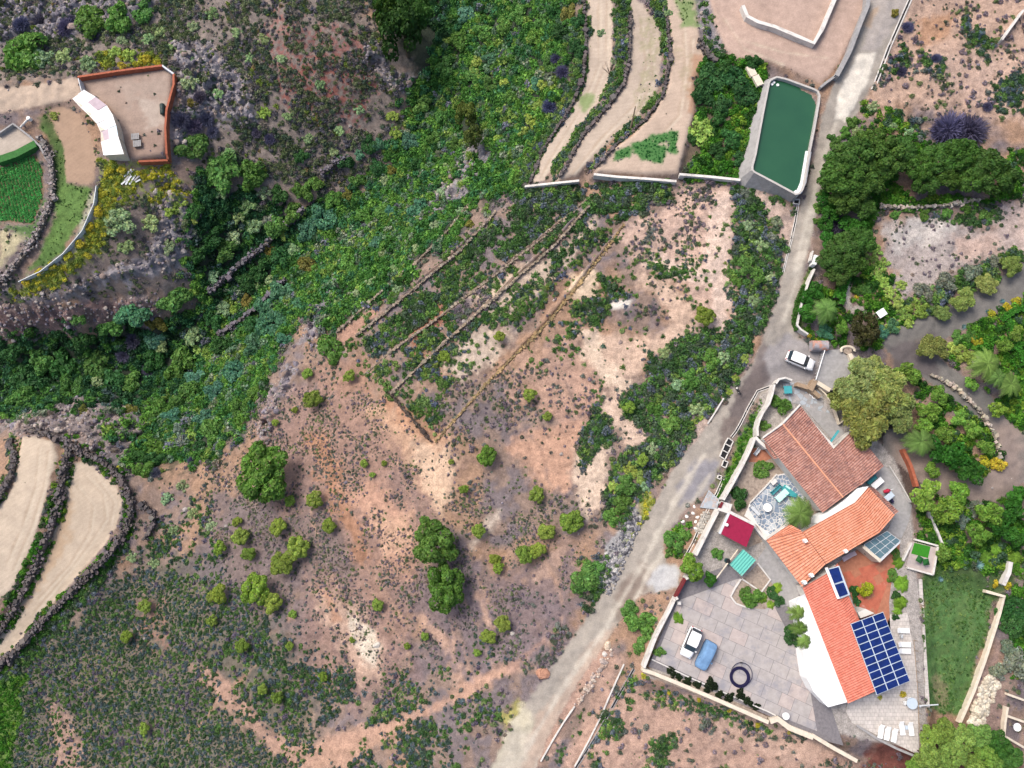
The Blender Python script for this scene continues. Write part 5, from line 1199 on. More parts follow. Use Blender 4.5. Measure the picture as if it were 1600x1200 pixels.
# ------------------------------------------------------------------ reservoir
RIM = '1200,129 1203,124 1208,121 1214,119 1228,122 1250,130 1272,138 1279,142 1282,149 1281,160 1274,200 1266,240 1258,288 1255,297 1250,303 1243,305 1236,301 1210,287 1178,270 1174,266 1174,259 1179,240 1190,180'
rz_ = 5.0
rim_o = W(RIM, rz_); cc = rim_o.mean(0)
def shrink(poly, d):
    n = len(poly); e = np.roll(poly, -1, 0) - np.roll(poly, 1, 0); e /= np.linalg.norm(e, axis=1)[:, None]; nr = np.c_[-e[:, 1], e[:, 0]]
    if _area(poly) < 0: nr = -nr
    return poly + nr * d
res = thing('reservoir', 'walled irrigation reservoir filled with green water beside the road', 'reservoir', (*cc, 2.0))
inn = shrink(rim_o, .3); n_ = len(rim_o)
gz_ = np.minimum(zf(rim_o[:, 0], rim_o[:, 1]), rz_ - .6)
b = MB()
bat = np.clip((1216 - pts(RIM)[:, 0]) / 20, 0, 1) * 1.5 + .05
out0 = np.array([shrink(rim_o, -q)[i] for i, q in enumerate(bat)])
lo = [b.bm.verts.new((*out0[i], gz_[i] - .6)) for i in range(n_)]; hi = [b.bm.verts.new((*rim_o[i], rz_ - .02)) for i in range(n_)]
for i in range(n_): b.bm.faces.new((lo[i], lo[(i + 1) % n_], hi[(i + 1) % n_], hi[i]))
b.build('outer_wall', M['concrete'], res)
b = MB(); o1 = [b.bm.verts.new((*rim_o[i], rz_ - .1)) for i in range(n_)]; o2 = [b.bm.verts.new((*rim_o[i], rz_ + .05)) for i in range(n_)]; i2 = [b.bm.verts.new((*inn[i], rz_ + .05)) for i in range(n_)]; i1 = [b.bm.verts.new((*inn[i], rz_ - 2.0)) for i in range(n_)]
for i in range(n_):
    j = (i + 1) % n_
    for A, B_ in ((o1, o2), (o2, i2), (i2, i1)): b.bm.faces.new((A[i], A[j], B_[j], B_[i]))
b.build('rim', plain('reservoir_rim', (.42, .40, .38), .85, .12, 1.5, stain=((.36, .35, .35), .8, .56)), res)
wat = shrink(rim_o, .27); b = MB(); b.face([(*p, rz_ - .55) for p in (wat if _area(wat) > 0 else wat[::-1])]); b.build('water', M['water'], res)
lin_ = W('1264,236 1256,284 1250,298 1243,302', rz_ - .2); L_, R_ = offset_line(lin_, .42); MB().sweep(L_, R_, [rz_ - .30] * 4, [rz_ - .6] * 4).build('liner', M['whiteroof'], res)
for s in ('1209,129', '1215,133', '1206,132'): MB().disc(W(s, rz_ - .5)[0], .22, rz_ - .56, rz_ - .40, 10).build('float', M['whiteroof'], res)
b = MB(); 
for s in ('1175,112', '1184,125'): b.box((*W(s, 4.6)[0], 4.6), (1.0, 1.9, .12), -.35)
sl = thing('concrete_slab', 'two pale concrete slabs lying end to end beside the reservoir', 'slab', (*W('1179,118', 4.4)[0], 4.2))
for s in ('1174,111', '1184,126'): MB().box((*W(s, 4.6)[0], 4.5), (1.05, 1.75, .5), .42).build('slab', M['cream'], sl)

# ------------------------------------------------------------------ house: old brown roof
def house_walls(name, poly, z1, parent, mat=None): return MB().prism(poly, -.3, z1).build(name, mat or M['white'], parent)
old = thing('old_house', 'old farmhouse with weathered brown tile roof and pink ridge line', 'house', (*W('1270,710', 0)[0], 0))
R0, R1 = W3('1223,663', 4.1)[0], W3('1317,777', 4.1)[0]
roof_plane('roof', [R0, R1, W3('1345,757', 2.9)[0], W3('1251,634', 2.9)[0]], M['tile_old'], old)
roof_plane('roof', [R0, R1, W3('1285,801', 2.8)[0], W3('1192,685', 2.8)[0]], M['tile_old'], old)
roof_plane('wing_roof', [W3('1301,703', 2.78)[0], W3('1344,759', 2.78)[0], W3('1381,728', 2.35)[0], W3('1334,670', 2.35)[0]], M['tile_old'], old)
roof_plane('porch_roof', [W3('1194,690', 2.6)[0], W3('1215,716', 2.6)[0], W3('1209,717', 2.35)[0], W3('1197,700', 2.35)[0]], M['tile_old'], old)
b = MB(); b.tube([R0 + np.array([0, 0, .08]), R1 + np.array([0, 0, .08])], .13, 8); b.build('ridge', M['ridge'], old)
house_walls('wall', W('1193,686 1224,664 1250,637 1300,692 1343,756 1317,775 1286,798', 2.6), 2.55, old)
house_walls('wall', W('1299,700 1333,673 1378,727 1343,752', 2.2), 2.2, old)
for s0, s1 in (('1192,684', '1223,662'), ('1223,662', '1250,633')):
    a, c = W3(s0, 2.95 if s0 != '1223,662' else 4.2)[0], W3(s1, 4.2 if s1 == '1223,662' else 3.05)[0]; MB().tube([a, c], .13, 6).build('verge', M['white'], old)
MB().box((*W('1302,684', 2.3)[0], 2.35), (2.6, .25, .3), .9).build('gutter', M['turq'], old)
# parapet between the two houses
pw = thing('parapet', 'white flat parapet roof between the brown and orange roofs', 'parapet', (*W('1320,790', 0)[0], 0))
MB().prism(W('1283,818 1284,806 1296,800 1341,763 1357,760 1338,785 1290,815', 3.4), -.3, 3.4).build('parapet_wall', M['whiteroof'], pw)

# main orange house
main = thing('orange_house', 'house with bright orange tile roof in the middle of the compound', 'house', (*W('1310,830', 0)[0], 0))
V0, V1 = '1254,831', '1291,881'; Q0, Q1 = '1336,785', '1374,832'
roof_plane('roof', [W3(Q0, 4.0)[0], W3(Q1, 4.0)[0], W3(V1, 3.15)[0], W3(V0, 3.15)[0]], M['tile_new'], main)
roof_plane('roof', [W3(Q0, 4.0)[0], W3(Q1, 4.0)[0], W3('1398,804', 3.3)[0], W3('1357,761', 3.3)[0]], M['tile_new'], main)
roof_plane('side_roof', [W3('1252,829', 3.35)[0], W3('1290,881', 3.35)[0], W3('1253,917', 2.7)[0], W3('1197,844', 2.7)[0]], M['tile_new'], main)
roof_plane('side_roof', [W3('1234,819', 3.0)[0], W3('1252,829', 3.3)[0], W3('1225,837', 3.0)[0], W3('1197,844', 2.72)[0]], M['tile_new'], main)
roof_plane('canopy', [W3('1358,761', 2.6)[0], W3('1399,803', 2.6)[0], W3('1404,799', 2.4)[0], W3('1366,762', 2.4)[0]], M['tile_old'], main)
house_walls('wall', W('1256,833 1336,787 1358,763 1396,803 1373,830 1291,878', 2.9), 2.95, main)
house_walls('wall', W('1200,845 1234,821 1254,832 1289,880 1254,913', 2.6), 2.6, main)
for s in ('1258,845', '1321,861', '1297,893', '1268,899', '1257,910'): MB().box((*W(s, 3.7)[0], 3.55), (.42, .42, .9), .5).build('chimney', M['whiteroof'], main)
MB().prism(W('1205,840 1235,812 1238,816 1208,845', 2.6), 2.3, 2.66).build('eave_ledge', M['white'], main)

# lower red house with solar panels
red = thing('red_house', 'long low house with red tile roof and white flat annex', 'house', (*W('1320,1000', 0)[0], 0))
T0, T1 = '1254,918', '1325,1099'; K0, K1 = '1297,893', '1367,1080'
roof_plane('roof', [W3(K0, 3.7)[0], W3(K1, 3.7)[0], W3(T1, 2.9)[0], W3(T0, 2.9)[0]], M['tile_red'], red)
roof_plane('roof', [W3(K0, 3.7)[0], W3(K1, 3.7)[0], W3('1374,1079', 3.4)[0], W3('1309,880', 3.4)[0]], M['tile_red'], red)
roof_plane('roof', [W3('1325,930', 3.45)[0], W3('1372,1075', 3.45)[0], W3('1386,1072', 3.1)[0], W3('1339,960', 3.1)[0]], M['tile_red'], red)
house_walls('wall', W('1256,918 1296,892 1308,883 1383,1070 1325,1096', 2.7), 2.75, red)
MB().prism(W('1244,943 1261,935 1324,1097 1294,1105 1272,1082 1262,1062 1255,1018 1262,1008 1248,965', 2.7), -.3, 2.72).build('annex_roof', M['whiteroof'], red)
MB().prism(W('1340,957 1352,951 1366,958 1345,966', 2.4), -.3, 2.4).build('porch', M['white'], red)
MB().box((*W('1255,935', 2.3)[0], 2.4), (2.0, .9, .15), .55).build('porch_canopy', M['grey'], red)
# photovoltaic array: thirty modules on a pale frame
C = [W3('1329,975', 4.05)[0], W3('1380,956', 3.75)[0], W3('1422,1064', 3.75)[0], W3('1370,1086', 4.05)[0]]
pv = thing('solar_array', 'large solar array of thirty blue panels in three columns', 'solar array', (C[0][0], C[0][1], 3.0))
def bl(u, v): return (Vector(C[0]) * (1 - u) + Vector(C[1]) * u) * (1 - v) + (Vector(C[3]) * (1 - u) + Vector(C[2]) * u) * v
pn = (Vector(C[1]) - Vector(C[0])).cross(Vector(C[3]) - Vector(C[0])).normalized(); pn = pn if pn.z > 0 else -pn
b = MB(); b.hexa([bl(u, v) - pn * .10 for u, v in ((0, 0), (0, 1), (1, 1), (1, 0))], [bl(u, v) - pn * .01 for u, v in ((0, 0), (0, 1), (1, 1), (1, 0))]); b.build('frame', M['alu'], pv)
for i in range(3):
    for j in range(10):
        u0, u1, v0, v1 = i / 3 + .014, (i + 1) / 3 - .014, j / 10 + .006, (j + 1) / 10 - .006
        q = [(u0, v0), (u0, v1), (u1, v1), (u1, v0)]; MB().hexa([bl(u, v) - pn * .005 for u, v in q], [bl(u, v) + pn * .025 for u, v in q]).build('panel', M['pv'], pv)
b = MB()
for u in (.1, .9):
    for v in (.05, .5, .95): p = bl(u, v); b.tube([(p.x, p.y, 0.0), (p.x, p.y, p.z - .08)], .05, 6)
b.build('support', M['alu'], pv)
st = thing('solar_water_heater', 'two dark blue solar collectors with a white tank on red roof', 'solar heater', (*W('1308,910', 3.9)[0], 3.6))
for s in ('1295,890 1310,886 1317,907 1302,912', '1304,914 1318,910 1325,928 1311,933'): MB().prism(W(s, 4.0), 3.9, 4.02).build('collector', M['pv'], st)
MB().tube([W3('1291,887', 4.1)[0], W3('1310,935', 4.1)[0]], .2, 10).build('tank', M['whiteroof'], st)
MB().prism(W('1293,889 1311,884 1328,929 1311,936', 3.8), 3.72, 3.88).build('mount', M['alu'], st)

# conservatory with glass roof
cs = thing('conservatory', 'glazed lean-to with blue glass roof beside the orange house', 'conservatory', (*W('1378,853', 0)[0], 0))
CQ = [W3('1350,851', 2.5)[0], W3('1386,830', 2.5)[0], W3('1407,845', 2.3)[0], W3('1375,874', 2.3)[0]]
def cq(u, v): return (Vector(CQ[0]) * (1 - u) + Vector(CQ[1]) * u) * (1 - v) + (Vector(CQ[3]) * (1 - u) + Vector(CQ[2]) * u) * v
for i in range(4):
    for j in range(3):
        q = [(i / 4 + .015, j / 3 + .02), (i / 4 + .015, (j + 1) / 3 - .02), ((i + 1) / 4 - .015, (j + 1) / 3 - .02), ((i + 1) / 4 - .015, j / 3 + .02)]
        MB().hexa([cq(u, v) - Vector((0, 0, .02)) for u, v in q], [cq(u, v) + Vector((0, 0, .01)) for u, v in q]).build('pane', M['glass'], cs)
b = MB()
for i in range(5): b.tube([cq(i / 4, 0), cq(i / 4, 1)], .04, 4)
for j in range(4): b.tube([cq(0, j / 3), cq(1, j / 3)], .04, 4)
b.build('glazing_bars', M['grey'], cs)
MB().sweep(*offset_line(W('1348,854 1376,877', 2.3), .22), [2.45, 2.35], [-.2, -.2]).build('side_wall', M['cream'], cs); MB().sweep(*offset_line(W('1376,876 1406,847', 2.3), .12), [2.3, 2.3], [-.2, -.2]).build('front_wall', M['grey'], cs)
MB().prism(W('1352,852 1386,832 1404,845 1375,872', 0), -.2, .06).build('floor', M['concrete'], cs)

# outbuildings
sh = thing('crimson_roofed_shed', 'small shed with flat crimson roof against the white wall', 'shed', (*W('1152,828', 0)[0], 0))
MB().prism(W('1140,801 1179,821 1166,855 1124,833', 2.4), 2.3, 2.42).build('roof', M['magenta'], sh); MB().prism(W('1141,804 1177,822 1165,852 1127,832', 2.3), -.2, 2.28).build('wall', M['white'], sh)
MB().disc(W('1135,820', 2.5)[0], .22, 2.42, 2.8, 10).build('vent', M['whiteroof'], sh); MB().sweep(*offset_line(W('1140,800 1180,820', 2.5), .2), [2.5] * 2, [2.2] * 2).build('parapet', M['white'], sh)
MB().sweep(*offset_line(W('1124,834 1139,801', 2.3), .16), [2.44] * 2, [2.2] * 2).build('gutter', M['grey'], sh)
b_ = thing('turquoise_roofed_shelter', 'open shelter with turquoise corrugated sheet roof', 'shelter', (*W('1160,879', 0)[0], 0))
roof_plane('roof', [W3('1161,858', 2.3)[0], W3('1181,875', 2.3)[0], W3('1159,900', 2.15)[0], W3('1140,882', 2.15)[0]], M['turqroof'], b_, .36, .03, thick=.03)
for s in ('1161,860', '1179,875', '1159,897', '1142,882'): MB().tube([W3(s, -.1)[0], W3(s, 2.15)[0]], .05, 6).build('post', M['wood'], b_)

# ------------------------------------------------------------------ compound floors
def floor(name, s, z, mat, label, th=.1, kind='structure'):
    o = MB().prism(W(s, z), z - th - .2, z).build(name, mat, kind=kind); tag(o, label, 'paving'); return o
def clip_half(poly, p, n):
    out = []
    for i in range(len(poly)):
        a, c = poly[i], poly[(i + 1) % len(poly)]; da, dc = np.dot(a - p, n), np.dot(c - p, n)
        if da <= 0: out.append(a)
        if (da < 0 < dc) or (dc < 0 < da): out.append(a + (c - a) * da / (da - dc))
    return np.array(out)
def pave(base, outline_px, z, cells, gap, mats, piece, proud=.02, r=None):
    """real slabs: every cell polygon clipped by the (convex) outline, shrunk by the joint, laid slightly uneven"""
    o = W(outline_px, z); o = o if _area(o) > 0 else o[::-1]; r = r or random.Random(4)
    for c in cells:
        c = np.array(c); c = c if _area(c) > 0 else c[::-1]
        for i in range(len(o)):
            a, d = o[i], o[(i + 1) % len(o)] - o[i]; c = clip_half(c, a, np.array([d[1], -d[0]]))
            if len(c) < 3: break
        if len(c) < 3 or abs(_area(c)) < .05: continue
        m = c.mean(0); rad = np.linalg.norm(c - m, axis=1).mean(); c = m + (c - m) * max(.3, 1 - gap / max(rad, .1))
        MB().prism(c, z - .03, z + proud + r.uniform(-.006, .006)).build(piece, r.choice(mats), base)
def grid_cells(origin, ang, nx, ny, sx, sy, jit, brick=True, seed=1):
    r = random.Random(seed); ca, sa = math.cos(ang), math.sin(ang); out = []
    for j in range(-ny, ny):
        xs = [i * sx + (sx * .5 if brick and j % 2 else 0) + r.uniform(-jit, jit) for i in range(-nx, nx + 1)]
        for i in range(len(xs) - 1):
            q = [(xs[i], j * sy), (xs[i + 1], j * sy), (xs[i + 1], (j + 1) * sy), (xs[i], (j + 1) * sy)]
            out.append([(origin[0] + x * ca - y * sa, origin[1] + x * sa + y * ca) for x, y in q])
    return out
def voronoi(lo, hi, n, seed=2, relax=True):
    r = np.random.default_rng(seed); P = r.uniform(lo, hi, (n, 2))
    for _ in range(1):
        cells = []
        for i in range(n):
            c = np.array([[lo[0], lo[1]], [hi[0], lo[1]], [hi[0], hi[1]], [lo[0], hi[1]]], float)
            o = np.argsort(((P - P[i]) ** 2).sum(1))[1:18]
            for j in o:
                c = clip_half(c, (P[i] + P[j]) / 2, P[j] - P[i])
                if len(c) < 3: break
            if len(c) >= 3: cells.append(c)
    return cells
pk = floor('parking_court', '1013,1042 1057,935 1072,908 1140,882 1160,905 1182,876 1200,850 1262,935 1258,1020 1300,1110 1318,1165 1290,1158 1200,1118 1080,1064', 0.0, M['joint'], 'paved parking court of large worn concrete slabs')
pave(pk, '1020,1040 1060,938 1150,905 1200,900 1243,945 1255,1015 1294,1108 1316,1150 1300,1158 1200,1112', 0.0, grid_cells(W('1140,1000', 0)[0], -.42, 12, 14, 2.5, 1.75, .35), .035, [M['slab'], M['slab'], M['slab2']], 'slab')
floor('planting_bed', '1151,942 1144,932 1158,907 1184,881 1203,907 1222,935 1195,952 1172,950', .05, M['dirtbed'], 'planting bed inside the white kerb beside the ramp')
floor('entrance_ramp', '1160,905 1182,876 1200,850 1252,918 1243,945 1205,950 1150,925', .012, M['concrete'], 'grey worn concrete ramp beside the orange house')
floor('forecourt', '1140,790 1170,705 1196,700 1290,800 1283,812 1236,815 1196,845 1182,850 1165,858 1124,835', .0, M['dirtbed'], 'bare garden ground inside the white wall')
pt = floor('flagstone_patio', '1214,742 1233,738 1252,762 1262,790 1240,812 1206,842 1196,842 1184,822 1163,806 1172,785', .03, M['pale_joint'], 'blue flagstone patio with pale joints')
o = W('1214,742 1262,790 1206,842 1163,806', 0.03)
pave(pt, '1215,743 1232,740 1251,763 1261,789 1240,811 1206,841 1197,841 1185,821 1165,806 1173,786', .03, voronoi(o.min(0) - .5, o.max(0) + .5, 400), .05, [M['crazy'], M['crazy'], M['crazy2']], 'flagstone', .015)
uy = floor('upper_patio', '1222,598 1245,596 1278,608 1284,628 1330,690 1303,690 1252,632 1225,628', .03, M['concrete'], 'grey cobbled yard behind the brown roofed house')
o = W('1222,598 1330,690', .03); pave(uy, '1222,599 1246,597 1280,611 1300,650 1252,634 1226,627', .03, voronoi(np.minimum(*o) - .5, np.maximum(*o) + .5, 260, 5), .08, [M['slab'], M['crazy2'], M['concrete']], 'cobble', .02)
floor('east_terrace', '1340,755 1380,726 1392,735 1425,790 1420,815 1408,842 1386,830 1398,805 1358,762', .02, M['concrete'], 'grey terrace with tables east of the orange house')
rt_ = floor('red_terrace', '1309,880 1350,852 1376,877 1406,847 1405,870 1396,890 1392,915 1389,940 1392,1000 1360,1000', .03, M['terr'], 'red tiled terrace between the orange and red houses')
pave(rt_, '1309,882 1350,855 1375,878 1402,870 1394,892 1390,915 1387,940 1388,985 1352,985', .03, grid_cells(W('1360,920', 0)[0], .5, 12, 12, 1.15, 1.15, .0, False), .02, [M['redtile'], M['redtile'], M['terr']], 'tile', .012)
def gridmat():
    m, nt, b = newmat('small_grey_paving'); tc = nd(nt, 'ShaderNodeNewGeometry'); br = nd(nt, 'ShaderNodeTexBrick', Scale=1.0); br.offset = 0.5
    br.inputs['Brick Width'].default_value = .5; br.inputs['Row Height'].default_value = .5; br.inputs['Mortar Size'].default_value = .02
    br.inputs['Color1'].default_value = (.47, .44, .41, 1); br.inputs['Color2'].default_value = (.52, .48, .45, 1); br.inputs['Mortar'].default_value = (.30, .27, .25, 1)
    nt.links.new(tc.outputs['Position'], br.inputs['Vector']); n = nd(nt, 'ShaderNodeTexNoise', Scale=1.5, Detail=6.0); nt.links.new(tc.outputs['Position'], n.inputs['Vector'])
    nt.links.new(mixrgb(nt, 'MULTIPLY', br.outputs['Color'], ramp(nt, n.outputs[0], [(.3, .8), (.7, 1.15)])), b.inputs['Base Color']); b.inputs['Roughness'].default_value = .85; return m
M['paving'] = gridmat()
floor('lower_terrace', '1325,1099 1386,1075 1384,980 1392,960 1418,958 1432,1040 1436,1180 1332,1130 1322,1112', .03, M['paving'], 'pale tiled lower terrace with sun loungers')
floor('garden_walk', '1424,905 1441,905 1447,1010 1453,1105 1436,1105 1430,1010', -.1, M['paving'], 'straight pale walkway beside the walled lawn', .6)
floor('gravel_strip', '1010,1046 1080,1066 1200,1120 1195,1128 1005,1052', -.02, M['dirtbed'], 'planted gravel strip along the south wall')
floor('gate_forecourt', '1284,548 1322,545 1340,560 1345,585 1300,610 1276,596', 1.16, M['concrete'], 'dusty grey forecourt behind the sliding gate', .5)

# ------------------------------------------------------------------ compound walls
wall('garden_wall', '1210,601 1207,615 1202,630 1192,645 1186,658 1183,670 1184,681', 1.7, .28, M['white'], 'curved white garden wall behind the brown roofed house', level=1.75)
wall('garden_wall', '1211,600 1216,593 1226,591 1236,595', 1.3, .28, M['white'], 'hooked white wall at the corner by the turquoise table', level=1.7)
wall('garden_wall', '1180,684 1174,700 1160,728 1144,757 1130,781', 1.9, .4, M['white'], 'broad white wall between the verge and the house garden', level=1.7)
wall('garden_wall', '1124,796 1110,824 1096,852 1088,868', 1.9, .4, M['white'], 'white wall between the entrance gate and the round tree', level=1.5)
wall('garden_wall', '1180,683 1190,693 1198,700', 1.8, .42, M['white'], 'short white wall from the garden wall to the brown roof', level=1.8)
wall('garden_wall', '1056,934 1046,955 1035,975 1024,996 1013,1022 1005,1042', 1.3, .38, M['white'], 'white wall between the parking court and the road', level=1.1)
wall('boundary_wall', '1004,1046 1060,1069 1120,1094 1160,1111 1200,1128', 1.2, .5, M['cream'], 'long cream wall south of the parking court', level=.6)
wall('boundary_wall', '1202,1126 1216,1124 1232,1136 1268,1150', .9, .7, M['cream'], 'cream wall beside the round white table', level=.55)
wall('boundary_wall', '1268,1148 1300,1167 1332,1184', .9, .5, M['cream'], 'lowest cream wall ending below the blue-grey ramp', level=.5)
wall('planter_kerb', '1340,1134 1372,1155 1402,1170 1432,1182', .5, .3, M['concrete'], 'grey kerb along the foot of the lounger terrace', 'kerb', level=.25)
wall('kerb', '1018,1030 1080,1060 1140,1086 1200,1112 1212,1118', .3, .16, M['white'], 'thin white kerb between the slabs and the planted strip', 'kerb', level=.16)
wall('lawn_wall', '1541,924 1570,932 1556,980 1540,1030 1522,1080 1500,1130', .8, .42, M['cream'], 'cream angled wall along the far side of the lawn')
wall('garden_wall', '1273,420 1264,440 1259,455 1252,478 1248,497 1246,508 1252,515 1263,522', 1.2, .26, M['white'], 'thin white wall between the road and the hedged garden')
wall('patio_edge', '1214,741 1195,762 1172,786', .3, .16, M['white'], 'thin white edge between the garden bed and blue patio', 'kerb', level=.28)
wall('patio_wall', '1179,822 1190,836 1200,847', 1.0, .35, M['white'], 'short white wall between the crimson shed and orange house', level=1.0)
wall('planter_kerb', '1184,880 1204,906 1190,925 1160,905', .3, .2, M['white'], 'white kerb of the triangular planting bed', 'kerb', level=.25)
wall('planter_kerb', '1158,905 1148,920 1142,932 1150,943 1172,951', .3, .22, M['white'], 'curved white kerb of the bed beside the ramp', 'kerb', level=.25)
wall('garden_wall', '1330,648 1312,662 1306,640 1290,615 1280,606', .8, .2, M['cream'], 'cream kerb round the cobbled yard below the tamarisk', level=.7)
wall('patio_edge', '1388,728 1405,755 1422,785', .4, .1, M['white'], 'thin white rail edging the east terrace', 'rail', level=.7)
wall('garden_wall', '1412,702 1424,728 1434,760', .9, .45, M['rust'], 'short rust coloured wall beside the garden track')
wall('garden_wall', '1452,800 1466,832 1474,852', .6, .3, M['white'], 'short curved white wall east of the green turf')
wall('garden_wall', '1580,878 1577,895 1568,914', .8, .6, M['white'], 'short broad white wall above the angled lawn wall')
wall('plot_wall', '1575,1085 1600,1094', .7, .3, M['cream'], 'upper cream wall of the plots at the lower right edge')
wall('plot_wall', '1572,1118 1600,1128', .7, .3, M['cream'], 'middle cream wall of the plots at the lower right edge')
wall('plot_wall', '1575,1105 1571,1130 1570,1150 1600,1168', .8, .3, M['cream'], 'angled cream wall round the plot with the white dish')
wall('retaining_wall', '1600,15 1578,45 1566,62', 1.0, .3, M['white'], 'short white wall at the top right corner')
wall('lane_fence', '150,290 146,318 128,360 98,396 62,424 28,440', .9, .12, M['grey'], 'thin pale fence along the grass strip above the yellow bushes', 'fence')
wall('plot_wall', '-5,210 20,193 45,212 62,228 72,248', .7, .32, M['concrete'], 'pale concrete edge round the small corner plot')
wall('hedge_bank', '-5,250 25,240 55,224', .8, 1.3, plain('clipped_hedge', (.035, .13, .03), .9, .35, 4, .6), 'dark green clipped hedge above the crop rows', 'hedge')
# gates
gt = thing('entrance_gate', 'dark red sliding gate between the round tree and the white wall', 'gate', (*W('1064,920', 0)[0], 0))
MB().sweep(*offset_line(W('1072,904 1056,934', 1.4), .12), [1.5, 1.5], [.05, .05]).build('gate_leaf', M['maroon'], gt)
for s in ('1073,903', '1057,935'): MB().box((*W(s, 1.5)[0], .8), (.4, .4, 1.7), .5).build('post', M['white'], gt)
MB().box((*W('1059,941', 0)[0], .5), (.45, .45, 1.0)).build('meter_box', M['white'], gt)
fg = thing('rail_gate', 'long thin white sliding rail across the forecourt', 'gate', (*W('1282,570', 1)[0], 1.0))
MB().tube([W3('1289,547', 2.2)[0], W3('1275,593', 2.2)[0]], .06, 6).build('top_rail', M['whiteroof'], fg); MB().tube([W3('1289,548', 1.5)[0], W3('1275,594', 1.5)[0]], .04, 6).build('lower_rail', M['grey'], fg)
for k in range(9):
    u = k / 8; p = W('1289,547', 2.2)[0] * (1 - u) + W('1275,593', 2.2)[0] * u; MB().tube([(*p, 1.1), (*p, 2.2)], .025, 4).build('bar', M['grey'], fg)
gp = thing('gate_pier', 'rounded grey and terracotta stone pier beside the sliding gate', 'pier', (*W('1280,540', 1)[0], .9))
c0 = W('1280,540', 1.8)[0]; b = MB()
for k in range(8):
    a0 = math.pi * k / 8; a1 = math.pi * (k + 1) / 8
    f0, f1 = (-math.cos(a0) * .75, math.sin(a0) * .65), (-math.cos(a1) * .75, math.sin(a1) * .65)
    b.hexa([(c0[0] - 1.15, c0[1] + f0[0], 1.0), (c0[0] + 1.15, c0[1] + f0[0], 1.0), (c0[0] + 1.15, c0[1] + f1[0], 1.0), (c0[0] - 1.15, c0[1] + f1[0], 1.0)], [(c0[0] - 1.15, c0[1] + f0[0], 1.9 + f0[1]), (c0[0] + 1.15, c0[1] + f0[0], 1.9 + f0[1]), (c0[0] + 1.15, c0[1] + f1[0], 1.9 + f1[1]), (c0[0] - 1.15, c0[1] + f1[0], 1.9 + f1[1])])
b.build('vault', plain('stone_and_clay_vault', (.30, .29, .31), .9, .25, 2, stain=((.48, .22, .14), .7, .5)), gp)
rp = thing('ring_planter', 'half round white stone planter ring behind the forecourt', 'planter', (*W('1325,545', 1.3)[0], 1.0))
cc_ = W('1325,547', 1.6)[0]; MB().tube([(cc_[0] + 1.0 * math.cos(a), cc_[1] + .55 * math.sin(a), 1.55) for a in np.linspace(-.4, 3.6, 16)], .2, 8).build('rim', M['cream'], rp)
MB().disc(cc_, .6, 1.0, 1.5, 16).build('soil', M['dirtbed'], rp)
fl = thing('forecourt_wall', 'low pale wall running from the ring planter to the tamarisk', 'wall', (*W('1332,562', 1.3)[0], 1.0)); MB().sweep(*offset_line(W('1327,553 1337,575', 1.5), .3), [1.7] * 2, [.7] * 2).build('coping', M['cream'], fl)
fw = thing('forecourt_kerb', 'brown timber edged wall below the sliding gate', 'wall', (*W('1262,605', 1.0)[0], .6))
MB().sweep(*offset_line(W('1245,600 1264,606 1282,620', 1.1), .3), [1.15, 1.15, 1.0], [-.2] * 3).build('coping', M['wood'], fw); MB().sweep(*offset_line(W('1266,610 1274,594', 1.3), .35), [1.4] * 2, [0.] * 2).build('pier', M['wood'], fw); MB().sweep(*offset_line(W('1276,597 1297,610', 1.3), .3), [1.35] * 2, [0.] * 2).build('coping', M['cream'], fw)
en = thing('entrance_porch', 'white porch slab with dark doorway in the garden wall', 'porch', (*W('1130,790', 0)[0], 0))
MB().prism(W('1127,783 1144,788 1140,803 1121,797', 1.9), 1.7, 1.9).build('slab', M['white'], en); MB().prism(W('1127,784 1131,785 1127,794 1122,793', 2.0), 1.9, 2.0).build('doorway', M['maroon'], en)
for s in ('1129,785', '1143,789', '1139,802', '1123,796'): MB().box((*W(s, 1.7)[0], .8), (.25, .25, 1.8)).build('post', M['white'], en)
ap = floor('entrance_apron', '1108,766 1124,781 1120,796 1094,793', .02, M['crazy2'], 'pale flagstone apron in front of the house entrance')
o = W('1094,766 1124,796', .02); pave(ap, '1108,767 1123,781 1119,795 1095,792', .02, voronoi(np.minimum(*o) - .4, np.maximum(*o) + .4, 46, 9), .06, [M['slab'], M['crazy2'], M['slab2']], 'flagstone', .015)
for i, s in enumerate(('1075,790', '1073,807', '1067,815', '1085,792', '1083,802', '1090,808', '1087,815', '1086,826')):
    me = rock_mesh('boulder', 90 + i); me.materials.append(M['rock']); p = G(s)[0]; q_ = link('boulder', me, None, tuple(p), label='white painted boulder by the house entrance, %s from the left' % ORD[sorted([1075, 1073, 1067, 1085, 1083, 1090, 1087, 1086]).index(int(s.split(',')[0]))], category='boulder', group='white boulders by the entrance'); q_.scale = (.24, .3, .25); q_.color = (.72, .70, .66, 1); q_.rotation_euler = (0, 0, i)
for i, (s, c, sc, lb) in enumerate([('848,1053', '#b98a72', 1.1, 'large reddish boulder on the left verge of the road'), ('950,1009', '#d8c4ae', .7, 'pale block lying on the right verge of the road'), ('945,1022', '#d8cfc8', .5, 'small pale block below the larger verge block'), ('588,1008', '#d8d0c4', .7, 'cream rock in the pale hollow low on the hillside'), ('671,108', '#eeeeea', .55, 'round white boulder in the ravine below the tall tree'), ('800,990', '#cfc6bb', .4, 'small pale rock beside the twin pines low on the hill')]):
    me = rock_mesh('boulder', 110 + i); me.materials.append(M['rock']); p = G(s)[0]; q_ = link('boulder', me, None, tuple(p), label=lb, category='boulder'); q_.scale = (sc, sc * .8, sc * .7); q_.color = (*lin(c, .75), 1); q_.rotation_euler = (0, 0, i * 1.3)
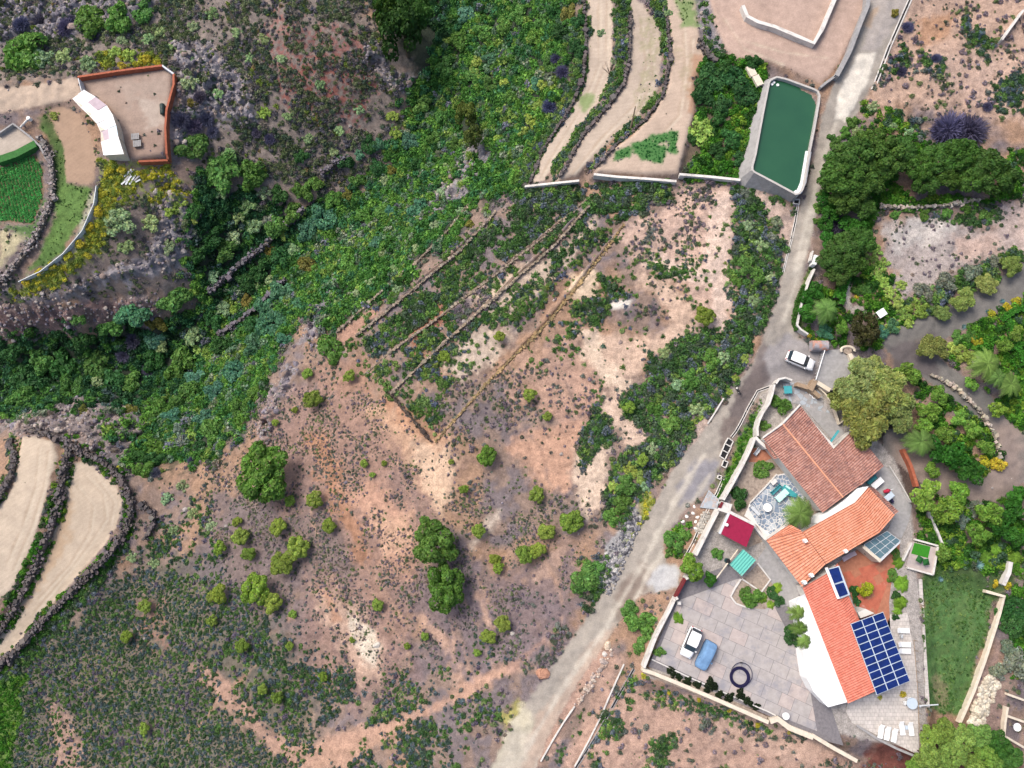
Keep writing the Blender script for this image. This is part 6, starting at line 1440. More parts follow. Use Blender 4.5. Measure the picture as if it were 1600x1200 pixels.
# rubble strewn by the lower right wall, verge stones (too many to count)
def rubble(name, s, n, size, hexes, label):
    r = np.random.default_rng(n); poly = G(dense(pts(s), 20))[:, :2]; lo_, hi_ = poly.min(0), poly.max(0); q = r.uniform(lo_, hi_, (n * 6, 2)); q = q[sdist(poly, q[:, 0], q[:, 1]) > 0][:n]; m = len(q)
    tt = np.array([lin(h, .75) for h in hexes])[r.integers(0, len(hexes), m)] * r.uniform(.8, 1.15, m)[:, None]
    scatter(name, np.c_[q, zf(q[:, 0], q[:, 1]) + .05], size * np.exp(r.normal(0, .35, m)), r.integers(0, 5, m), tt, RK, label=label, category='rubble')
rubble('rubble', '1545,1050 1560,1070 1545,1110 1530,1140 1510,1138 1520,1110 1530,1080', 240, .3, ('#d8cdb8', '#c8bca8', '#e2dac8'), 'heap of pale rubble stones right of the lawn wall')
rubble('verge_rubble', '955,1015 965,1010 935,1060 905,1100 895,1105 920,1060', 130, .2, ('#d8c8b8', '#c0a898', '#b8a8a0'), 'line of pale stones along the right verge of the road')
rubble('ash_rubble', '930,890 990,795 1008,812 985,860 955,930 935,925', 420, .2, ('#9a989a', '#74747c', '#b4b2b0', '#5c5c62'), 'ashy grey rubble between the pines and the road verge')
rubble('entrance_rubble', '1098,798 1110,800 1095,835 1086,830', 120, .16, ('#c8c2b8', '#a8a49c'), 'pale pebbles below the flagstone apron')

# ------------------------------------------------------------------ walled yard with patchwork sheds, upper left
yz = float(np.median(zf(WP['YARD'][:, 0], WP['YARD'][:, 1])))
yw = thing('yard_wall', 'red brown wall round the bare yard in the upper left', 'wall', tuple(G('255,110')[0]))
for s in ('121,120 188,110 253,102', '271,115 271,131 260,171 258,200 260,240 262,249', '262,250 240,251 216,252'):
    p = dense(pts(s), 12, closed=False); w = cast(p, zf, 1.05); L_, R_ = offset_line(w[:, :2], .18); MB().sweep(L_, R_, w[:, 2], w[:, 2] - 1.8).build('wall_panel', M['rust'], yw)
p = cast(pts('253,102 271,115'), zf, 1.05); MB().sweep(*offset_line(p[:, :2], .14), p[:, 2], p[:, 2] - 2.4).build('corner_gate', M['grey'], yw)
p = cast(pts('122,122 127,142'), zf, 1.5); MB().sweep(*offset_line(p[:, :2], .06), p[:, 2], p[:, 2] - 1.6).build('mesh_gate', M['grey'], yw)
shd = thing('patchwork_shed', 'curved row of sheds roofed with white patched sheets', 'shed', tuple(G('155,190')[0]))
Lp = pts('113,154 126,168 140,181 151,193 157,206 158,222 162,243'); Rp = pts('131,141 149,152 166,165 176,181 181,196 184,213 193,241')
LW, RW = cast(Lp, zf, 2.1), cast(Rp, zf, 2.4); rsh = random.Random(3)
M['sheet'] = plain('white_sheet_roof', (.80, .79, .77), .6, .06, 1, stain=((.55, .50, .50), .7, .62)); M['sheet2'] = plain('mauve_sheet_roof', (.42, .34, .38), .6, .12, 1.5); M['sheet3'] = plain('pale_blue_sheet_roof', (.55, .66, .72), .5, .1, 1.5)
for i in range(6):
    k = 2
    for j in range(k):
        a0, a1 = j / k, (j + 1) / k; dzr = Vector((0, 0, rsh.uniform(-.05, .08) + .06 * j))
        q = [Vector(LW[i]).lerp(Vector(RW[i]), a0), Vector(LW[i]).lerp(Vector(RW[i]), a1 + .03), Vector(LW[i + 1]).lerp(Vector(RW[i + 1]), a1 + .03), Vector(LW[i + 1]).lerp(Vector(RW[i + 1]), a0)]
        mt = M['sheet2'] if (i, j) in ((1, 1), (4, 0)) else (M['sheet3'] if (i, j) in ((4, 1),) else M['sheet'])
        MB().hexa([p_ + dzr - Vector((0, 0, .04)) for p_ in q], [p_ + dzr for p_ in q]).build('roof_sheet', mt, shd)
    cen = (LW[i] + RW[i] + LW[i + 1] + RW[i + 1]) / 4; poly = np.array([LW[i][:2], RW[i][:2], RW[i + 1][:2], LW[i + 1][:2]]); poly = poly.mean(0) + (poly - poly.mean(0)) * .94
    MB().prism(poly, cen[2] - 3.0, cen[2] - .22).build('shed_wall', M['cream'], shd)
for s, lb, mt, d in [('222,170', 'dark green lying water drum against the yard wall', 'drum', 0)]:
    c_ = G('254,171', .4)[0]; dr = thing('water_drum', 'dark green drum lying against the east yard wall', 'drum', tuple(c_ - np.array([0, 0, .4])))
    MB().tube([c_ + np.array([.12, -1.0, 0]), c_ + np.array([.14, -.85, 0]), c_ + np.array([-.12, .85, 0]), c_ + np.array([-.14, 1.0, 0])], [.36, .46, .46, .36], 14).build('tank', plain('dark_green_plastic', (.012, .03, .028), .5, .1, 2), dr, smooth_=True)
    MB().disc(c_[:2], .12, c_[2] + .4, c_[2] + .52, 10).build('cap', M['black'], dr)
pw_ = thing('pallet_pile', 'pile of two grey boards and pallets in the yard', 'pallets', tuple(G('214,218')[0]))
for s, dx, rz0 in (('211,213', 1.15, .1), ('214,224', 1.2, .12)):
    p = G(s, .5)[0]
    for k in range(5): MB().box((p[0] + (k - 2) * .28 * math.cos(rz0), p[1] + (k - 2) * .28 * math.sin(rz0), p[2]), (.24, dx, .05), rz0).build('board', M['concrete'], pw_)
    MB().box((p[0], p[1], p[2] - .28), (1.2, dx * .8, .5), rz0).build('stack', M['wood'], pw_)
tp = thing('junk_heap', 'grey tarpaulin and plank heap below the yard among yellow bushes', 'junk heap', tuple(G('207,276')[0]))
for k in range(9):
    r = random.Random(k); p = G([[203 + r.uniform(-8, 12), 276 + r.uniform(-8, 8)]], .2)[0]; MB().box(tuple(p), (r.uniform(1.2, 2.6), .3, .08), .9 + r.uniform(-.3, .3), 0, r.uniform(-.15, .15)).build('plank', M['grey'] if k % 3 else M['concrete'], tp)
for i, (s, rr, hh, lb) in enumerate([('35,188', .45, 2.4, 'pale pipe stand by the corner plot')]):
    p = G(s)[0]; ps = thing('pipe_stand', 'white horizontal pipe beside the small corner plot', 'pipe', tuple(p)); MB().tube([G('32,199', .6)[0], G('45,185', .8)[0]], [.16, .2], 10).build('pipe', M['white'], ps)
    MB().disc(G('45,185', .8)[0][:2], .32, p[2] + .3, p[2] + 1.05, 12).build('tank', M['whiteroof'], ps)
# utility poles and dead tree
def pole(name, base, top, label, arm=False, h=7.0, mat='wood'):
    p = G(base)[0]; t = thing(name, label, 'pole', tuple(p)); d = rays(pts(top))[0]; k = (p[2] + h - H) / d[2]; q = np.array([d[0] * k, d[1] * k, p[2] + h])
    MB().tube([p - np.array([0, 0, .3]), q], [.14, .09], 8).build('shaft', M[mat], t)
    if arm: MB().box(tuple(q - np.array([0, 0, .3])), (1.4, .1, .1), .3).build('crossarm', M[mat], t)
    return t
pole('utility_pole', '370,38', '352,4', 'thin dark leaning pole on the upper left hillside', h=6)
pole('utility_pole', '985,203', '993,166', 'grey wooden pole between the middle and east terrace fields', h=4.5)
dt = thing('bare_tree', 'small leafless brown sapling on the western terrace field', 'tree', tuple(G('953,117')[0]))
for k in range(9):
    r = random.Random(k + 50); p = G('953,117')[0]; a = 1.2 + r.uniform(0, 1.9); MB().tube([p, p + np.array([math.cos(a) * .6, math.sin(a) * .6, .8]), p + np.array([math.cos(a) * 1.5, math.sin(a) * 1.5, 1.6 + r.uniform(0, .6)])], [.05, .03, .012], 5).build('branch', M['bark'], dt)
dt2 = thing('dead_tree', 'pale dead branching tree in the ravine', 'tree', tuple(G('288,695')[0]))
for k in range(7):
    r = random.Random(k + 80); p = G('288,695')[0]; a = k * .6; MB().tube([p, p + np.array([math.cos(a) * .5, math.sin(a) * .5, 1.2]), p + np.array([math.cos(a) * 1.9, math.sin(a) * 1.9, 2.4 + r.uniform(0, .8)])], [.05, .03, .012], 5).build('branch', M['grey'], dt2)

# ------------------------------------------------------------------ cars
def loft(sections, n_close=True):
    b = MB(); rings = [[b.bm.verts.new(v) for v in s] for s in sections]; m = len(rings[0])
    for i in range(len(rings) - 1):
        for k in range(m): b.bm.faces.new((rings[i][k], rings[i][(k + 1) % m], rings[i + 1][(k + 1) % m], rings[i + 1][k]))
    b.bm.faces.new(rings[0][::-1]); b.bm.faces.new(rings[-1]); return b
def car(loc, rz, label, L_=4.2, hw=.88, roof=1.6, van=False):
    t = thing('parked_car', label, 'car', loc, rz); x = L_ / 2; hood = .98
    def sec(px, w, z0, z1, wt): return [(px, -w, z0), (px, w, z0), (px, w * 1.0, (z0 + z1) * .55), (px, w * wt, z1), (px, w * wt * .6, z1 + .03), (px, -w * wt * .6, z1 + .03), (px, -w * wt, z1), (px, -w, (z0 + z1) * .55)]
    loft([sec(-x, hw * .72, .40, .80, .9), sec(-x + .10, hw * .9, .28, .95, .93), sec(-x + .45, hw, .22, 1.0, .94), sec(.2, hw, .22, 1.0, .95), sec(x - 1.15, hw, .22, hood, .94), sec(x - .5, hw * .97, .24, hood - .12, .93), sec(x - .12, hw * .86, .28, .74, .9), sec(x, hw * .66, .38, .62, .9)]).build('body', M['carwhite'], t, world=False, smooth_=True)
    xr, xf = -x + .55, x - 1.75
    loft([[(a, -w, z), (a, w, z), (a, w * .97, z + .03), (a, -w * .97, z + .03)] for a, w, z in ((xr - .05, hw * .78, roof - .03), (xr + .25, hw * .86, roof), (xf - .4, hw * .86, roof), (xf, hw * .80, roof - .05))]).build('roof', M['carwhite'], t, world=False)
    def gl(name, P, off=0): b = MB(); b.face(P); b.build(name, M['carglass'], t, world=False)
    gl('windscreen', [(xf + .02, -hw * .79, roof - .04), (xf + .02, hw * .79, roof - .04), (xf + .72, hw * .84, hood + .03), (xf + .72, -hw * .84, hood + .03)])
    gl('rear_window', [(xr - .07, hw * .77, roof - .04), (xr - .07, -hw * .77, roof - .04), (-x + .12, -hw * .78, 1.0), (-x + .12, hw * .78, 1.0)])
    for s in (-1, 1):
        gl('side_window', [(xr - .02, s * hw * .83, roof - .01), (xf, s * hw * .83, roof - .03), (xf + .68, s * hw * .94, 1.0), (-x + .2, s * hw * .93, 1.0)])
        MB().box((xf + .5, s * (hw + .09), 1.02), (.16, .2, .13)).build('mirror', M['carwhite'], t, world=False)
        MB().box((x - .16, s * hw * .66, .66), (.22, .34, .12), s * -.35).build('headlight', M['alu'], t, world=False)
        MB().box((-x + .06, s * hw * .74, .82), (.10, .22, .25)).build('tail_light', M['redcloth'], t, world=False)
        for wx in (x - .85, -x + .8):
            wl = MB().tube([(wx, s * (hw - .2), .31), (wx, s * (hw + .01), .31)], .31, 14).build('wheel', M['rubber'], t, world=False)
            MB().tube([(wx, s * (hw + .005), .31), (wx, s * (hw + .02), .31)], .18, 10).build('rim', M['grey'], wl, world=False)
    return t
def hdg(s0, s1, z=0): a, c = W(s0, z)[0], W(s1, z)[0]; return math.atan2(c[1] - a[1], c[0] - a[0])
car((*W('1080,1004', .8)[0], .02), hdg('1088,984', '1071,1025'), 'white hatchback parked in the slabbed court beside the blue covered car')
c2z = float(zf(*[np.array([q]) for q in W('1250,564', 1.8)[0]])[0]) if False else float(G('1250,564')[0][2])
car((*W('1251,563', c2z + .8)[0], c2z + .01), hdg('1232,556', '1271,572', c2z), 'white hatchback standing on the road in front of the rail gate')
cv = thing('covered_car', 'car under a blue cover parked beside the white hatchback', 'car', (*W('1104,1025', .8)[0], .02), hdg('1114,1004', '1095,1045'))
prof = [(-2.02, .58, .50), (-1.95, .76, .82), (-1.6, .84, 1.0), (-1.2, .86, 1.36), (-.7, .84, 1.45), (.1, .83, 1.43), (.5, .84, 1.3), (1.05, .85, .98), (1.6, .80, .88), (1.9, .66, .74), (1.98, .5, .5)]
cvb = loft([[(a, -w * 1.02, .08), (a, w * 1.02, .08), (a, w * 1.0, h * .6), (a, w * (.80 if h > 1.1 else .9), h * .96), (a, w * .5, h + .03), (a, -w * .5, h + .03), (a, -w * (.80 if h > 1.1 else .9), h * .96), (a, -w * 1.0, h * .6)] for a, w, h in prof]).build('cover', M['cover'], cv, world=False)
MB().tube([(p[0], p[1] * 1.04, .07) for p in prof] + [(p[0], -p[1] * 1.04, .07) for p in prof[::-1]], .03, 5, closed=True).build('hem_cord', M['navy'], cv, world=False)
for s in (-1, 1): MB().box((.55, s * .95, 1.0), (.16, .2, .14)).build('mirror_pocket', M['cover'], cv, world=False)

# ------------------------------------------------------------------ things in the court, patios and garden
rg = thing('coiled_hose', 'thick navy coil of pipe lying on the slabs below the cars', 'hose', (*W('1157,1057', 0)[0], .0)); c_ = W('1156,1058', .15)[0]
for k in range(4): MB().tube([(c_[0] + (1.05 + .1 * k) * math.cos(a), c_[1] + (1.05 + .1 * k) * math.sin(a), .1 + .06 * (k % 2)) for a in np.linspace(0, 2 * math.pi, 29)[:-1]], .075, 6, closed=True).build('coil', M['navy'], rg)
rg2 = thing('hoop', 'thin dark hoop lying across the navy pipe coil', 'hoop', (*W('1158,1054', 0)[0], .0)); c_ = W('1158.5,1053', .15)[0]
MB().tube([(c_[0] + 1.45 * math.cos(a), c_[1] + 1.5 * math.sin(a), .26) for a in np.linspace(0, 2 * math.pi, 37)[:-1]], .045, 6, closed=True).build('tube', M['navy'], rg2)
MB().box((c_[0], c_[1] + 1.5, .26), (.3, .14, .14)).build('joint', M['black'], rg2)
def table(name, loc, rz, dx, dy, h, mat, label, legs=True, cat='table'):
    t = thing(name, label, cat, loc, rz); MB().box((0, 0, h), (dx, dy, .06)).build('tabletop', mat, t, .01, world=False)
    for sx in (-1, 1):
        for sy in (-1, 1): MB().box((sx * (dx / 2 - .1), sy * (dy / 2 - .1), h / 2 - .02), (.07, .07, h)).build('leg', mat, t, world=False)
    return t
def bench(loc, rz, l, mat, label):
    t = thing('bench', label, 'bench', loc, rz)
    for k in range(3): MB().box((0, -.16 + .16 * k, .45), (l, .14, .04)).build('seat_slat', mat, t, world=False)
    for k in range(2): MB().box((0, .28 + .02 * k, .62 + .16 * k), (l, .04, .13)).build('back_slat', mat, t, world=False)
    for s in (-1, 1): MB().box((s * (l / 2 - .1), .03, .24), (.07, .5, .46)).build('leg', mat, t, world=False)
    return t
def round_table(loc, r, h, mat, label, name='round_table'):
    t = thing(name, label, 'table', loc); MB().disc((0, 0), r, h - .05, h, 24).build('tabletop', mat, t, world=False); MB().disc((0, 0), .06, 0, h - .05, 10).build('pedestal', M['grey'], t, world=False); MB().disc((0, 0), r * .5, 0, .05, 16).build('base', M['grey'], t, world=False); return t
def chair(loc, rz, mat, label, group=None):
    t = thing('chair', label, 'chair', loc, rz, group); MB().box((0, 0, .43), (.46, .46, .05)).build('seat', mat, t, world=False); MB().box((0, .22, .68), (.44, .05, .5), 0, -.15).build('backrest', mat, t, world=False)
    for sx in (-1, 1):
        for sy in (-1, 1): MB().box((sx * .19, sy * .19, .21), (.05, .05, .43)).build('leg', mat, t, world=False)
    return t
ang = hdg('1212,787', '1236,765')
table('picnic_table', (*W('1222,774', .75)[0], .05), ang, 2.0, .9, .76, M['mint'], 'pale mint picnic table on the blue flagstone patio')
bench((*W('1213,765', .5)[0], .05), ang, 1.9, M['turq'], 'turquoise bench left of the mint picnic table')
bench((*W('1236,772', .5)[0], .05), ang + 2.2, 1.9, M['turq'], 'turquoise bench between the mint table and brown roof')
mt_ = thing('awning', 'turquoise mat laid beside the mint picnic table', 'mat', (*W('1235,768', .1)[0], .05)); MB().prism(W('1226,757 1245,772 1238,778 1220,764', .1), .05, .1).build('panel', M['turq'], mt_); MB().prism(W('1229,758 1236,763 1234,765 1227,760', .12), .101, .12).build('strip', M['mint'], mt_)
round_table((*W('1199,793', .7)[0], .05), .6, .72, M['whiteroof'], 'round white garden table on the blue flagstone patio')
bench((*W('1180,798', .4)[0], .05), hdg('1172,791', '1186,806'), 1.9, M['grey'], 'pale grey bench at the west edge of the flagstone patio')
bench((*W('1183,706', .4)[0], .05), .9, 1.2, M['grey'], 'pale grey bench on the terracotta corner by the white wall')
floor('terracotta_corner', '1176,700 1196,702 1206,716 1192,722 1170,722', .02, M['terr'], 'small terracotta corner beside the brown roof')
table('barbecue', (*W('1209,753', .8)[0], .05), ang, .9, .6, .85, M['white'], 'small white barbecue stand beside the turquoise bench', cat='barbecue')
table('square_table', (*W('1231,609', .75)[0], .05), .05, 1.15, 1.15, .76, M['turq'], 'square turquoise table in the cobbled yard')
ang = hdg('1362,754', '1376,742')
bench((*W('1363,750', .5)[0], .05), ang, 1.7, M['turq'], 'turquoise bench on the east terrace under the brown eave')
table('picnic_table', (*W('1371,755', .75)[0], .05), ang, 1.9, .85, .76, M['whiteroof'], 'white picnic table on the east terrace')
table('side_table', (*W('1389,776', .75)[0], .05), ang, 1.5, .8, .74, M['alu'], 'pale blue table on the east terrace by the orange roof')
ck = thing('parasol', 'folded red parasol lying next to the pale blue table', 'parasol', (*W('1385,767', .6)[0], .05), ang - .4); MB().tube([(-.55, 0, .8), (.1, 0, .85), (.45, 0, .8)], [.22, .3, .1], 8).build('canopy', M['redcloth'], ck, world=False); MB().tube([(.45, 0, .8), (.95, 0, .75)], .035, 6).build('pole', M['whiteroof'], ck, world=False); MB().box((.1, 0, .3), (.5, .4, .6)).build('stand', M['grey'], ck, world=False)
chair((*W('1394,783', .5)[0], .05), 2.2, M['navy'], 'dark chair below the pale blue table')
round_table((*W('1228,1119', .72)[0], .02), .48, .74, M['whiteroof'], 'round white table at the edge of the parking court')
LG = thing('sun_lounger', '', 'sun lounger')
MB().box((0, -.25, .32), (.62, 1.25, .07)).build('seat', M['whiteroof'], LG, .015, world=False); MB().box((0, .64, .47), (.62, .72, .06), 0, .45).build('backrest', M['whiteroof'], LG, .015, world=False)
for sx in (-1, 1):
    for sy in (-.75, .3): MB().box((sx * .25, sy, .15), (.06, .06, .3)).build('leg', M['whiteroof'], LG, world=False)
    MB().box((sx * .33, -.1, .36), (.04, 1.5, .05)).build('side_rail', M['whiteroof'], LG, world=False)
first = True
for s, rz, lb in [('1376,1143', -.25, 'leftmost of the three white sun loungers on the lower terrace'), ('1386,1146', -.25, 'middle of the three white sun loungers on the lower terrace'), ('1397,1149', -.25, 'third white sun lounger from the left on the lower terrace'), ('1409,1138', .06, 'grey-white sun lounger left of the small table'), ('1423,1139', .06, 'grey-white sun lounger at the right edge of the lower terrace'), ('1411,985', 1.55, 'upper white sun lounger beside the solar array'), ('1413,1007', 1.55, 'middle white sun lounger beside the solar array'), ('1413,1017', 1.55, 'lower white sun lounger beside the solar array')]:
    loc = (*W(s, .3)[0], .035)
    if first: LG.location = loc; LG.rotation_euler = (0, 0, rz); LG['label'] = lb; LG['group'] = 'sun loungers on the terrace'; first = False
    else: copy_tree(LG, loc, rz, lb)
table('side_table', (*W('1417,1137', .5)[0], .035), 0, .4, .5, .42, M['alu'], 'tiny white table between the two grey-white loungers')
round_table((*W('1425,1099', .7)[0], .035), .75, .74, M['alu'], 'round pale blue table at the edge of the lower terrace')
chair((*W('1414,1098', .4)[0], .035), 1.6, M['whiteroof'], 'white chair left of the round pale blue table'); chair((*W('1419,1092', .4)[0], .035), 0.3, M['whiteroof'], 'white chair above the round pale blue table')
chair((*W('1408,994', .4)[0], .035), 1.4, M['grey'], 'grey chair beside the loungers next to the solar array')
bm_ = thing('beam', 'long pale beam laid across the walkway onto the lawn', 'beam', (*W('1450,1102', .3)[0], -.1)); MB().tube([W3('1434,1103', .55)[0], W3('1466,1101', .5)[0]], .09, 6).build('beam_shaft', M['grey'], bm_); MB().box((*W('1436,1103', .2)[0], .2), (.2, .2, .7)).build('post', M['grey'], bm_)
rl = thing('terrace_railing', 'long thin railing between the lower terrace and the walkway', 'railing', (*W('1436,1100', 0)[0], 0)); MB().tube([W3('1428,1000', .95)[0], W3('1434,1080', .95)[0], W3('1438,1180', .95)[0]], .04, 6).build('rail', M['wood'], rl)
for k in range(12):
    u = k / 11; p = W('1428,1000', 0)[0] * (1 - u) + W('1438,1180', 0)[0] * u; MB().tube([(*p, -.3), (*p, .95)], .03, 5).build('post', M['wood'], rl)
lr = thing('garden_recliner', 'mauve recliner on the red terrace under the orange eave', 'recliner', (*W('1324,870', .3)[0], .05), hdg('1314,876', '1333,865')); MB().box((0, 0, .35), (1.7, .65, .08)).build('seat', M['sheet2'], lr, world=False); MB().box((.95, 0, .52), (.6, .62, .07), 0, 0, -.6).build('backrest', M['sheet2'], lr, world=False)
for sx in (-1, 1):
    for sy in (-1, 1): MB().box((sx * .6, sy * .25, .17), (.05, .05, .34)).build('leg', M['grey'], lr, world=False)
bq = thing('kettle_barbecue', 'black kettle barbecue beside the conservatory', 'barbecue', (*W('1352,862', .5)[0], .05)); MB().tube([(0, 0, .5), (0, 0, .7), (0, 0, .95), (0, 0, 1.08)], [.25, .42, .38, .1], 14).build('kettle', M['black'], bq, world=False); MB().tube([(0, 0, 0), (0, 0, .5)], .05, 6).build('stand', M['black'], bq, world=False)
tf = thing('turf_play_area', 'white edged pen with bright green artificial turf', 'play area', (*W('1440,870', 0)[0], 0)); MB().prism(W('1426,846 1464,856 1457,897 1416,885', .25), -.8, .25).build('floor', M['slab2'], tf); MB().prism(W('1429,848 1454,854 1450,872 1424,865', .3), .25, .29).build('turf', M['turf'], tf)
for s in ('1430,843 1466,853', '1466,853 1458,898', '1458,898 1418,887', '1411,876 1425,848'): MB().sweep(*offset_line(W(s, .4), .12), [.45, .45], [-.6, -.6]).build('edge_wall', M['white'], tf)
for s in ('1441,868 1431,874 1437,881', '1447,871 1440,883 1449,880'): pass
for i, (s, rz, lb) in enumerate([('1435,874', .2, 'left of the two dark green folded parasols in the turf pen'), ('1445,878', .9, 'right of the two dark green folded parasols in the turf pen')]):
    t = thing('parasol', lb, 'parasol', (*W(s, .8)[0], .25), rz, 'dark green parasols'); b = MB(); 
    ap_ = b.bm.verts.new((0, 0, 1.25)); rim = [b.bm.verts.new((.62 * math.cos(a), .62 * math.sin(a), .85)) for a in np.linspace(0, 2 * math.pi, 5)[:-1]]
    for k in range(4): b.bm.faces.new((rim[k], rim[(k + 1) % 4], ap_))
    b.build('canopy', M['parasol'], t, world=False); MB().tube([(0, 0, 0), (0, 0, 1.22)], .03, 6).build('pole', M['wood'], t, world=False)
ds = thing('satellite_dish', 'white round dish in the fenced plot at the lower right edge', 'dish', tuple(G('1582,1133')[0]), .6); b = MB()
rings = [[b.bm.verts.new((r_ * math.cos(a), r_ * math.sin(a), .9 + .25 * r_ * r_)) for a in np.linspace(0, 2 * math.pi, 19)[:-1]] for r_ in (.08, .25, .42, .55)]
for i in range(3):
    for k in range(18): b.bm.faces.new((rings[i][k], rings[i][(k + 1) % 18], rings[i + 1][(k + 1) % 18], rings[i + 1][k]))
b.bm.faces.new(rings[0]); b.build('reflector', M['whiteroof'], ds, world=False); MB().tube([(0, 0, 0), (0, 0, .9)], .05, 6).build('mast', M['grey'], ds, world=False); MB().tube([(.3, 0, 1.0), (0, 0, 1.5)], .02, 5).build('feed_arm', M['grey'], ds, world=False)
hz = G('1378,489', .9)[0]; table('garden_table', (hz[0], hz[1], hz[2] - .9), .55, 1.35, 1.1, .85, M['whiteroof'], 'square white table in the hedged garden by the road')
ub = thing('utility_cabinet', 'white utility cabinet at the top of the garden wall by the road', 'cabinet', tuple(G('1274,408')[0])); p = G('1274,406', 1.2)[0]; MB().box((p[0], p[1], p[2] - .6), (.6, 1.5, 1.3), -.3).build('cabinet_body', M['whiteroof'], ub); p2 = G('1268,400', .8)[0]; MB().box((p2[0], p2[1], p2[2] - .3), (.2, 1.6, .9), -.3).build('side_wall', M['white'], ub)
wh = thing('water_butt', 'dark green water butt beside the turquoise shelter', 'barrel', (*W('1136,876', .4)[0], 0)); MB().tube([(0, 0, 0), (0, 0, .3), (0, 0, .7), (0, 0, .95)], [.3, .36, .36, .3], 14).build('barrel', plain('bottle_green_plastic', (.01, .05, .06), .5, .1, 2), wh, world=False); MB().disc((0, 0), .31, .95, 1.0, 14).build('lid', M['black'], wh, world=False)
wl_ = thing('timber_rail', 'weathered timber rail beside the turquoise shelter', 'rail', (*W('1140,880', .4)[0], 0)); MB().tube([W3('1153,859', .9)[0], W3('1119,904', .9)[0]], .1, 6).build('rail', M['cream'], wl_)
for s in ('1153,859', '1136,882', '1119,904'): MB().tube([W3(s, -.1)[0], W3(s, .9)[0]], .08, 6).build('post', M['cream'], wl_)
for i, s in enumerate(('1268,616', '1272,620')):
    t = thing('planter_tyre', ('upper' if i == 0 else 'lower') + ' of two pale tyre rings in the cobbled yard', 'tyre', (*W(s, .2)[0], .05)); MB().tube([(.24 * math.cos(a), .24 * math.sin(a), .12) for a in np.linspace(0, 2 * math.pi, 17)[:-1]], .08, 6, closed=True).build('ring', M['whiteroof'], t, world=False); MB().disc((0, 0), .2, .0, .08, 12).build('soil', M['dirtbed'], t, world=False)
# garden hedges: clipped boxes of leaves
def hedge(s, w, h, label, hexc='#4f9a34'):
    p = dense(pts(s), 6, closed=False); q = cast(p, zf, h); seg = np.r_[0, np.cumsum(np.linalg.norm(np.diff(q[:, :2], axis=0), axis=1))]; r = np.random.default_rng(int(seg[-1] * 100)); n = int(seg[-1] * 170)
    u = r.random(n) * seg[-1]; c = np.c_[np.interp(u, seg, q[:, 0]), np.interp(u, seg, q[:, 1])]; d = np.gradient(q[:, :2], axis=0); d /= np.linalg.norm(d, axis=1)[:, None]; dn = np.c_[np.interp(u, seg, -d[:, 1]), np.interp(u, seg, d[:, 0])]
    top = r.random(n) < .55; off = np.where(top, r.uniform(-.5, .5, n), np.sign(r.uniform(-1, 1, n)) * .5) * w; zz = np.where(top, h, r.uniform(0, h, n)); c = c + dn * off[:, None]; P = np.c_[c, zf(c[:, 0], c[:, 1]) + zz] + r.normal(0, .04, (n, 3)); D = np.where(top[:, None], [0, 0, 1.], np.c_[dn * np.sign(off)[:, None], np.full(n, .3)])
    t = thing('hedge', label, 'hedge', tuple(q[0] - np.array([0, 0, h]))); me = tuft_mesh('leaves', P - np.array(t.location), D, .12, r, L, 1.2, .6); o = link('leaves', me, t); o.color = (*lin(hexc, .62), 1)
    L_, R_ = offset_line(q[:, :2], w * .42); MB().sweep(L_, R_, q[:, 2] - .1, q[:, 2] - h - .3).build('stems', M['bark'], t); return t
hedge('1325,425 1315,445 1308,465', .7, 1.2, 'left of two parallel clipped hedges in the hedged garden'); hedge('1328,430 1320,450 1315,475', .6, 1.2, 'right of two parallel clipped hedges in the hedged garden')
hedge('1570,490 1580,505 1590,540 1605,570', .8, .9, 'clipped hedge running down the right picture edge'); hedge('1565,500 1585,485 1605,480', .7, .9, 'clipped hedge curving to the right picture edge'); hedge('1578,545 1605,535', .6, .8, 'short cross hedge at the right picture edge')
hedge('1247,515 1242,500 1248,470 1258,445', .5, .8, 'grassy hedge at the foot of the thin white road wall', '#4a7a30')
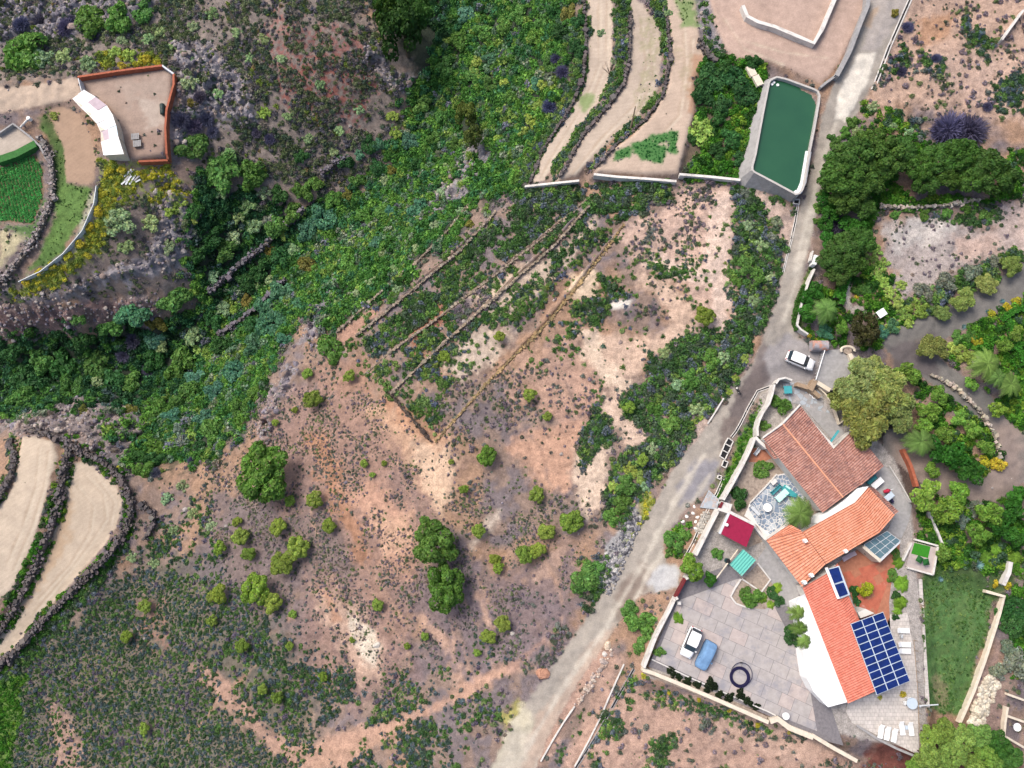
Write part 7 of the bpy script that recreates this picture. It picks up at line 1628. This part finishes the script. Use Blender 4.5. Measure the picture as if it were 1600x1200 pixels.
# dog on the road
dg = thing('dog', 'black and white dog on the road beside the thicket', 'dog', tuple(G('1152,611')[0]), -1.1)
vm = bpy.data.meshes.new('dog_body'); vtx = [(0, 0, .48), (.25, 0, .52), (.42, 0, .62), (.58, 0, .66), (.72, 0, .60), (-.25, 0, .50), (-.42, 0, .52), (.26, .11, .34), (.28, .11, .16), (.30, .11, .02), (.26, -.11, .34), (.24, -.11, .16), (.26, -.11, .02), (-.26, .10, .34), (-.34, .10, .18), (-.30, .10, .02), (-.26, -.10, .34), (-.32, -.10, .18), (-.28, -.10, .02), (-.58, .03, .66), (-.74, .06, .74)]
edg = [(0, 1), (1, 2), (2, 3), (3, 4), (0, 5), (5, 6), (1, 7), (7, 8), (8, 9), (1, 10), (10, 11), (11, 12), (5, 13), (13, 14), (14, 15), (5, 16), (16, 17), (17, 18), (6, 19), (19, 20)]
vm.from_pydata(vtx, edg, []); do = link('body', vm, dg); md = do.modifiers.new('skin', 'SKIN')
rad = [.17, .18, .11, .12, .06, .15, .10, .06, .045, .04, .06, .045, .04, .075, .045, .04, .075, .045, .04, .04, .03]
for k, q_ in enumerate(rad): vm.skin_vertices[0].data[k].radius = (q_, q_); vm.skin_vertices[0].data[k].use_root = (k == 0)
def dogmat():
    m, nt, b = newmat('dog_coat'); tc = nd(nt, 'ShaderNodeTexCoord'); n = nd(nt, 'ShaderNodeTexNoise', Scale=2.2, Detail=1.0); nt.links.new(tc.outputs['Object'], n.inputs['Vector'])
    nt.links.new(ramp(nt, n.outputs[0], [(.52, (.015, .015, .017)), (.56, (.72, .70, .67))]), b.inputs['Base Color']); b.inputs['Roughness'].default_value = .8; return m
vm.materials.append(dogmat()); md = do.modifiers.new('sub', 'SUBSURF'); md.levels = 1; md.render_levels = 1
for s in (-1, 1): MB().hexa([(.55, s * .05, .74), (.60, s * .05, .74), (.60, s * .11, .72), (.55, s * .11, .72)], [(.57, s * .07, .86), (.58, s * .07, .86), (.58, s * .09, .85), (.57, s * .09, .85)]).build('ear', M['black'], dg, world=False)
